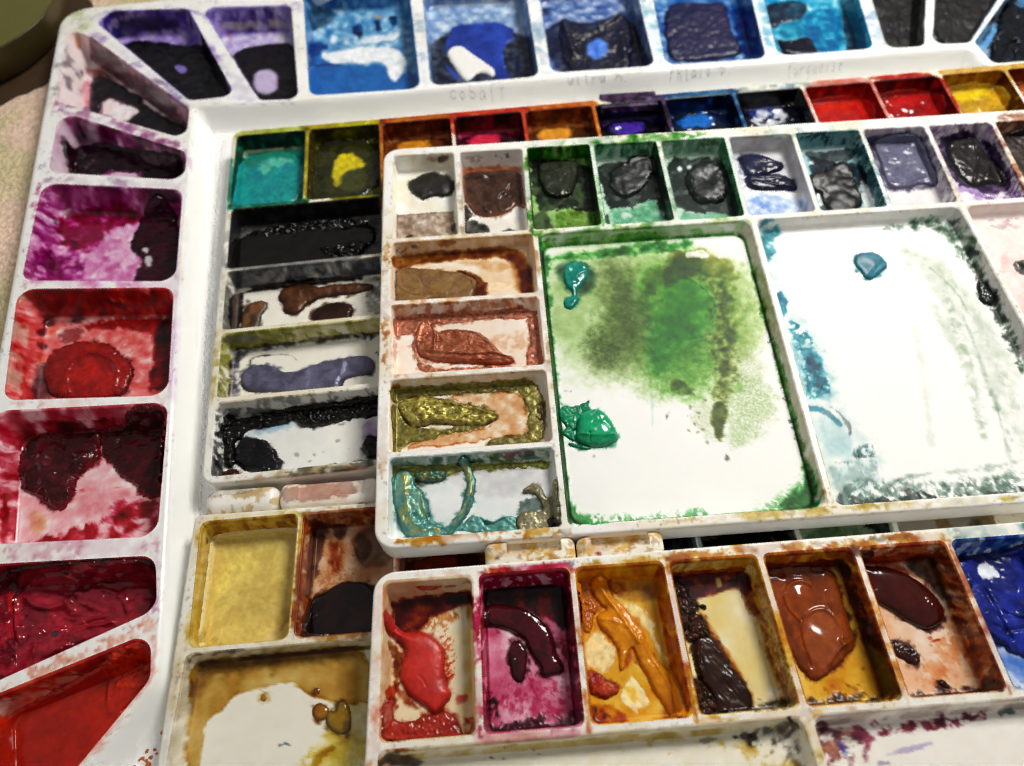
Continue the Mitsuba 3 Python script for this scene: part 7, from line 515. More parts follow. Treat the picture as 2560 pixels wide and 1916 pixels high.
DABS = [
 {'name':'paint_dab','label':'black paint dab on the white floor of the corner well of the smaller folding palette','well':'C1','mat':'paint_satin','col':'2e2824','p':[[-24.2,205.6,-23.2,208.6,-20.9,209.4,-18.5,211.5,-15.1,211.9,-11,209.7,-7.9,207.3,-6.7,203.9,-8.8,201.2,-11.5,199.5,-14.2,200.5,-17.9,199.4,-19.4,198.7,-20.6,200.8,-22.8,202.5]],'hgt':1.4,'w':2.2,'lump':[0.15,3.45],'e':0.25,'col2':'221d1a'},
 {'name':'paint_dab','label':'dark brown paint filling the second well of the small palette','well':'C2','mat':'paint_gloss','col':'4c3226','p':[[-4.1,210.6,1.2,210.6,7.2,210.9,15.9,210.6,17.7,198.1,22,185.9,15.1,193,13.3,193.5,10.8,191,9.2,189.9,5.2,189,-1,189.7,-3,195.3,-6,202.4]],'hgt':1.1,'w':1.3,'lump':[0.21,3.45],'col2':'3c261c','edge':'7a4a32','ew':0.6,'e':0.3,'ridges':[([-0.9,203.6,0.4,195.7,3.6,190.4],0.5,0.5),([9.9,199.6,6.6,196.6,8,190.4],0.5,0.5),([-3,207,7,207.7,15.7,207.7],0.5,0.6),([12.3,202.5,9.8,198],-0.5,0.5)]},
 {'name':'paint_dab','label':'dark olive green paint dab in the first green well of the small palette','well':'C3','mat':'paint_gloss','col':'363a2b','p':[[23.2,212.6,26.6,213,36.6,212.9,37,207.4,35.4,201.9,33.2,196.3,28.4,195,24,197.2,22.5,203.1,22.4,208.8]],'hgt':1.6,'w':1.2,'lump':[0.18,2.88],'col2':'2a3020','edge':'161c14','e':0.3,'ridges':[([23.3,201.5,25.2,196.7,28.8,195.2,33.6,196.7],0.5,0.45),([34.5,209.1,34.4,202.9,32,197.6],0.4,0.4)]},
 {'name':'paint_dab','label':'black green crumbly-rimmed paint dab in the second green well of the small palette','well':'C4','mat':'paint_satin','col':'242725','p':[[47.8,207.2,53.3,209.5,57.3,212.9,63.9,212.7,65.6,207.4,62.2,202.7,57.9,196.8,54.2,193.4,49.4,194.5,46.7,199.4]],'hgt':1.3,'w':1.2,'lump':[0.24,3.45],'ridges':[([46.7,199.4,49.4,194.5,54.2,193.4,59.1,197.6],0.5,0.5),([53.4,209.2,59,211.8,63.9,212.4],0.5,0.6)],'col2':'191d1b','e':0.6},
 {'name':'paint_dab','label':'round black green paint dab in the third green well of the small palette','well':'C5','mat':'paint_satin','col':'1d2a27','p':[[75.8,204,80.8,208.3,86.7,208.6,88.3,202,89.1,194.2,85,189.1,79.7,187.9,75.1,190.8,73.5,197]],'hgt':1.5,'w':1.6,'lump':[0.21,3.45],'ridges':[([75.6,202.2,75.8,191.4,80.8,187.9,86.5,190.5],0.5,0.5)],'col2':'141d1b','e':0.7,'pits':[(81.6,199.4,3,-0.8)]},
 {'name':'paint_dab','label':'indigo paint dab,upper of the two on the pale well of the small palette','well':'C6','mat':'paint_gloss','col':'20264a','p':[[94.7,210,99.1,210.8,104.7,209.1,108.7,205.9,110.7,204.6,108.9,201.8,104.3,200.5,99.4,199.2,95.6,200.3,94.9,205.5]],'hgt':1.3,'w':1.3,'lump':[0.18,2.76],'col2':'171a33','e':0.25,'ridges':[([102.3,206.5,107.5,205.9,107.9,202.7],0.4,0.4)]},
 {'name':'paint_dab','label':'indigo paint dab,lower of the two on the pale well of the small palette','well':'C6','mat':'paint_gloss','col':'1c2144','p':[[95.6,200.3,101.3,199.8,106.7,200.3,111.1,197.2,112.4,192.2,109.8,191.7,105.4,192.7,99.8,192.8,95.6,194,94.4,197.6]],'hgt':1.4,'w':1.2,'lump':[0.18,2.76],'col2':'151830','e':0.25,'ridges':[([98.3,196.4,103.5,194.4,110.1,193],0.4,0.35),([96.7,198.1,102,197.8,107.9,197.9],0.4,0.35)]},
 {'name':'paint_dab','label':'lumpy black teal paint dab in the teal-stained well of the small palette','well':'C7','mat':'paint_satin','col':'161818','p':[[126.7,203.5,132.9,203.7,134.5,198.8,132.5,193.4,133.1,188.7,132.5,182.7,120,170.7,120.1,182.9,119.8,189.2,116.1,193.6,118.9,200.1,123.2,198.1]],'hgt':1.3,'w':1.4,'lump':[0.36,4.6],'col2':'0e1010','e':0.6},
 {'name':'paint_dab','label':'grey lavender paint filling the upper part of a well in the small palette','well':'C8','mat':'paint_gloss','col':'686880','p':[[144.6,213.7,152,215,161.4,214.7,162.5,207.4,162.2,198.2,162.3,190.4,159.1,190.2,155.4,191.3,150.7,189.5,144.3,189.5,144.1,196.3,145,208.3]],'hgt':0.9,'w':1.2,'lump':[0.15,2.88],'col2':'5a5a72','edge':'4a4a60','e':0.4,'ridges':[([145.9,192.3,151.6,191.4,155.6,193.7,160.2,193.5],0.35,0.4),([147.9,202.2,152.3,201.3,158.3,201.4],0.25,0.5)],'pits':[(156.1,207.3,1.2,0.5),(158.7,209.7,1.4,0.4)]},
 {'name':'paint_dab','label':'charcoal paint dab on the lilac-stained well of the small palette','well':'C9','mat':'paint_gloss','col':'353130','p':[[172,210.1,176.9,211.4,183.5,212.2,182.7,204.9,183.9,199.1,186,192.1,186.3,187.5,183.8,187.5,178.4,189.2,173.4,188,170.8,191.6,169.5,198.1,169.2,204.6]],'hgt':1.4,'w':1.2,'lump':[0.18,2.88],'col2':'292524','edge':'1c1a1e','e':0.4,'ridges':[([181.1,210,179,199.6,173.6,190],0.5,0.5),([182.6,198.5,179.7,192.4],0.4,0.4)]},
 {'name':'paint_dab','label':'dark brown paint in the well of the small palette cut by the right edge','well':'C10','mat':'paint_satin','col':'3a2720','p':[[190.6,213.7,211.7,215.3,211.4,179.6,196.5,183.3,186.3,187.9]],'hgt':1.2,'w':1.5,'lump':[0.21,2.88],'col2':'2c1d18'},
 {'name':'paint_dab','label':'ochre brown paint slab lying on the left of its wide well in the small palette','well':'L1','mat':'paint_satin','col':'84602f','p':[[-29.2,165.6,-26.6,168.4,-19.5,167.5,-9.7,165.5,-5,163.7,-1.8,160.5,-2.7,157.1,-4.5,149.7,-15.3,155.8,-20,152.8,-22.5,150.1,-28,147.4,-28.8,157.7]],'v':0.15,'hgt':1.1,'w':0.9,'lump':[0.12,2.88],'col2':'6f4c28','edge':'5a3a18','ew':0.35,'e':0.3,'sp':0.24,'ridges':[([-27.4,164.6,-26.8,158.6,-20.2,156.2,-19.6,157,-12.2,156.3],0.35,0.4),([-20.2,162.7,-19.6,160,-15.3,156.6],-0.2,0.3),([-3.6,160.5,-2.9,157.2],0.4,0.4)]},
 {'name':'paint_film','label':'thin copper red paint film along the far wall of the copper wide well','well':'L2','mat':'paint_pearl','col':'b0684c','p':[[-31.8,148,-20.7,148.9,-12.4,148.7,-2,148.4,8.2,148.2,16.3,148,16.5,144.8,8.1,145.4,-2.2,145.5,-12.5,144.9,-17.7,145,-20.5,144.8,-20.7,142.2,-25.8,142.1,-27.7,141.1,-29.9,143.1]],'hgt':0.3,'w':0.7,'lump':[0.11,1.61],'e':0.6,'sp':0.26,'v':0.55,'cs':0.9},
 {'name':'paint_film','label':'thin copper red paint film at the right end of the copper wide well','well':'L2','mat':'paint_pearl','col':'b0684c','p':[[12.8,144.8,16.4,146.1,17.9,129.8,18.8,123.7,11.9,122.9,11.5,132.3,13.4,136.8]],'hgt':0.3,'w':0.7,'lump':[0.11,1.61],'e':0.6,'sp':0.26,'v':0.55,'cs':0.9},
 {'name':'paint_film','label':'thin copper red paint film in front of the copper dab','well':'L2','mat':'paint_pearl','col':'b0684c','p':[[-23.6,137.5,-21.9,139.7,-21.6,132.5,-17.5,128.2,-3.2,128.3,7.7,128.4,12,124.6,-2.8,119.6,-20.8,128,-22.1,132.1]],'hgt':0.3,'w':0.7,'lump':[0.11,1.61],'e':0.6,'sp':0.26,'v':0.55,'cs':0.9},
 {'name':'paint_dab','label':'copper red paint dab with a folded flap in its wide well of the small palette','well':'L2','mat':'paint_pearl','col':'ac6444','p':[[-22.1,143.5,-19.7,146.5,-17.2,144.9,-15.9,141.2,-12.7,142.3,-9.6,142.3,-3.5,141.3,0.1,138,2.9,133.6,4.9,131.6,8.4,129.5,6,127.8,-1.2,128.6,-8.1,129.6,-16,130.9,-20.9,133.3,-22.4,137.5]],'v':0.3,'hgt':1.3,'w':0.8,'lump':[0.15,2.3],'wr':(0.08,0.6,-8,3),'col2':'8e4426','edge':'7c331c','ew':0.35,'e':0.3,'sp':0.24,'ridges':[([-20.1,134.7,-13.2,133.4,-5.5,132.1,2,132.2,7.6,129.5],0.7,0.35),([-18.1,132.3,-10.5,131.1,-3.1,129.9,4.9,129.7],0.5,0.3),([-16.4,144.4,-15.9,139.4,-16.4,134.6],0.8,0.45),([-19.7,146.3,-20.7,142.2,-22,136.7],0.5,0.5),([-9.6,141.2,-3.6,140.5,0.1,136.7,2.2,133],0.4,0.4)]},
 {'name':'paint_film','label':'gold green paint film along the far wall and right end of the gold green well','well':'L3','mat':'paint_pearl','col':'736a2a','p':[[-32.1,122.4,-24.8,122.9,-17.2,122,-8.4,122.7,1.7,122.7,15.9,122.3,15,101.7,9.3,100.6,10.6,108.5,10.1,114.6,9.4,117.9,5.6,119.1,-1.2,119.3,-8.5,119.4,-13.4,119,-20.2,119.2,-24,119.3,-28,117.6,-32.1,117.8]],'hgt':0.35,'w':0.7,'lump':[0.11,1.61],'e':0.6,'sp':0.26,'v':0.55,'cs':0.9},
 {'name':'paint_film','label':'gold green paint film round the left of the gold green dab','well':'L3','mat':'paint_pearl','col':'726828','p':[[-32.9,114.6,-28,117.6,-25.9,111.4,-23.2,108.5,-16.6,107.5,-8.1,108.6,-3,108.6,-4.3,107,-13.9,105.7,-20.2,105,-25.8,104.3,-28.9,98.8,-29.6,104.6]],'hgt':0.35,'w':0.7,'lump':[0.11,1.61],'e':0.6,'sp':0.26,'v':0.55,'cs':0.9},
 {'name':'paint_film','label':'gold green paint film in the near right of the gold green well','well':'L3','mat':'paint_pearl','col':'6a6028','p':[[-3.2,102.2,0.2,103.7,5.8,103.6,9.9,102.6,15.4,98.2,15.8,96.7,0.5,97.2]],'hgt':0.3,'w':0.7,'lump':[0.11,1.61],'e':0.6,'sp':0.26,'v':0.55,'cs':0.9},
 {'name':'paint_dab','label':'shimmering gold green paint dab lying across its wide well in the small palette','well':'L3','mat':'paint_pearl','col':'7a6f2c','p':[[-28,115.3,-27.1,117.6,-24.7,119.1,-20.3,119.1,-14.4,117.8,-7.8,115.6,-2,113.6,1.5,111.2,0.7,109.2,-3.3,107.8,-9,108.6,-13.7,109,-18.7,109.6,-23.2,108.5,-25.9,111.3]],'hgt':1.2,'w':1.3,'lump':[0.3,2.53,0.12,0.92],'wr':(0.07,0.7,-10,3),'col2':'a49640','cs':1,'v':0.6,'edge':'4a3c14','ew':0.4,'e':0.35,'sp':0.24,'ridges':[([-27.1,114.9,-25.9,111.4,-22.9,109.5,-18.7,110.9,-10.8,109.7,-4.2,108.6],0.5,0.35),([-16.4,116.2,-12.5,115.8,-5,113,0.7,110.9],0.4,0.4)],'pits':[(-21.4,114.9,2,0.5),(-15.8,113.3,1,0.6)]},
 {'name':'paint_film','label':'gold green paint film along the far wall of the lowest wide well','well':'L4','mat':'paint_pearl','col':'85863a','p':[[-30.4,96.8,-24.4,96.8,-14.2,96.1,-4.9,95.7,4.4,95.5,15.6,95.4,14.9,92.9,12.7,93.4,4.2,94.1,-5,94,-12.4,94.2,-14.8,91.9,-18.9,91.3,-24.3,90.2,-29.2,92.8]],'hgt':0.3,'w':0.7,'lump':[0.11,1.61],'e':0.6,'sp':0.26,'v':0.55,'cs':0.9},
 {'name':'paint_film','label':'dark teal paint film along the near side of the lowest wide well','well':'L4','mat':'paint_pearl','col':'4c847c','p':[[-31.5,92.6,-28.3,93.2,-27.7,82.9,-27.1,78.1,-21,76.1,-14.8,76.3,-7.8,76.3,-1,71.3,5.7,69.2,4.4,79.4,2.2,79.5,-1.5,77.8,-4.6,77.7,-7.1,80.4,-11.3,77.8,-15.7,77.9,-19.9,80.9,-19.1,83.7,-21.9,88.7,-23.4,92.7,-28.1,94.3]],'hgt':0.3,'w':0.7,'lump':[0.11,1.61],'e':0.6,'sp':0.26,'v':0.55,'cs':0.9},
 {'name':'paint_dab','label':'teal paint swirl streaked with gold in the lowest wide well of the small palette','well':'L4','mat':'paint_pearl','col':'6a9a88','p':[[-29.5,94.1,-27,96.3,-24.4,95.4,-23.2,92.7,-22.6,90.3,-20.7,88.6,-20.5,86.6,-19.1,84.1,-19.9,80,-17,77.8,-14,77.6,-11.6,80.7,-10.1,83.3,-8.8,87.2,-8.3,91.5,-10,94.7,-10.7,96.2,-10,100.2,-8,99,-6.9,94.5,-5.9,91.3,-6.4,86.1,-7.9,82.2,-10.4,78.6,-13.2,75.4,-18,72.2,-24,74.6,-27.1,78.1,-28.4,82.9,-29.3,87.6]],'hgt':1.1,'w':1,'lump':[0.18,1.73],'col2':'3f7c74','edge':'2c5c58','ew':0.4,'e':0.3,'sp':0.24,'wr':(0.08,0.9,70,3),'feats':[{'t':'o','p':[-26.1,93.6,-24.8,89.5,-25.8,84.6,-24.9,79.9,-21.9,76.6,-17,76.7],'col':'a09a50','a':0.75,'w':0.9,'e':0.6,'s':0.4},{'t':'o','p':[-28.1,90.6,-27,84.7,-26.3,80,-23.7,76.5],'col':'8f9450','a':0.6,'w':0.5,'e':0.6,'s':0.3},{'t':'o','p':[-8.9,96,-7.5,91.5,-7.7,86.1,-10.2,81.9,-13,77.9],'col':'a8a65c','a':0.75,'w':0.8,'e':0.6,'s':0.4},{'t':'o','p':[-21.9,88.7,-21.5,84.4,-21.1,81.5],'col':'7d9a64','a':0.6,'w':0.7,'e':0.5,'s':0.4}],'ridges':[([-6.3,88.9,-7.4,83.6,-10.3,79.7,-13.1,76.4],0.5,0.4),([-26.2,94.7,-25.5,87.6,-24.9,81.2,-21,76.7],0.4,0.5),([-20.9,88.1,-21,84.3,-19.8,81.4],0.4,0.4)]},
 {'name':'paint_dab','label':'crumpled green gold paint lump on the far wall above the teal swirl','well':'L4','mat':'paint_pearl','col':'3b756c','p':[[-23.9,94,-20.7,95.1,-14.7,94.9,-14.1,92.8,-15.3,91.5,-18.8,91.1,-21.9,91.4]],'hgt':1.2,'w':0.7,'crumb':(0.4,1),'wr':(0.14,0.7,20,2),'col2':'7c7c38','cs':1.5,'edge':'2a4a44','e':0.4,'sp':0.24},
 {'name':'paint_dab','label':'silvery beige paint lump right of the teal swirl,in the same wide well','well':'L4','mat':'paint_pearl','col':'98906e','p':[[7.1,85.4,6.7,86.4,7.6,87.8,10.1,88.3,12.2,87,12.7,84.4,14.1,83.3,18.3,88.4,20.7,88.1,20.3,77.8,19.6,72.7,15.7,74.5,13,72.4,7.2,74.7,5.3,71,4.2,78,5.4,80,7.6,80.6,11.2,79.9,12.2,81.6,10.5,85.6,8.3,85.8]],'hgt':1.1,'w':0.8,'lump':[0.21,1.73],'wr':(0.14,0.8,60,3),'col2':'7e7858','edge':'4c4a38','ew':0.4,'e':0.3,'sp':0.24},
 {'name':'paint_dab','label':'small round black paint lump beside the silvery beige one in the small palette','well':'L4','mat':'paint_satin','col':'26231f','p':[[12,77,13.3,78.4,15.7,78.3,19.6,73.4,19,70.8,15.7,73.5,13.7,71.8]],'hgt':1.9,'w':0.8,'crumb':(0.4,0.9),'e':0.25,'sp':0.24},
 {'name':'paint_dab','label':'turquoise paint dab with a small tail in the far left of the green-washed mixing area','well':'M1','mat':'paint_wet','col':'1d9a88','p':[[26.4,161.5,27.7,164.6,30.4,165.6,33.7,164.6,35,162,34.1,158.8,31.7,155.7,29.9,153.9,29.4,151.9,30.4,150.7,29.1,148.2,27.2,146.4,25.3,147.5,25,149.8,26.3,151.2,28,151.5,28.6,153.4,26.8,155.6,25.9,158.3]],'hgt':0.9,'w':1.5,'lump':[0.18,2.3],'col2':'127a6c','edge':'0d6456','ew':0.6,'e':0.2,'grid':1,'ridges':[([29.5,157.9,32,160.4,33.7,160.9],0.4,0.5),([28,163.4,29,159.2,28.7,154.7],0.25,0.5)]},
 {'name':'paint_dab','label':'thick emerald green paint dab on the left of the green-washed mixing area','well':'M1','mat':'paint_wet','col':'119c68','p':[[23.8,103.4,24.6,107,27.4,110,31.4,110.2,33.8,107.2,35.1,103.9,35.8,100.5,34.3,99.1,32.2,97.9,27.8,98,25.2,99.3,23,100.6]],'hgt':2.4,'w':2.6,'lump':[0.15,3.45],'col2':'0f8a5a','edge':'0b6a48','ew':0.4,'e':0.2,'grid':1,'sp':0.22,'ridges':[([23.7,101.8,28.3,100.8,32.9,100.5,35.1,101.4],0.5,0.35),([27.4,101.9,26.9,98.8],-0.5,0.3),([25.1,105.9,27.9,106.7,30.1,108.8],-0.25,0.25),([28.8,105,31.1,105,33.4,103.1],-0.25,0.25)]},
 {'name':'paint_film','label':'ragged emerald green paint scraps beside the thick emerald dab in the green-washed mixing area','well':'M1','mat':'paint_gloss','col':'0f8a5c','p':[[19.6,110.7,21.7,112.8,23.3,111.7,26.7,111.9,28.9,113.4,28.4,111.5,29.3,109.8,26.3,109,24.2,106.4,23.3,103.4,21.2,105.2,19.7,107.2],[20.1,104.6,21.8,105.7,23.3,102.7,23.3,100.2,21.2,101.3,20,102.5],[20.7,100.5,24.3,98.8,27.9,97.9,24.6,97.5,21.8,99]],'hgt':0.5,'w':0.6,'crumb':(0.3,0.9),'lump':[0.12,1.38],'col2':'0c7a50','edge':'0a6042','e':0.6,'grid':1,'sp':0.24},
 {'name':'paint_dab','label':'dark turquoise paint dab alone on the white mixing area','well':'M2','mat':'paint_satin','col':'1d7488','p':[[121.6,158.7,123.7,161.1,127,161.3,129.6,160.7,131.2,158.5,131.8,155.7,130.7,154,127.9,151.9,124.7,150.1,123.2,150.4,122.6,153.2,121.3,156.1]],'hgt':0.8,'w':1.2,'lump':[0.09,2.3],'col2':'186478','edge':'125464','ew':0.5,'e':0.2,'grid':1,'ridges':[([130.1,157.2,126.9,154.3,123.9,150.9],0.3,0.3)]},
 {'name':'paint_dab','label':'black green paint lump against the right wall of the white mixing area','well':'M2','mat':'paint_gloss','col':'252b27','p':[[158.2,147,159.8,146.5,160.6,143.6,161.1,139.7,160.1,137.4,157.8,137.2,156.2,139.9]],'hgt':1,'w':0.9,'lump':[0.18,1.5],'crumb':(0.3,1.2),'e':0.5,'grid':1},
 {'name':'paint_dab','label':'black paint dab with a grey ring on the pink-white area at the right edge','well':'M3','mat':'paint_gloss','col':'2a2622','p':[[172.5,153.1,174.6,153.6,176.6,153.6,178.6,152.4,177.1,148.7,174.3,147.8,172.5,149.3,172.4,151.4]],'hgt':0.8,'w':0.8,'lump':[0.12,1.38],'e':0.4,'grid':1,'edge':'8a8580','ew':0.5},
 {'name':'paint_dab','label':'glossy scarlet paint dab with a long tail in the first well of the front row','well':'K1','mat':'paint_satin','col':'c0261c','p':[[-34.3,60.4,-31.2,56.7,-29.2,53.6,-27.7,51.5,-25.2,50.7,-21.8,50.9,-18.5,48.8,-16.6,46.4,-16.4,43.2,-17,40.5,-16.4,37.7,-15,35.7,-15.8,33.6,-18.3,31.1,-19.9,30.6,-21.8,32.9,-25.4,35.3,-27.7,39.3,-28,42.2,-26.6,45,-26.4,47.3,-28.6,49.4,-32.1,51.8,-34.7,56.3]],'hgt':2.2,'w':2.6,'lump':[0.12,4.6],'col2':'b02018','edge':'8c1a10','ew':0.4,'e':0.2,'v':0.08,'sp':0.26,'ridges':[([-22.9,39.8,-21.7,38.5,-21.3,37.1],-0.15,0.25)]},
 {'name':'paint_film','label':'rough dried red paint along the near left of the first well of the front row','well':'K1','mat':'paint_gloss','col':'a42c1c','p':[[-37.5,31.5,-30,35.6,-28.8,34.4,-29.9,31.9,-29.1,29.5,-24.7,29.5,-22.3,31,-19.1,30.8,-16.6,31.5,-14.3,29.3,-13.7,27.4,-10.6,21.2,-19.4,21.1,-30.5,18.7,-34.7,19.6,-36.8,25.6]],'hgt':0.55,'w':0.7,'lump':[0.15,1.38],'crumb':(0.2,0.8),'col2':'902214','edge':'7c1c10','e':0.4,'sp':0.26},
 {'name':'paint_dab','label':'bent arm-shaped dark crimson paint dab in the second well of the front row','well':'K2','mat':'paint_wet','col':'540c18','p':[[-5.6,57,-0.4,56.2,4.7,55,8.7,52.2,10.6,49.6,11.9,45.9,12,42.6,13.2,40.5,13.4,38,9.8,37.4,7.6,37.1,7.1,40.2,4.9,43.9,4.3,46.7,2.8,48.1,-0.1,49.9,-6.7,51.4]],'hgt':1.8,'w':1.8,'lump':[0.12,3.45],'col2':'430812','edge':'2e060c','ew':0.5,'e':0.2,'v':0.1,'sp':0.26},
 {'name':'paint_dab','label':'small oval dark crimson paint dab beside the bent one in the front row','well':'K2','mat':'paint_wet','col':'4e0b18','p':[[-0.4,44.7,1,46.9,3.2,46.7,4.2,44.6,4.4,41.8,3.7,38.4,2.3,36.3,0.7,37.2,-0.4,40.3]],'hgt':1,'w':1,'col2':'3a0810','edge':'26060a','ew':0.4,'e':0.2,'sp':0.26,'pits':[(1.9,42.6,1.2,-0.35)]},
 {'name':'paint_dab','label':'yellow orange paint dab like a running figure in the third well of the front row','well':'K3','mat':'paint_gloss','col':'dc8c10','p':[[22.3,62.5,24,64.7,26.7,62.9,27.4,58.4,28.3,56,30.7,53.4,32.7,49.9,34.6,47.8,35.3,44.4,35.9,41.2,37.5,38.2,40.7,35.8,43.6,32.1,44.8,27,45.3,20.4,40.5,20.5,37,28.1,34.8,32.1,33.7,35.7,32.2,39.4,31.7,43.3,30,42,28.2,37.5,27.1,37.5,28,42.1,26.5,45.1,24.3,47.4,22.8,50.5,23.9,51.7,26.3,52.9,24.3,54.4,22.6,57.1]],'hgt':1.5,'w':1.5,'lump':[0.21,2.88],'col2':'cf7c0c','edge':'b8660a','ew':0.5,'e':0.25,'v':0.1,'sp':0.26,'ridges':[([24.5,62.3,25.4,56.9,28.4,52.5,31.6,46.4,32.9,43.7],0.5,0.6),([33.8,44.5,35.6,39.6,38.7,33.4,41.4,26.9],0.4,0.5),([24.5,50.2,27.1,49.9,30.2,47.9],0.3,0.5)]},
 {'name':'paint_film','label':'crumbly orange paint crust against the left wall of the third well of the front row','well':'K3','mat':'paint_gloss','col':'bf680c','p':[[15.2,62.7,21.3,60.3,23.1,59.5,23,55.5,24.7,53.4,22.2,51.7,21.9,48.7,19.9,46.8,13.2,51.7,14.4,58.1],[27.6,60.2,30,59.8,31.7,58.2,29.6,56.2,27.7,57.3]],'hgt':0.7,'w':0.6,'crumb':(0.35,0.9),'lump':[0.12,1.73],'col2':'a85408','e':0.5,'sp':0.26},
 {'name':'paint_dab','label':'wrinkled dark red paint lump beside the yellow orange dab in the front row','well':'K3','mat':'paint_gloss','col':'921e14','p':[[17.9,38.8,22,37.4,23.8,35.4,26.8,33.4,25.5,31.6,22.2,31.1,19.9,32.4,14.9,34.7]],'hgt':1,'w':0.8,'crumb':(0.4,1),'lump':[0.12,1.61],'col2':'b04018','edge':'7a2410','e':0.4,'sp':0.26},
 {'name':'paint_dab','label':'long smooth dark brown paint slab slanting across the fourth well of the front row','well':'K4','mat':'paint_gloss','col':'3e2218','p':[[46.4,42.8,49.3,44.1,52.1,43.9,53.4,40.5,54.9,36.3,56.6,34.1,58.1,31.3,59.1,28.6,57.4,23.6,47.9,18,50.2,28,47.9,32.6,46,35.2]],'hgt':1.2,'w':1.1,'lump':[0.12,3.45],'wr':(0.06,1,-55,4),'col2':'32190f','edge':'221008','ew':0.4,'e':0.25,'sp':0.26,'ridges':[([48.1,42.6,47,38.6,47.9,34.2],0.4,0.4)]},
 {'name':'paint_film','label':'black brown dried paint crumbs along the left of the fourth well of the front row','well':'K4','mat':'paint_gloss','col':'2a1810','p':[[41.1,59.4,47,58.2,48.5,56.8,48.3,54.2,50,53.3,50.1,51.2,48.8,50,50.5,49,51.6,46.5,52.1,43.9,47.9,43,45.8,43.5,37.8,49.4,44.3,52.8],[50.3,51.9,51.6,52.1,51.8,51.2,50.8,51.2],[41.2,34.1,47,33.9,49.9,28.4,50.5,25.9,42.8,23.2,41.1,27.9]],'hgt':1,'w':0.5,'crumb':(0.9,1.5),'lump':[0.18,1.15],'col2':'4a2414','cs':1.2,'e':0.4,'sp':0.24},
 {'name':'paint_dab','label':'big wet rust orange paint mass filling most of the fifth well of the front row','well':'K5','mat':'paint_wet','col':'8c3c10','p':[[70.5,59.7,72.8,59.6,75.1,60.4,81.5,59.6,87.3,58.6,87.8,55.5,88,51.9,87.9,46.9,88.2,43.5,88.3,40.3,87.1,38.3,84.8,36.5,83.2,34.8,80.6,33.4,78.6,32.1,76.8,31.4,74.8,31.4,73.7,32.2,72.1,34.1,71.9,38.3,66.7,45.6,65.2,50.5,63.7,57.7]],'hgt':0.9,'w':2,'lump':[0.18,6.9],'col2':'74300c','edge':'5e280c','ew':0.5,'e':0.4,'v':0.15,'sp':0.26,'ridges':[([76.5,46.8,74.5,44.6,74.4,39.7,75,34.8],-0.5,0.4),([76.5,46.8,79.7,48.5,82.6,48.4,84.4,45.4,85.3,42.5,84.1,39.8],0.45,0.4),([73.1,53.2,74.7,55.5,77.9,56.2,80.2,54.6],0.5,0.35),([72.7,52.9,73,48.9,75.2,46.2],0.4,0.4),([83.9,52.5,83.6,48.4,85.5,44.6,87,40.7],0.35,0.35),([79.4,34.8,83,38.2,85.8,39.6],0.4,0.4)],'pits':[(76.3,51.9,2.4,0.6),(79.4,41,3.2,0.5),(84.5,39.3,1.3,0.8),(73.5,58.2,0.7,-1),(86,58.6,0.8,0.5),(83.3,59.6,0.6,0.5)],'feats':[{'t':'o','p':[68.9,49.3,72.8,51.5,72.2,45.6,75,34,76.8,31.4,73.5,31.4,69.2,37.2],'col':'5a240c','a':0.6,'s':0.7,'e':0.8},{'t':'o','p':[76.3,46.7,82.7,48.4,85.3,43.8,84.8,40.6,79.1,33.7,76.9,34.8,74.7,38.9],'col':'9a4c24','a':0.6,'s':0.5,'e':0.4},{'t':'o','p':[87.7,58.5,89.8,56.2,89.9,45,88.6,47.7,88.2,53.7],'col':'5c2a12','a':0.7,'s':0.6,'e':0.6}]},
 {'name':'paint_dab','label':'glossy oval maroon paint dab in the sixth well of the front row','well':'K6','mat':'paint_wet','col':'4e120a','p':[[89.9,60,97.6,58.6,100.6,58.5,104.9,57.1,109.1,53.7,111.8,50.1,113.2,46.6,112.6,44.1,110.8,42.1,107.9,41.1,105.2,41.9,102.4,44.1,99,46.9,93,51.5,95.9,53.9]],'hgt':2.2,'w':2.4,'col2':'440e08','edge':'2a0806','ew':0.4,'e':0.12,'v':0.06,'sp':0.26,'pits':[(109.4,47.3,0.9,0.35),(109.4,47.3,0.45,-0.3)],'ridges':[([108.6,48.6,110.7,48.5,110.7,46.3],0.12,0.25)]},
 {'name':'paint_dab','label':'rough dark brown paint patch on the left of the sixth well of the front row','well':'K6','mat':'paint_gloss','col':'34130d','p':[[89.3,40,99.2,39.4,101.9,37.4,102.9,35.3,103.1,33.3,101.6,32.4,99.8,33.6,97.9,35.5]],'hgt':0.7,'w':0.5,'crumb':(0.25,0.7),'e':0.4,'sp':0.24,'col2':'46201a'},
 {'name':'paint_dab','label':'tiny dark brown paint speck near the front of the sixth well of the front row','well':'K6','mat':'paint_gloss','col':'3a170f','p':[[105.6,28.6,107,29.2,108.4,27.7,107.9,26.5,106.3,27]],'hgt':0.5,'w':0.4,'lump':[0.09,0.92],'e':0.2,'sp':0.24},
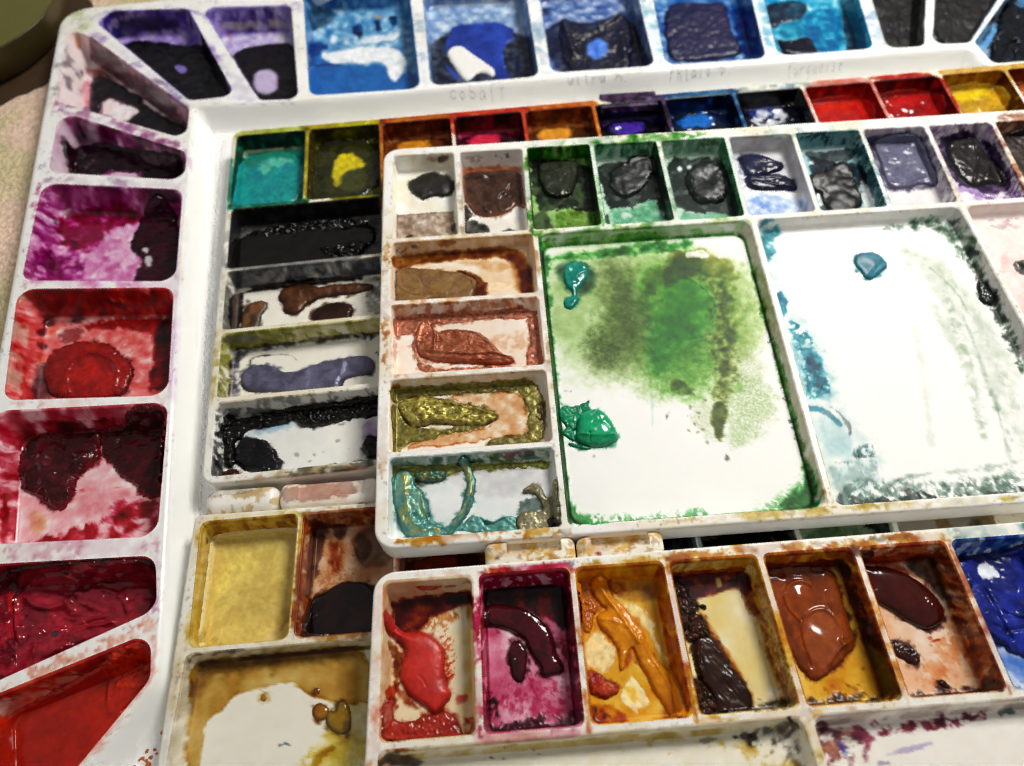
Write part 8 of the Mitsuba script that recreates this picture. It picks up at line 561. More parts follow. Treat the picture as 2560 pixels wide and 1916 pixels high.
 {'name':'paint_dab','label':'cracked ultramarine blue paint mass filling the well at the right end of the front row','well':'K7','mat':'paint_gloss','col':'1d2b90','p':[[121,58.2,123.3,59.3,130,59.5,134,61.5,138.9,63,143.3,61.2,148.5,31.2,140.2,30.7,132.4,31.5,128.9,32.3,125.8,33.9,124.3,36.6,118.7,41.3,114.9,50.8,113.3,57]],'hgt':1.8,'w':1.4,'lump':[0.48,5.75],'wr':(0.14,2.4,-50,3),'col2':'16206c','edge':'10184e','ew':0.5,'e':0.5,'sp':0.3,'ridges':[([125.3,50,125.7,46.4,125.9,41.4,127.2,37.3],-0.8,0.5),([127.9,43.7,130,42.6,132.9,41.7],-0.7,0.4),([123.9,40.8,126.9,39.1,130.5,39.3],-0.6,0.4)],'feats':[{'t':'o','p':[124.3,55.9,128.1,57.2,129.7,55.9,130.8,52.9,127.7,52.9,124.8,52.9],'col':'eef2fa','a':0.97,'e':0.5,'s':0.15,'v':0.05},{'t':'o','p':[131.1,54.9,132.1,54.9,131.7,54.3,130.8,54.3],'col':'e6ecf8','a':0.9,'e':0.2,'s':0.1},{'t':'o','p':[125,49.5,126.9,40.5,132.5,40.9,131.4,38.7,125,38.1,123.5,46.6],'col':'0f1648','a':0.5,'s':1,'e':0.8}]},
 {'name':'paint_film','label':'teal paint filling the corner well of the larger folding palette','well':'B1','mat':'paint_wet','col':'14938c','p':[[-88.7,239.2,-64,238.6,-62.8,211.3,-90.5,201.2,-92.5,215.4]],'hgt':0.9,'w':2,'lump':[0.3,4.6,0.12,1.73],'col2':'0f7f86','e':0.5,'v':0.25,'feats':[{'t':'o','p':[-87.9,238.7,-65.6,239.3,-65.3,234.1,-81.4,233.9,-85.3,229.9,-87.5,233.9],'col':'1c6a34','a':0.6,'s':1.5,'e':0.8},{'t':'o','p':[-82.2,230.4,-80.2,233.8,-72.8,234.3,-67.6,233,-71.3,230.5,-77.3,228.4,-79.4,226.7],'col':'5cc2a8','a':0.7,'s':0.8,'e':0.9}],'pits':[(-75.1,231.6,4,0.6)]},
 {'name':'paint_film','label':'dark olive paint with a bright yellow patch,right of the teal corner well','well':'B2','mat':'paint_wet','col':'2c2e10','p':[[-54.1,242.5,-32.7,240.2,-35.1,213.2,-62.8,208.3,-61.4,239.5]],'hgt':0.8,'w':1.5,'lump':[0.24,2.88,0.09,1.15],'col2':'3a3a18','e':0.6,'feats':[{'t':'o','p':[-52.8,230.3,-50.5,234.5,-46.8,235.5,-44.8,233.1,-42.5,230.4,-41.5,227.7,-46.5,226.3,-50.1,223.4,-52.3,220.2,-53.8,223.7],'col':'d8c414','a':0.9,'s':0.7,'e':0.5},{'t':'o','p':[-53.3,222,-50.1,224.2,-48.8,220,-52.2,217.8],'col':'c4b41c','a':0.8,'s':0.6,'e':0.5},{'t':'o','p':[-48.9,225.6,-41,227.7,-40.2,215.1,-49.9,215,-51.4,220.1],'col':'46481e','a':0.7,'s':0.6,'e':0.4}]},
 {'name':'paint_film','label':'orange brown paint in the third well of the top row of the larger folding palette','well':'B3','mat':'paint_wet','col':'5c2a0c','p':[[-35,241,-4.1,240.2,-1,219.3,-30.8,225.8]],'hgt':0.7,'w':1.5,'lump':[0.21,3.45,0.09,1.15],'col2':'5c2a0c','e':0.5,'feats':[{'t':'o','p':[-29.6,237.1,-25.7,239.7,-19.5,240.2,-15.8,237.5,-17.2,233.4,-27.2,232.5],'col':'dc8c20','a':0.8,'s':1,'e':1}]},
 {'name':'paint_film','label':'raspberry red paint in the fourth well of the top row of the larger folding palette','well':'B4','mat':'paint_wet','col':'3a0a1a','p':[[-10.3,240.1,20.5,242.8,26.3,219.4,-4.3,226.5]],'hgt':0.7,'w':1.5,'lump':[0.21,3.45,0.09,1.15],'col2':'3a0a1a','e':0.5,'feats':[{'t':'o','p':[-2.5,237.6,1.4,240.6,7.7,240.8,11.4,238.2,9.9,233.8,-0.1,233.1],'col':'d82848','a':0.8,'s':1,'e':1}]},
 {'name':'paint_film','label':'amber orange paint in the fifth well of the top row of the larger folding palette','well':'B5','mat':'paint_wet','col':'4a260c','p':[[16.6,241.2,48.7,243.7,53.5,221.3,22.8,228]],'hgt':0.7,'w':1.5,'lump':[0.21,3.45,0.09,1.15],'col2':'4a260c','e':0.5,'feats':[{'t':'o','p':[25,239.3,29.2,242.1,35.6,242.4,39.2,239.7,37.4,235.4,27.1,234.6],'col':'e0942c','a':0.8,'s':1,'e':1}]},
 {'name':'paint_film','label':'dark violet paint in the sixth well of the top row of the larger folding palette','well':'B6','mat':'paint_wet','col':'0c0a1c','p':[[44,242,75.8,244.5,80.7,221.9,44,222.2]],'hgt':0.7,'w':1.5,'lump':[0.21,3.45,0.09,1.15],'col2':'0c0a1c','e':0.5,'feats':[{'t':'o','p':[53.2,239.9,57.5,242.8,64,243.1,67.4,240.4,65.4,236.2,55.2,235.1],'col':'4428a0','a':0.8,'s':1,'e':1}]},
 {'name':'paint_film','label':'deep blue paint in the seventh well of the top row of the larger folding palette','well':'B7','mat':'paint_wet','col':'081838','p':[[73.2,244.7,103,246.5,105.9,226.5,77.4,230.2]],'hgt':0.7,'w':1.5,'lump':[0.21,3.45,0.09,1.15],'col2':'081838','e':0.5,'feats':[{'t':'o','p':[80.7,241.6,85.1,244.4,91.6,244.7,95,242,92.8,237.8,82.4,236.7],'col':'2070d0','a':0.8,'s':1,'e':1}]},
 {'name':'paint_film','label':'navy blue paint in the eighth well of the top row of the larger folding palette','well':'B8','mat':'paint_wet','col':'0c1020','p':[[102.7,248.1,131.4,247.9,133.4,228.6,104.5,232]],'hgt':0.7,'w':1.5,'lump':[0.21,3.45,0.09,1.15],'col2':'0c1020','e':0.5,'feats':[{'t':'o','p':[108.6,243.6,112.8,246.3,119.5,246.5,123,244.2,120.6,239.8,110.1,238.9],'col':'20307a','a':0.8,'s':1,'e':1},{'t':'o','p':[108.1,239,113.3,244.1,118.6,244.6,123.7,242.2,123,236.7,114.1,234.1],'col':'d2d8e4','a':0.85,'s':0.6,'e':1,'b':(2,0.45,0.1)}]},
 {'name':'paint_film','label':'bright red paint in the ninth well of the top row of the larger folding palette','well':'B9','mat':'paint_wet','col':'b81c14','p':[[130.2,249.3,158.2,249.5,159.1,231.4,132,233.4]],'hgt':0.7,'w':1.5,'lump':[0.06,4.6],'col2':'a01410','e':0.2,'feats':[{'t':'o','p':[136.3,244.9,140.5,247.2,147.2,247.4,150.7,245.4,148.1,241,137.5,240.1],'col':'d8301c','a':0.3,'s':1,'e':1}]},
 {'name':'paint_film','label':'darker red paint in the tenth well of the top row of the larger folding palette','well':'B10','mat':'paint_wet','col':'a01414','p':[[158.3,250.7,186.6,250.2,187.2,232.2,159.4,234.5]],'hgt':0.7,'w':1.5,'lump':[0.21,3.45,0.09,1.15],'col2':'7a0e10','e':0.5,'feats':[{'t':'o','p':[164.5,246.2,168.7,248.3,175.5,248.5,179.2,246.7,176.3,242.2,165.5,241.2],'col':'b81818','a':0.8,'s':1,'e':1}]},
 {'name':'paint_film','label':'golden yellow paint in the eleventh well of the top row of the larger folding palette','well':'B11','mat':'paint_wet','col':'c89a1c','p':[[185.4,251.7,212.5,252.2,212.4,234.7,187,235.7]],'hgt':0.7,'w':1.5,'lump':[0.21,3.45,0.09,1.15],'col2':'a8801c','e':0.5,'feats':[{'t':'o','p':[182.5,243.4,196.4,249.4,203.3,249.6,207.1,247.9,204.1,243.5,193.1,242.5],'col':'dcc01c','a':0.8,'s':1,'e':1}]},
 {'name':'paint_film','label':'orange paint in the twelfth well of the top row of the larger folding palette','well':'B12','mat':'paint_wet','col':'a8541c','p':[[213.3,251.8,237.4,250.3,237.7,232,213.5,235.7]],'hgt':0.7,'w':1.5,'lump':[0.21,3.45,0.09,1.15],'col2':'8c3c18','e':0.5,'feats':[{'t':'o','p':[218.6,246.9,223.7,249.2,230.3,249.7,232.9,246.8,230.2,243,219.4,242.1],'col':'b0602a','a':0.8,'s':1,'e':1}]},
 {'name':'paint_film','label':'glossy black paint filling the wide well in front of the teal corner well','well':'Q1','mat':'paint_wet','col':'18140f','p':[[-91.5,199.3,-37.2,204.5,-37.3,183.9,-90.7,173.9]],'hgt':0.8,'w':1,'lump':[0.18,4.6],'col2':'100d0c','e':0.4,'ridges':[([-89.3,197.1,-72.8,199.7,-58.3,201.4,-37.7,202.8],0.5,0.6)],'feats':[{'t':'o','p':[-88.1,200.1,-37.2,204.5,-37.7,199.8,-61,197.9,-88,196.2],'col':'0c0a0a','a':0.9,'up':0.9,'s':0.8,'e':1,'b':(1.4,0.45,0.1)},{'t':'o','p':[-56.9,185.5,-55,189.8,-37.5,191.4,-34.8,179.1],'col':'0c0b0c','a':0.9,'up':0.9,'s':0.6,'e':1,'b':(1.2,0.42,0.1)}]},
 {'name':'paint_dab','label':'small kidney shaped brown paint dab,leftmost of three brown dabs in a wide well','well':'Q2','mat':'paint_satin','col':'6e4522','p':[[-82,163.7,-80.6,167,-77.1,168.7,-74,167.7,-73.6,165.3,-75.1,163.1,-75.7,161.1,-75.5,150.3,-80.8,146]],'hgt':0.8,'w':1,'lump':[0.12,1.73],'col2':'3a2614','edge':'2c1c10','ew':0.4,'e':0.25},
 {'name':'paint_dab','label':'long tapering brown paint dab across a wide well of the larger folding palette','well':'Q2','mat':'paint_pearl','col':'63391c','p':[[-70.3,168.8,-69.4,171.5,-65.9,174.4,-60.8,174.3,-56.3,172.2,-50.8,173.1,-42.3,173.1,-37.9,171.7,-37.8,170.4,-42.4,168.8,-50.8,168.2,-56.1,167.7,-60.4,165.5,-61.9,162,-65.1,161.2,-68.2,162.9,-67.5,165.9]],'hgt':1.1,'w':1.2,'lump':[0.15,2.3],'col2':'4e2a14','edge':'2c180c','ew':0.5,'e':0.25,'ridges':[([-66.3,171.7,-56.8,170.8,-43.2,170.7],0.2,1)]},
 {'name':'paint_dab','label':'dark brown oval paint dab in front of the long tapering brown one','well':'Q2','mat':'paint_gloss','col':'3a2012','p':[[-59,159.7,-57.6,162.7,-53.7,165,-49.2,165.4,-45.3,164.3,-44,161.8,-45,159.9,-46.1,148.9,-55.1,156.3]],'hgt':1.2,'w':1.2,'lump':[0.12,1.73],'col2':'2a150c','e':0.3},
 {'name':'paint_dab','label':'blue grey bone-shaped paint dab in a wide well of the larger folding palette','well':'Q3','mat':'paint_pearl','col':'66647e','p':[[-80.1,138.5,-78.9,140.9,-75.7,142.2,-71.9,142.2,-68.8,140.9,-66.7,138.9,-63.4,138.6,-58,140.1,-52.8,141.7,-48.4,142.6,-41.6,143.3,-37.6,141.8,-37,138.5,-37.6,136.2,-41.4,135.6,-45.9,135,-47.3,132.7,-50.1,123.5,-58.1,129,-63.5,129.4,-67.8,131.4,-72.1,132.3,-76.8,132.2,-79.2,134.8]],'hgt':1.4,'w':1.3,'lump':[0.15,2.88],'col2':'545268','edge':'3a384c','ew':0.5,'e':0.2,'ridges':[([-77.9,139.9,-73.9,141,-68.8,140],0.25,0.6),([-47.6,141.9,-46.8,138.8,-49.4,132.9],0.3,0.8)]},
 {'name':'paint_film','label':'black crumbly paint crust along the far and left walls of a wide white well','well':'Q4','mat':'paint_gloss','col':'15130f','p':[[-84,124.4,-81.4,124.8,-80.3,122.5,-75.8,123.2,-70.3,123.8,-65,125.5,-61.5,125.6,-56.7,125.9,-51.4,126.9,-40.1,127.9,-28.1,128.2,-30.7,121,-41.1,120.4,-47.9,119.8,-52.3,118.5,-56.8,117.7,-59.4,118.8,-61.5,120.9,-65,120.1,-70,119.3,-74.8,119.1,-77,117.6,-77.1,115.4,-79.7,115.6,-78.8,111.3,-78.8,106.8,-81,105.3,-83,114.4],[-39.3,112.9,-36.8,113.9,-30.1,108.5,-32.3,104.7,-37,106,-39.9,107.9]],'hgt':1.2,'w':0.8,'crumb':(0.9,1.2),'lump':[0.24,1.73],'col2':'0e0c0c','e':0.7},
 {'name':'paint_dab','label':'round black paint dab inside the crumbly black crust of a wide white well','well':'Q4','mat':'paint_gloss','col':'1b181c','p':[[-79.1,113.3,-77.7,115.6,-73.9,116.1,-70.9,115,-67.7,111.9,-65.2,108.3,-64.1,106.7,-65.4,99.2,-68.8,103.5,-72.7,104.8,-76.7,106.1,-78.9,109]],'hgt':1.3,'w':1.3,'crumb':(0.5,1.1),'lump':[0.12,2.3],'col2':'121014','e':0.5,'pits':[(-71.4,110,4,-0.5)]},
 {'name':'paint_dab','label':'small red brown paint lump in the corner beside the round black dab','well':'Q4','mat':'paint_gloss','col':'4a2018','p':[[-82.3,103.9,-81,105.8,-78.8,105.9,-77.2,104.8,-77.9,101.7,-81.7,97.5]],'hgt':1.2,'w':0.7,'lump':[0.18,1.38],'e':0.3,'col2':'341410'},
 {'name':'paint_puddle','label':'clear yellow paint water standing in the near left well of the larger folding palette','well':'G1','mat':'paint_wet','col':'dcc468','p':[[-82.7,86.8,-56.6,87.1,-56.8,83.7,-58.6,54.1,-86.3,47.2,-84.9,70.1,-84.1,83]],'hgt':0.8,'w':1,'lump':[0.06,9.2],'col2':'d0b458','edge':'e2d298','ew':1,'e':0.3,'v':0.1,'feats':[{'t':'o','p':[-79.8,68.2,-80.5,70.2,-78.8,76.5,-75.9,78.7,-70.8,79.3,-69.3,77.5,-70.3,73.4,-73.9,71.5,-77.3,70.3,-78.4,68.1],'col':'ecd468','a':0.8,'s':2.5,'e':0.8},{'t':'o','p':[-73.4,69.6,-66.4,70.9,-59.9,68.5,-60.4,62.2,-67.4,60.1,-74.3,62.2],'col':'b89a48','a':0.4,'s':2,'e':1},{'t':'o','p':[-63.3,63.4,-53,62.3,-58.6,54.1,-63.1,54.9],'col':'a8841c','a':0.6,'s':1.5,'e':0.6},{'t':'o','p':[-85.7,57.8,-75.9,56.5,-75.9,48.1,-85.8,47.4],'col':'9a7c1c','a':0.6,'s':1,'e':1,'b':(1.5,0.5,0.15)}],'ridges':[([-78.8,67.2,-72.4,68.1,-68.3,69.2],0.12,0.8)]},
 {'name':'paint_dab','label':'thick glossy dark brown paint mass in the brown well beside the yellow water','well':'G2','mat':'paint_wet','col':'25110b','p':[[-58,57.4,-54.4,64.2,-51.6,66,-48.1,67.5,-45,68.9,-40.5,68.8,-36.8,67.4,-33.6,63.6,-34.8,54.1,-39.5,51.5,-59.5,47.7]],'hgt':2,'w':1.8,'lump':[0.24,3.45],'col2':'190b08','edge':'4a2214','ew':0.5,'e':0.3},
 {'name':'paint_film','label':'dark red brown paint in the well under the hinge of the small palette','well':'G3','mat':'paint_wet','col':'7a2a12','p':[[-30.4,74.4,-4.4,74.5,-4.1,57.7,-34.4,53.6]],'hgt':0.6,'w':1,'lump':[0.09,4.6],'col2':'541c0c','e':0.3},
 {'name':'paint_film','label':'black paint in the shaded well behind the front row,left of the pale green one','well':'G6','mat':'paint_wet','col':'14110f','p':[[56.5,73.7,86.1,74.9,85.9,61.4,49.9,62.5]],'hgt':0.6,'w':1,'lump':[0.18,2.88],'col2':'1e1a16','e':0.3,'feats':[{'t':'o','p':[76.5,73.3,78.4,69.7,77.5,69.7],'col':'8a7a6a','a':0.6,'e':0.3}]},
 {'name':'paint_dab','label':'translucent ochre paint drop,round,left of the larger drop in the near left mixing area','well':'G9','mat':'paint_wet','col':'8a4e0e','p':[[-51.2,34.9,-50.8,36.5,-49.2,36.8,-47.4,35.9,-46.9,34.5,-47.6,32.8,-49.6,32.6,-50.8,33.5]],'hgt':0.6,'w':1.2,'col2':'a06a14','edge':'5e3008','ew':0.7,'e':0.12,'grid':1},
 {'name':'paint_dab','label':'translucent ochre paint drop with a dark rim,right of the round ochre drop','well':'G9','mat':'paint_wet','col':'a0740e','p':[[-46.9,34.9,-45.3,34.1,-44.7,36.4,-43.3,36.8,-42,35.9,-41.5,33,-41.2,31,-41.9,29.1,-43.7,28.8,-45.5,29.6,-47.2,31,-47.7,33.2]],'hgt':0.7,'w':1.5,'col2':'8a6a1c','edge':'4a3008','ew':0.5,'e':0.15,'grid':1,'feats':[{'t':'o','p':[-43.6,32,-41.5,31.6,-41.4,29.6,-43.1,28.9],'col':'3a2e14','a':0.6,'s':0.5,'e':0.5}]},
 {'name':'paint_dab','label':'tiny ochre paint drop on the white mixing area near the left front','well':'G9','mat':'paint_wet','col':'a87c18','p':[[-64.5,39.1,-64.5,40,-63.8,39.8,-63.1,39.5,-63.1,38.7,-63.7,38.2,-64.8,38.8]],'hgt':0.35,'w':0.6,'edge':'8a5c10','e':0.1,'grid':1},
 {'name':'paint_dab','label':'tiny brown paint drop in the ochre wash of the near left mixing area','well':'G9','mat':'paint_wet','col':'7a440e','p':[[-51,39.8,-50.8,40.6,-50.1,40.6,-49.4,40,-49.4,39.3,-50.3,39,-51,39.3]],'hgt':0.35,'w':0.6,'edge':'5a2c08','e':0.1,'grid':1},
 {'name':'paint_film','label':'purple black paint mass in the big wedge well at the far left corner','well':'W1','mat':'paint_gloss','col':'0f0c0e','p':[[-149.5,312.2,-145.9,316.1,-137.8,317.7,-127.9,313.5,-120.6,310.6,-115.3,314.4,-104.6,291.7,-88.3,268.4,-100.7,275.6,-114.7,264.2,-129.1,280.1,-140.5,303.8]],'hgt':1.6,'w':2,'lump':[0.42,4.6,0.18,1.61],'col2':'181420','e':1.2,'sp':0.5,'feats':[{'t':'o','p':[-123.7,297.5,-120.7,298,-117.4,294.4,-119.5,291.9,-122.3,294.2],'col':'8a74c8','a':0.95,'s':0.5,'e':0.3}]},
 {'name':'paint_film','label':'purple black paint in the second well from the far left corner of the slanted-well palette','well':'W2','mat':'paint_gloss','col':'120c12','p':[[-101.8,299.2,-97.1,307.3,-91.6,308.9,-83.3,309.8,-71.6,308.7,-70.4,278.4,-70.9,268.6,-89.3,265.1,-96.5,282]],'hgt':1.2,'w':1.5,'lump':[0.3,4.6,0.12,1.73],'col2':'1c1420','e':0.7,'sp':0.5,'feats':[{'t':'o','p':[-89.5,284.5,-89,289.6,-86,292,-81.1,290.5,-79,283.6,-80.2,278,-84.5,276.9,-88.3,279.9],'col':'c8b8dc','a':0.95,'s':1.1,'e':0.3,'g':0.1,'v':0.05}]},
 {'name':'paint_film','label':'black purple paint film in the long pinkish white wedge well at the far left corner','well':'W3','mat':'paint_gloss','col':'150c14','p':[[-158.4,292.9,-156.2,295.8,-150.3,293.2,-144,287.5,-135.8,281.1,-134.2,276.7,-129.6,272.4,-122,266.2,-112.2,262,-114,256.7,-117.8,255.3,-130.5,261.5,-143.4,256.7,-138.3,269.9,-133.9,270.8,-137.3,275.5,-144,279.1,-149.8,282.1,-151.7,278.2,-150.7,272.4,-154.1,265.1,-156.5,282.6]],'hgt':0.6,'w':1,'lump':[0.18,3.45],'col2':'1c1420','e':0.9,'sp':0.5,'edge':'3a1c30','ew':0.8},
 {'name':'paint_film','label':'dark magenta paint in the slim wedge well of the slanted-well palette','well':'W4','mat':'paint_gloss','col':'2c0618','p':[[-161,253.3,-160.2,254.5,-158,251.4,-156.6,251.2,-154.4,253,-150.8,253.7,-143.8,252.3,-137.4,249.6,-128.2,247.1,-118.9,244.3,-110.7,242.7,-108.5,239.3,-112.5,235.2,-110,220.9,-125.4,214.3,-127.9,236.1,-133.1,237.9,-140.7,238.5,-144.1,236.7,-145.4,235.5,-154.9,236,-158,241.3,-159.6,245.6]],'hgt':1.2,'w':1.5,'lump':[0.3,4.6,0.12,1.73],'col2':'1c0610','e':0.6,'sp':0.5,'feats':[{'t':'o','p':[-144.8,236.7,-140.7,238.5,-133.1,237.9,-127.9,236.1,-127.5,233.1,-142.5,234.4],'col':'a8308a','a':0.85,'s':0.6,'e':0.5}]},
 {'name':'paint_dab','label':'dark wine red paint mass on the right of the pink stained slanted well','well':'W5','mat':'paint_gloss','col':'3c0a1a','p':[[-116.5,222.6,-112.2,219.4,-111.9,210.7,-99.3,178,-109.8,183.1,-123.9,173.2,-123.1,187.9,-120.5,190.6,-122,194.4,-125.9,197.8,-126.4,204,-125.5,209.4,-124.3,213.2,-123.5,218.4]],'hgt':1.4,'w':1.2,'lump':[0.36,3.45,0.18,1.38],'col2':'2a0812','e':0.8,'sp':0.5,'feats':[{'t':'o','p':[-120.2,193.4,-117.8,193.7,-117,191.3,-117.4,188.9,-119.3,189.3],'col':'e8e0e4','a':0.8,'e':0.6,'s':0.3},{'t':'o','p':[-121.6,197.4,-119.2,197.3,-119.1,195.6,-120.3,195],'col':'e8dce0','a':0.7,'e':0.6,'s':0.3}]},
 {'name':'paint_dab','label':'broad round red paint dab in the red stained well of the slanted-well palette','well':'W6','mat':'paint_gloss','col':'86100e','p':[[-146.8,152.8,-143.8,157,-138.8,158.9,-133.3,159.2,-127.6,157.8,-123.8,154.6,-119.3,150.5,-116.5,145.8,-117.3,141.6,-118.2,137.2,-121.6,135.8,-141.1,137,-145.9,145.7]],'hgt':1.6,'w':2,'lump':[0.3,4.6,0.12,1.73],'wr':(0.08,1.5,20,3),'col2':'a01812','e':0.6,'sp':0.42,'edge':'4a0a0c','ew':0.7,'ridges':[([-135.7,138.7,-138.1,145.1,-137.2,151.3,-132.2,154.1,-125.4,151.8,-121.3,146.2,-121.2,139.9],0.6,0.7)],'pits':[(-128.7,146.1,5,-0.4)],'feats':[{'t':'o','p':[-132.1,148.9,-129.3,149.4,-126.5,145.5,-128,142.5,-131.6,144.4],'col':'c01c12','a':0.7,'s':1.5,'e':0.6},{'t':'o','p':[-146.9,152.1,-140.1,155.4,-136.8,138.8,-143.4,131.8],'col':'5c1414','a':0.5,'s':1.2,'e':0.8}]},
 {'name':'paint_dab','label':'crimson black paint lump left of the white gap in the crimson slanted well','well':'W7','mat':'paint_gloss','col':'3a0a0c','p':[[-144.9,122.7,-141.5,124.6,-137.4,124.8,-133.4,124.5,-128.2,125.3,-124.1,125.2,-123.1,121.1,-121.9,114.8,-124.1,112.9,-126.9,109.6,-128.4,107.2,-128.1,101.8,-129.4,99.4,-131.6,98.5,-134.7,99.8,-138.2,102.7,-143.5,106.4,-145.5,110.5,-146.6,116,-146.4,120.1]],'hgt':1.8,'w':1.5,'lump':[0.48,4.6,0.21,1.38],'col2':'541018','e':0.7,'sp':0.42,'edge':'6c0c14','ew':0.5,'ridges':[([-139.2,118.6,-138,111.3,-133.9,102.8],0.8,1.6),([-136.4,119.4,-131.2,116.3,-126.5,114.8],0.6,1.2),([-138.1,123.4,-133.9,119.3,-130,115.4],-0.5,1)]},
 {'name':'paint_dab','label':'crimson black paint lump right of the white gap in the crimson slanted well','well':'W7','mat':'paint_gloss','col':'3c0b0f','p':[[-123.1,124.9,-116.8,125.2,-113.3,128.4,-114.4,130.6,-107.4,133.9,-101.5,133.9,-97.4,132.1,-95.1,128.2,-93.4,119.9,-90.7,111,-88.1,101.9,-102.9,100.4,-106.6,100.6,-111.7,106.4,-114.8,108.8,-117.5,112.3,-121,114.7,-122.9,120]],'hgt':1.5,'w':1.2,'lump':[0.36,4.03,0.15,1.5],'col2':'520e16','e':0.8,'sp':0.42,'edge':'74101a','ew':0.5,'wr':(0.1,1.2,30,3)},
 {'name':'paint_film','label':'wet folded crimson paint filling the wedge well at the left edge of the picture','well':'W8','mat':'paint_wet','col':'981828','p':[[-146.8,79.8,-129.1,84.3,-113.6,85.7,-102.6,86.3,-93.3,84.3,-97.8,68.7,-97.5,62.6,-111.1,60.3,-121,56.3,-136,43.9,-140.5,44.4]],'hgt':1.8,'w':1.8,'lump':[1.2,8.05,0.48,3.22],'wr':(0.32,3.4,-15,3.5),'col2':'701220','cs':4,'e':0.5,'sp':0.4,'edge':'2e060c','ew':1.2,'ridges':[([-137.6,73.6,-136.6,69,-133.8,63.4,-133.1,60.7],1.3,1),([-133.5,75.2,-131.2,78.7,-124.6,80.2,-119,78.8,-117.4,74.9,-119.5,71.3,-124.1,68.4,-130.1,68.5,-133.1,71.4],1.1,0.9),([-119.5,71.3,-112.9,72.7,-106.7,70.2,-104.9,65.5],0.8,0.8),([-120.9,60.7,-115.2,62.8,-109,63.2],0.9,0.7),([-122.7,61.7,-117.2,64.2,-112,65.2],0.8,0.5),([-116.9,80.2,-113.5,76.7,-107.3,78.6,-101.5,80.8],0.7,0.7)],'feats':[{'t':'o','p':[-140.4,73.7,-138.7,74.2,-137.7,69.8,-138.1,67,-139.6,69.8],'col':'c81c14','a':0.85,'s':0.6,'e':0.5},{'t':'o','p':[-133,75.1,-130.3,79.4,-123.6,79.8,-118.2,75.8,-120.6,72.3,-126.6,69.2,-131.6,70.4],'col':'a82a38','a':0.7,'s':1.2,'e':0.6},{'t':'o','p':[-122.9,70.6,-101,77.1,-92.8,60,-120.8,59.7],'col':'9a1c2c','a':0.5,'s':2,'e':1.2},{'t':'o','p':[-146.8,79.8,-133.9,82,-138.1,75.1,-147.4,67.6],'col':'2a080e','a':0.8,'s':2,'e':1},{'t':'o','p':[-138.6,74.2,-135.5,76.2,-133.9,77.1,-136.7,71.7,-136.4,68.1],'col':'240a0e','a':0.8,'s':0.7,'e':0.7},{'t':'o','p':[-124.2,61.9,-122.9,62.4,-122.3,60.9,-123.4,59.8,-124.6,60.9],'col':'2a2c3a','a':0.9,'s':0.3,'e':0.3},{'t':'o','p':[-139.5,58.4,-134.5,61.7,-132.4,56.3,-136.7,47.6],'col':'3a0a14','a':0.7,'s':1.5,'e':1}]},
 {'name':'paint_film','label':'vermilion paint filling the wedge well at the near left corner of the slanted-well palette','well':'W9','mat':'paint_wet','col':'b01c08','p':[[-140.1,40.2,-134.4,40.7,-126.4,44.2,-117.6,49.6,-108.4,55,-105.3,59.3,-101.4,62.1,-95.4,62.9,-92.5,62.2,-82.6,46.1,-97.9,44.9,-104.3,36.8,-100.8,26,-102.7,20.4,-132.2,11]],'hgt':1,'w':2,'lump':[0.12,5.75],'col2':'9c1806','e':0.5,'sp':0.45,'v':0.06,'feats':[{'t':'o','p':[-107.3,57,-101.4,62.1,-93,62.4,-87.9,47.3,-98.6,44.5,-103.3,43.7,-106,46.6],'col':'d8300e','a':0.8,'up':0.6,'s':1.2,'e':1,'b':(3,0.35,0.2)},{'t':'o','p':[-139.8,35.3,-118,41.8,-107.7,37,-114.7,26.1,-134.9,14.7],'col':'8c1408','a':0.5,'s':4,'e':1}],'ridges':[([-107.6,52.5,-106.7,47.5,-106.7,42.9,-105.3,39.7],0.5,0.5)]},
 {'name':'paint_film','label':'clear blue paint film in the light blue stained well of the slanted-well palette','well':'T1','mat':'paint_wet','col':'1e62ac','p':[[-73.8,280.7,-64.5,293.7,-57.3,293.4,-44.2,292.1,-34.6,291.9,-33.5,284.6,-30.8,279.3,-24.9,288.9,-13.8,269.7,-19.4,264.4,-56.7,276,-71.6,261.9]],'hgt':0.35,'w':0.8,'lump':[0.06,3.45],'col2':'1a549c','e':0.4,'sp':0.5},
 {'name':'paint_film','label':'bright ultramarine paint with a black border in the second blue slanted well','well':'T2','mat':'paint_gloss','col':'2440a4','p':[[-5.3,315.4,0.5,315.8,10.6,316.1,19.2,314.1,21.5,308.3,20.2,302.9,16.8,300,14.8,291.5,19.5,267.3,11.2,273.1,11.3,283.6,4.9,291.2,-1.8,300.6,-8.9,296.9,-9.2,304.6,-7,307.6]],'hgt':0.5,'w':1,'lump':[0.18,3.45],'col2':'1c3084','e':0.9,'sp':0.5,'cs':5},
 {'name':'paint_dab','label':'white block-shaped paint chip on the ultramarine paint in the second blue slanted well','well':'T2','mat':'paint_satin','col':'eceae4','p':[[-7.7,299.5,-2.3,301.7,1.8,296,7.5,289.2,11.4,284.4,11.2,280.3,9.1,280.7,7.2,283.4,3.8,283.3,0.1,278.6,-1.9,279.7,-5,287,-8,294.7]],'hgt':0.7,'w':0.5,'e':0.15,'v':0.03,'sp':0.5},
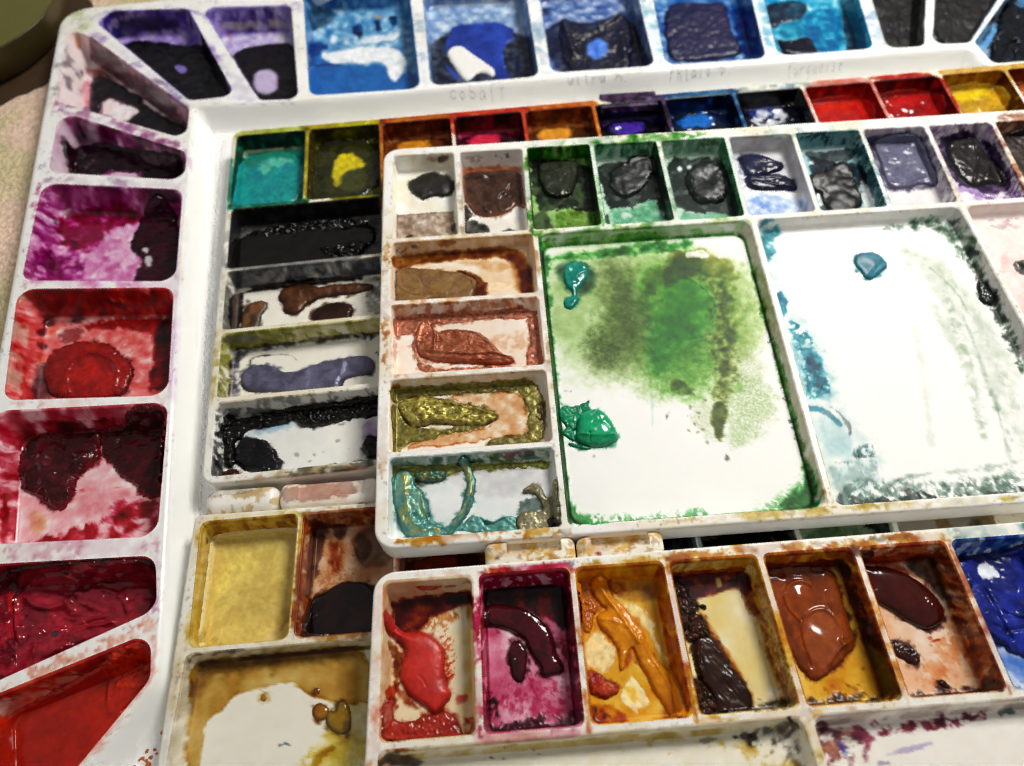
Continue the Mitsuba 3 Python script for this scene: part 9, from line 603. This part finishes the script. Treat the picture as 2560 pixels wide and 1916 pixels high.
 {'name':'paint_film','label':'near black blue paint with two raised horns in the third blue slanted well','well':'T3','mat':'paint_satin','col':'0e0f26','p':[[41.6,314.3,45.2,315.6,50.8,307.9,55.5,305.3,63.8,313.4,69.1,316.3,72.5,309.1,72,296.9,70.1,288.6,63.6,257.7,48.1,272.1,40.5,285,40.6,299.9]],'hgt':1.6,'w':1.5,'lump':[0.42,4.6,0.15,1.5],'col2':'14143c','e':0.7,'sp':0.5,'ridges':[([42.1,313.2,44.3,301.7,45.2,288.7],1.5,1.5),([68.3,314.2,63.1,308.9,58.4,305.9],1.2,1.2),([67.3,298.5,66.8,284.6],1.2,1.5)],'feats':[{'t':'o','p':[51.3,293.7,54,298.2,57.9,298.3,60.5,293.8,58.8,287.4,54.9,284.5,51.8,287.1],'col':'4a80e0','a':0.9,'s':1,'e':0.6},{'t':'o','p':[54.2,295.6,57.1,295.1,55.5,289.1,53.5,290.3],'col':'2050c8','a':0.6,'s':0.8,'e':0.5}]},
 {'name':'paint_film','label':'dull indigo paint slab filling the fourth blue well from the left of the slanted-well palette','well':'T4','mat':'paint_satin','col':'181c48','p':[[89.6,320.3,100.7,321.4,108.4,319.5,116.9,321.2,115.9,309.6,115.4,297.3,117.8,288.4,114.4,283.3,86.9,281.3,85.3,291.4]],'hgt':1.2,'w':1.4,'lump':[0.3,4.6,0.12,1.73],'col2':'241c4a','e':0.7,'sp':0.5,'cs':6},
 {'name':'paint_dab','label':'dark blue black paint lump in the turquoise stained well of the slanted-well palette','well':'T5','mat':'paint_gloss','col':'141226','p':[[133.8,293.4,138,289.8,144.2,292.8,148.2,291.5,148.4,284.4,149.5,280.6,135.7,281.5,133.7,284.8]],'hgt':1.3,'w':1,'lump':[0.24,2.88],'e':0.6,'sp':0.5,'col2':'1c1830'},
 {'name':'paint_film','label':'smooth charcoal paint in the narrow well right of the turquoise one of the slanted-well palette','well':'T6','mat':'paint_satin','col':'1c1c1c','p':[[175.9,334,209.4,330.1,192.8,264.2,169,267.3]],'hgt':1.2,'w':1.5,'lump':[0.3,5.75],'wr':(0.21,4,70,3),'col2':'161414','e':0.4,'sp':0.6,'feats':[{'t':'o','p':[175.9,334,209.4,330.1,192.8,264.2,169,267.3],'col':'2a2a2c','a':0.3,'s':1,'e':1,'b':(4,0.55,0.15)}]},
 {'name':'paint_film','label':'smooth charcoal paint in the narrow well left of the diagonal rib of the slanted-well palette','well':'T7','mat':'paint_satin','col':'1e1c1c','p':[[210.9,333.1,251.4,326.5,210.6,263.2,199.3,284.6]],'hgt':1.2,'w':1.5,'lump':[0.3,5.75],'wr':(0.21,4,70,3),'col2':'161414','e':0.4,'sp':0.6,'feats':[{'t':'o','p':[210.9,333.1,251.4,326.5,210.6,263.2,199.3,284.6],'col':'2a2a2c','a':0.3,'s':1,'e':1,'b':(4,0.55,0.15)}]},
 {'name':'paint_film','label':'blue black paint with light blue gaps in the far right wedge well','well':'T8','mat':'paint_gloss','col':'0c1018','p':[[236.9,313.4,284.9,309.2,256.3,256.9,212.5,255.1,220,275.7,230.9,290.9]],'hgt':1.3,'w':1.2,'lump':[0.36,4.6,0.18,1.61],'col2':'101826','e':0.9,'sp':0.6,'holes':[[222.4,270.8,232.4,282,234.6,281,230.8,274.6,217.8,254]],'feats':[{'t':'o','p':[244.6,309,250,309.6,247.3,303,243.5,304.4],'col':'4a80b0','a':0.7,'s':0.6,'e':0.9}]},
]
# ---------------------------------------------------------------- materials
VC = {"type": "mesh_attribute", "name": "vertex_color"}


def bumpy(fn, inner, eps):
    return {"type": "twosided", "bsdf": {"type": "bumpmap", "arbitrary": mikit.proc(fn, eps), "scale": 1.0, "bsdf": inner}}


def princ(rough, spec=0.5, **k):
    return {"type": "principled", "base_color": VC, "roughness": rough, "specular": spec, **k}


scene["plastic"] = bumpy(lambda p, n, uv: 0.00004 * mikit.fbm(p.x * 350, p.y * 350, p.z * 350, 2), princ(0.24, 0.24), 2e-4)
scene["plastic_matte"] = bumpy(lambda p, n, uv: 0.00003 * mikit.fbm(p.x * 300, p.y * 300, p.z * 300, 3), princ(0.5, 0.22), 2e-4)
scene["porcelain"] = bumpy(lambda p, n, uv: 0.00006 * mikit.fbm(p.x * 200, p.y * 200, p.z * 200, 2), princ(0.18, 0.4), 2e-4)
scene["paint_gloss"] = bumpy(lambda p, n, uv: 0.00005 * mikit.fbm(p.x * 600, p.y * 600, p.z * 600, 2), princ(0.2, 0.3), 1e-4)
scene["paint_satin"] = bumpy(lambda p, n, uv: 0.00002 * mikit.fbm(p.x * 900, p.y * 900, p.z * 900, 2), princ(0.38, 0.4), 1e-4)
scene["paint_wet"] = bumpy(lambda p, n, uv: 0.00003 * mikit.fbm(p.x * 300, p.y * 300, p.z * 300, 2), princ(0.1, 0.42), 1e-4)
scene["paint_pearl"] = bumpy(lambda p, n, uv: 0.0001 * mikit.fbm(p.x * 2000, p.y * 2000, p.z * 2000, 3), princ(0.36, 0.5, metallic=0.4), 8e-5)
WHITE = {"A": "f5f5f3", "Bu": "efede4", "Bl": "eeebdf", "Cu": "f3f2ee", "Cl": "f1efe8"}
HOLDER = {"A": "slanted_well_palette__body", "Bu": "folding_palette_001__tray", "Bl": "folding_palette_001__tray_001", "Cu": "folding_palette__tray", "Cl": "folding_palette__tray_001"}
SPACE = {"A": 0.8, "Bu": 0.6, "Bl": 0.55, "Cu": 0.42, "Cl": 0.42}


def key_of(name):
    k, n = name, 0
    while k in scene:
        n += 1
        k = f"{name}_{n:03d}"
    return k


def put(key, V, F, bsdf, col=None, smooth=True):
    scene[key] = mikit.ply((np.asarray(V) * 0.001, F), bsdf, smooth=smooth, color=col)
    return key


def rim_stain(V, col, tray, z0):
    """Stains on the tops of the rims and walls between wells, laid over whatever is there near the rim's height."""
    M = dict(q=V[:, :2], h=np.ones(len(V)), side=np.zeros(len(V), int))
    near = step(-1.3, -0.5, V[:, 2] - z0)[:, None]
    on = near[:, 0] > 0.01
    if on.any() and TRAYS[tray]["feats"]:
        sub = dict(q=M["q"][on], h=M["h"][on], side=M["side"][on])
        c, _ = stain(sub, col[on], TRAYS[tray]["feats"])
        near = near * (1.0 if tray == "Bu" else 0.35 + 0.8 * step(0.34, 0.62, fbm(M["q"], 11, 77, 4))[:, None])
        near = np.minimum(near, 1)
        col[on] = col[on] * (1 - near[on]) + c * near[on]
    return col


# ---------------------------------------------------------------- the palettes
for d in DABS:                                                        # every mass of paint bleeds a little into the plastic round it
    WELLS[d["well"]]["feats"] += [dict(t="t", p=p, col=d.get("edge", d["col"]), a=0.8, s=0.8, e=1.0, g=0.8) for p in d["p"]]
for tray, t in TRAYS.items():
    base, z = lin(WHITE[tray]), t["z"]
    mat = "porcelain" if tray == "A" else "plastic"
    sp = SPACE[tray]
    loops = []
    for wid, w in WELLS.items():
        if w["parent"] != tray:
            continue
        s = w.get("sp", sp)
        M = well_mesh(w, s)
        loops.append(M["V"][: M["loop"], :2])
        col = np.tile(base, (len(M["V"]), 1)) * (1 + 0.012 * (fbm(M["q"], 6, 5) - 0.5))[:, None]
        col, up = stain(M, col, w["feats"])
        col = rim_stain(M["V"], col, tray, z)
        k = put(key_of(HOLDER[tray] + "__well" if tray != "A" else "slanted_well_palette__well"), M["V"] + M["N"] * up[:, None], M["F"], "plastic_matte" if wid in ("M1", "M2", "M3", "N1", "N2", "G9") else mat, col)
        if "label" in w:
            labels[k] = {"label": w["label"]}
    per = [max(4, int(np.linalg.norm(np.array(t["pts"][i]) - np.array(t["pts"][(i + 1) % len(t["pts"])])) / 6)) for i in range(len(t["pts"]))]
    outer = dense_loop(round_loop(t["pts"], t["r"], per, 9)[0], sp * 1.3)
    holes, extra = list(loops), []
    if tray == "A":
        inner, _ = round_loop(t["inner"], [4, 0.5, 0.5, 0.5, 4, 4, 0.5, 6, 6, 6, 6, 3, 0.5, 0.5, 0.5], [12] * 15, 7)
        inner = dense_loop(inner, 1.0)
        holes.append(inner)
        s = np.linspace(0, 1, 14)
        prof = [(-t["inner_w"] * a, z - t["inner_drop"] * (a * a * (3 - 2 * a))) for a in s]
        extra.append(skirt(inner, prof))
        low = Polygon(inner).buffer(-t["inner_w"] + 0.3)
        v, f = trimesh.creation.triangulate_polygon(low, engine="earcut")
        extra.append((np.c_[v, np.full(len(v), z - t["inner_drop"])], f))
    V, F = deck_mesh(outer, holes, z, 0.8 if tray == "A" else 0.6)
    parts = [(V, F)]
    rr = 2.0 if tray == "A" else 0.7
    prof = [(rr * math.sin(a), z - rr * (1 - math.cos(a))) for a in np.linspace(0, math.pi / 2, 6)] + [(rr - 0.3, t["bottom"] + 0.5), (rr - 0.8, t["bottom"])]
    fine = [prof[0]]
    for a, b in zip(prof[:-1], prof[1:]):
        m = max(1, int(math.hypot(b[0] - a[0], b[1] - a[1]) / 1.0))
        fine += [(a[0] + (b[0] - a[0]) * (i + 1) / m, a[1] + (b[1] - a[1]) * (i + 1) / m) for i in range(m)]
    parts.append(skirt(outer, fine))
    v, f = trimesh.creation.triangulate_polygon(Polygon(outer), engine="earcut")
    parts.append((np.c_[v, np.full(len(v), t["bottom"] + 0.02)], f))
    parts += extra
    n, Vs, Fs = 0, [], []
    for v, f in parts:
        Vs.append(v)
        Fs.append(f + n)
        n += len(v)
    V, F = np.vstack(Vs), np.vstack(Fs)
    col = np.tile(base, (len(V), 1)) * (1 + 0.012 * (fbm(V[:, :2], 6, 5) - 0.5))[:, None]
    col = rim_stain(V, col, tray, z)
    put(HOLDER[tray], V, F, mat, col, smooth=True)

labels["slanted_well_palette"] = {"label": "large white palette with deep slanted wells round its edge, lying under the two folding palettes", "category": "paint palette"}
labels["folding_palette_001"] = {"label": "larger white folding palette lying between the slanted-well palette and the smaller folding palette", "category": "paint palette"}
labels["folding_palette"] = {"label": "smaller white folding palette lying open on top of the other palettes", "category": "paint palette"}

# ---------------------------------------------------------------- the paint in the wells
for d in DABS:
    w = WELLS[d["well"]]
    V, F, col = dab_mesh(w, d, d.get("sp", 0.3 if w["parent"] in ("Cu", "Cl") else 0.45))
    lum = col.mean(1, keepdims=True)
    col = col * np.clip(0.4 + 0.6 * lum / 0.06, 0.4, 1)                # deep pigments are darker still in the mass
    k = put(key_of(d["name"]), V, F, d["mat"], col)
    labels[k] = {"label": d["label"], "category": "paint"}
    if "group" in d:
        labels[k]["group"] = d["group"]

# ---------------------------------------------------------------- the table
cloth = trimesh.creation.box([3.0, 3.0, 0.02])
cloth.apply_translation([0, 0, -0.0101])


def cloth_col(p, n, uv):
    f = mikit.fbm(p.x * 45, p.y * 45, 0, 4)
    g = mikit.fbm(p.x * 22 + 9, p.y * 22, 3, 4)
    th = mikit.noise(p.x * 1500, p.y * 900)
    c = mikit.mix([0.66, 0.48, 0.37], [0.52, 0.43, 0.26], mikit.smoothstep(0.35, 0.65, f))
    c = mikit.mix(c, [0.30, 0.32, 0.08], mikit.smoothstep(0.5, 0.7, g) * 0.55)
    a, b, w = mikit.voronoi(p.x * 330 + 0.8 * f, p.y * 300 + 0.8 * g)
    crack = mikit.smoothstep(0.02, 0.16, b - a)
    return c * (0.7 + 0.6 * th) * (0.78 + 0.22 * crack) * 1.3


def weave(p, n, uv):
    return 0.0002 * mikit.noise(p.x * 1500, p.y * 900) + 0.0004 * mikit.fbm(p.x * 150, p.y * 150, 0, 3)


scene["cloth_bsdf"] = bumpy(weave, {"type": "principled", "base_color": mikit.proc(cloth_col), "roughness": 0.9, "specular": 0.1}, 2e-4)
scene["table_cloth"] = mikit.ply(cloth, "cloth_bsdf")
labels["table_cloth"] = {"kind": "structure", "label": "tan and green mottled cloth under the palettes"}
# ---------------------------------------------------------------- hinges and lid catches
def rbox(x0, x1, y0, y1, z0, z1, r):
    balls = [mf.Manifold.sphere(r, 20).translate((x, y, z)) for x in (x0 + r, x1 - r) for y in (y0 + r, y1 - r) for z in (z0 + r, z1 - r)]
    return mf.Manifold.batch_hull(balls)


def plastic_part(key, man, base, feats, turn=0.0, sp=0.6):
    m = man.refine_to_length(sp).to_mesh()
    t = trimesh.graph.smooth_shade(trimesh.Trimesh(np.array(m.vert_properties[:, :3], float), np.array(m.tri_verts)), angle=math.radians(35), facet_minarea=None)
    V, F = np.array(t.vertices), np.array(t.faces)
    col = np.tile(lin(base), (len(V), 1)) * (1 + 0.04 * (fbm(V[:, :2], 4, 9) - 0.5))[:, None]
    col, _ = stain(dict(q=V[:, :2] + 0.35 * V[:, 2:], h=np.ones(len(V)), side=np.zeros(len(V), int)), col, feats)
    return put(key_of(key), V, F, "plastic", col)


OCH = [dict(t="t", p=None, col="d09a40", a=0.55, b=(2.6, 0.66, 0.12)), dict(t="o", p=None, col="a8702c", a=0.6, b=(1.3, 0.72, 0.05)), dict(t="t", p=None, col="f0e6cc", a=0.4)]
for i, (x0, x1, ra, rb) in enumerate(((-4.6, 19.2, 1.2, 15.6), (19.6, 42.6, 23.4, 38.8))):
    y0, y1 = 63.7 - 0.3 * i, 71.2 - 0.4 * i
    bar = rbox(x0, x1, y0, y1, 19.4, 24.5, 2.3) - rbox(ra, rb, y0 + 3.4, y1 + 1.5, 21.2, 27.0, 0.35)
    feats = OCH + [dict(t="o", p=[ra, y0 + 3.0 + 8.2, rb, y0 + 3.0 + 8.2, rb, y1 + 8.6, ra, y1 + 8.6], col="b07a38", a=0.35, e=0.6)]
    feats.append(dict(t="o", p=[6.2, 74.4, 7.6, 74.5, 7.8, 75.4, 6.4, 75.6], col="2e2c24", a=0.9, e=0.3) if i == 0 else dict(t="o", p=[32.7, 73.6, 34.1, 73.6, 34.2, 74.5, 32.8, 74.5], col="b01c2c", a=0.95, e=0.1))
    plastic_part("folding_palette__hinge_knuckle", bar, "f8f5ec", feats)
bar = rbox(-84.0, -62.9, 89.2, 97.0, 7.5, 14.2, 3.0) - rbox(-79.5, -67.5, 94.6, 98.5, 12.4, 16, 0.35)
plastic_part("folding_palette_001__hinge_knuckle", bar, "f1ece2", [dict(t="o", p=[-80, 99.2, -67, 99.2, -67, 102.5, -80, 102.5], col="a8a49a", a=0.7), dict(t="o", p=[-79, 99, -76, 101], w=0.7, col="2c2c26", a=0.8), dict(t="t", p=None, col="c8b080", a=0.8, b=(2.4, 0.6, 0.06))])
bar = rbox(-62.6, -34.0, 89.2, 97.0, 7.5, 14.2, 2.2) - rbox(-57.5, -38.0, 91.8, 98.5, 11.6, 16, 0.35)
bar = bar + mf.Manifold.cylinder(0.5, 1.0, 1.0, 24).translate((-46.2, 93.8, 11.3)) - mf.Manifold.cylinder(0.6, 0.7, 0.7, 24).translate((-46.2, 93.8, 11.5))
plastic_part("folding_palette_001__hinge_knuckle", bar, "f4efe4", [dict(t="t", p=None, col="f0dcc8", a=0.5, b=(3, 0.5, 0.2)), dict(t="o", p=[-57.5, 95.6, -37, 95.6, -37, 101.5, -57.5, 101.5], col="9c5230", a=0.75, e=0.8, s=0.4), dict(t="o", p=[-60, 93.0, -34, 93.0], w=1.2, col="8a4a26", a=0.7, e=0.8), dict(t="o", p=[-61, 101.5, -34, 101.3], w=0.8, col="c07a5c", a=0.7, e=0.8)])
for x0, x1, y0, y1 in ((106.5, 125.0, 212.5, 218.2), (134.0, 138.0, 212.5, 217.0)):
    plastic_part("folding_palette__lid_catch", rbox(x0, x1, y0, y1, 21.5, 24.75, 0.7), WHITE["Cu"], [dict(t="t", p=None, col="a8ccd0", a=0.9, b=(3, 0.42, 0.2)), dict(t="t", p=None, col="c0d8a8", a=0.5, b=(2, 0.5, 0.2))])
for x0, x1, y0, y1, c in ((50.3, 72.6, 244.0, 251.9, "4a3458"), (82.2, 102.6, 246.5, 250.2, "2a70a8")):
    plastic_part("folding_palette_001__lid_catch", rbox(x0, x1, y0, y1, 11.5, 14.75, 0.7), WHITE["Bu"], [dict(t="t", p=None, col=c, a=1.2, g=0.7)])

# ---------------------------------------------------------------- handwriting on the sloping inner face of the big palette
GLYPH = {"c": [[(0.8, 0.8), (0.4, 1), (0.05, 0.5), (0.4, 0), (0.8, 0.2)]], "o": [[(0.4, 1), (0.05, 0.5), (0.4, 0), (0.75, 0.5), (0.4, 1)]], "b": [[(0.1, 2), (0.1, 0), (0.6, 0.1), (0.75, 0.6), (0.1, 0.9)]],
         "a": [[(0.7, 0.9), (0.3, 1), (0.05, 0.4), (0.3, 0), (0.7, 0.6), (0.7, 1), (0.75, 0)]], "l": [[(0.35, 2), (0.3, 0), (0.5, 0)]], "t": [[(0.4, 1.7), (0.35, 0.1), (0.6, 0)], [(0.05, 1.1), (0.7, 1.15)]],
         "u": [[(0.1, 1), (0.15, 0.1), (0.5, 0.1), (0.7, 1), (0.75, 0)]], "r": [[(0.1, 1), (0.15, 0)], [(0.15, 0.6), (0.4, 1), (0.7, 0.9)]], "m": [[(0.05, 0), (0.1, 1), (0.4, 0.4), (0.5, 1), (0.85, 0.5), (0.9, 0)]],
         "P": [[(0.1, 0), (0.15, 2)], [(0.15, 2), (0.7, 1.7), (0.6, 1.1), (0.15, 1)]], "h": [[(0.1, 2), (0.1, 0)], [(0.1, 0.7), (0.5, 1), (0.65, 0)]], ".": [[(0.2, 0.05), (0.3, 0.1)]], " ": [],
         "q": [[(0.6, 0.9), (0.3, 1), (0.1, 0.5), (0.4, 0.1), (0.65, 0.9), (0.65, -0.8)]], "i": [[(0.3, 1), (0.35, 0)]], "s": [[(0.7, 0.9), (0.3, 1), (0.2, 0.6), (0.65, 0.4), (0.4, 0), (0.1, 0.1)]], "e": [[(0.1, 0.5), (0.7, 0.6), (0.4, 1), (0.1, 0.5), (0.4, 0), (0.7, 0.2)]]}
inner_loop = dense_loop(round_loop(TRAYS["A"]["inner"], [4, 0.5, 0.5, 0.5, 4, 4, 0.5, 6, 6, 6, 6, 3, 0.5, 0.5, 0.5], [12] * 15, 7)[0], 1.0)
scene["pen_ink"] = {"type": "twosided", "bsdf": {"type": "diffuse", "reflectance": {"type": "rgb", "value": [0.3, 0.3, 0.32]}}}
scene["faint_ink"] = {"type": "twosided", "bsdf": {"type": "diffuse", "reflectance": {"type": "rgb", "value": [0.55, 0.55, 0.57]}}}
for word, x0, y0, x1, y1, ink in (("cobalt", -8, 259.0, 15.5, 259.2, "faint_ink"), ("ultra m.", 39.4, 261.4, 64.9, 262.0, "pen_ink"), ("Phtalo b.", 80.6, 261.6, 106.5, 262.9, "pen_ink"), ("turquoise", 128.5, 261.6, 151.9, 262.8, "faint_ink")):
    Vs, Fs, n, adv = [], [], 0, (x1 - x0) / len(word)
    rnd = np.random.RandomState(len(word))
    for i, ch in enumerate(word):
        for strk in GLYPH[ch]:
            p = chaikin(np.array(strk, float) * [adv * 0.85, 1.75] + [x0 + i * adv, y0 + (y1 - y0) * i / len(word) + 0.3 * (rnd.rand() - 0.5)], 2, False)
            p = np.vstack([p[:-1] + (p[1:] - p[:-1]) * t for t in (0, 0.5)]).reshape(2, -1, 2).transpose(1, 0, 2).reshape(-1, 2).tolist() + [p[-1].tolist()]
            p = np.array(p)
            d = np.gradient(p, axis=0)
            d /= np.linalg.norm(d, axis=1, keepdims=True) + 1e-9
            nn = np.c_[-d[:, 1], d[:, 0]] * 0.13
            e = np.vstack([p + nn, p - nn])
            a = np.clip(-seg_dist(e, inner_loop, True) / TRAYS["A"]["inner_w"], 0, 1)
            z = TRAYS["A"]["z"] - TRAYS["A"]["inner_drop"] * a * a * (3 - 2 * a) + 0.08
            k = np.arange(len(p) - 1)
            Vs.append(np.c_[e, z])
            Fs += [np.c_[k, k + 1, k + 1 + len(p)] + n, np.c_[k, k + 1 + len(p), k + len(p)] + n]
            n += 2 * len(p)
    put(key_of("slanted_well_palette__handwriting"), np.vstack(Vs), np.vstack(Fs), ink, smooth=False)

# ---------------------------------------------------------------- the bowl of murky water at the far left
ang = np.linspace(0, 2 * math.pi, 97)[:-1]


def lathe(prof, cx, cy):
    V = np.vstack([np.c_[cx + r * np.cos(ang), cy + r * np.sin(ang), np.full(len(ang), z)] for r, z in prof])
    n = len(ang)
    i, j = np.meshgrid(np.arange(len(prof) - 1), np.arange(n), indexing="ij")
    a, b = (i * n + j).ravel(), (i * n + (j + 1) % n).ravel()
    return V, np.vstack([np.c_[a, b, b + n], np.c_[a, b + n, a + n]])


V, F = lathe([(0.1, 0.3), (40, 0.3), (43, 1.2), (46, 6), (47.5, 12), (48.6, 17), (49.0, 17.6), (48.4, 18), (47.6, 17.4), (46.4, 12), (44, 5), (40, 2.5), (0.1, 2.5)], -222, 334)
put("water_bowl__bowl", V, F, {"type": "twosided", "bsdf": {"type": "principled", "base_color": {"type": "rgb", "value": [0.05, 0.036, 0.01]}, "roughness": 0.3, "specular": 0.5}}, smooth=True)
V, F = lathe([(0.1, 14.5), (20, 14.5), (46.5, 14.5), (46.9, 14.9)], -222, 334)
put("water_bowl__water", V, F, bumpy(lambda p, n, uv: 0.0002 * mikit.fbm(p.x * 60, p.y * 60, 0, 2), {"type": "principled", "base_color": {"type": "rgb", "value": [0.11, 0.1, 0.012]}, "roughness": 0.08, "specular": 0.5}, 2e-4), smooth=True)
labels["water_bowl"] = {"label": "dark bowl of murky olive green water on the cloth at the far left corner", "category": "bowl"}
rnd = np.random.RandomState(5)
rag = 54 + 2.5 * (fbm(np.c_[ang * 6, ang * 0], 1.0, 3, 4) - 0.5) * 2
soak = np.vstack([[[-222, 332, 0.06]], np.c_[-222 + rag * np.cos(ang), 332 + rag * np.sin(ang), np.full(len(ang), 0.06)]])
F = np.array([[0, i + 1, (i + 1) % len(ang) + 1] for i in range(len(ang))])
put("wet_stain", soak, F, {"type": "twosided", "bsdf": {"type": "principled", "base_color": {"type": "rgb", "value": [0.05, 0.026, 0.011]}, "roughness": 0.7, "specular": 0.3}}, smooth=False)
labels["wet_stain"] = {"label": "dark brown wet stain with a ragged edge on the cloth round the bowl", "category": "stain"}

# ---------------------------------------------------------------- dried splashes on the bare inner floor of the big palette
AF = dict(z=TRAYS["A"]["z"], depth=TRAYS["A"]["inner_drop"] - 0.05)
d = dict(grid=1, p=[[-95.9, 33.1, -95.5, 37.2, -93.5, 38.9, -91.4, 38.5, -92.0, 36.6, -94.0, 34.3]], hgt=0.35, w=0.6, e=0.3, col="1c5c38", col2="123c28", edge="0c2c20")
V, F, col = dab_mesh(AF, d, 0.3)
k = put(key_of("paint_dab"), V, F, "paint_gloss", col)
labels[k] = {"label": "small dark green paint smear on the bare inner floor of the slanted-well palette", "category": "paint"}
rnd = np.random.RandomState(11)
spots = []
for i in range(46):
    x, y, r = -98 + 5.5 * rnd.randn() * 0.6 + 2 * rnd.rand(), 29.5 + 4.5 * rnd.randn() * 0.7, 0.15 + 0.35 * rnd.rand() ** 2
    t = np.linspace(0, 6.28, 7)[:-1]
    spots.append(np.c_[x + r * (1 + 0.8 * rnd.rand()) * np.cos(t), y + r * np.sin(t)].ravel().tolist())
V, F, col = dab_mesh(AF, dict(grid=1, p=spots, hgt=0.12, w=0.3, e=0.25, col="b8642c", col2="9c3a24", c=1), 0.18)
k = put(key_of("paint_film"), V, F, "paint_satin", col)
labels[k] = {"label": "orange brown paint spatter on the bare inner floor of the slanted-well palette", "category": "paint", "kind": "stuff"}
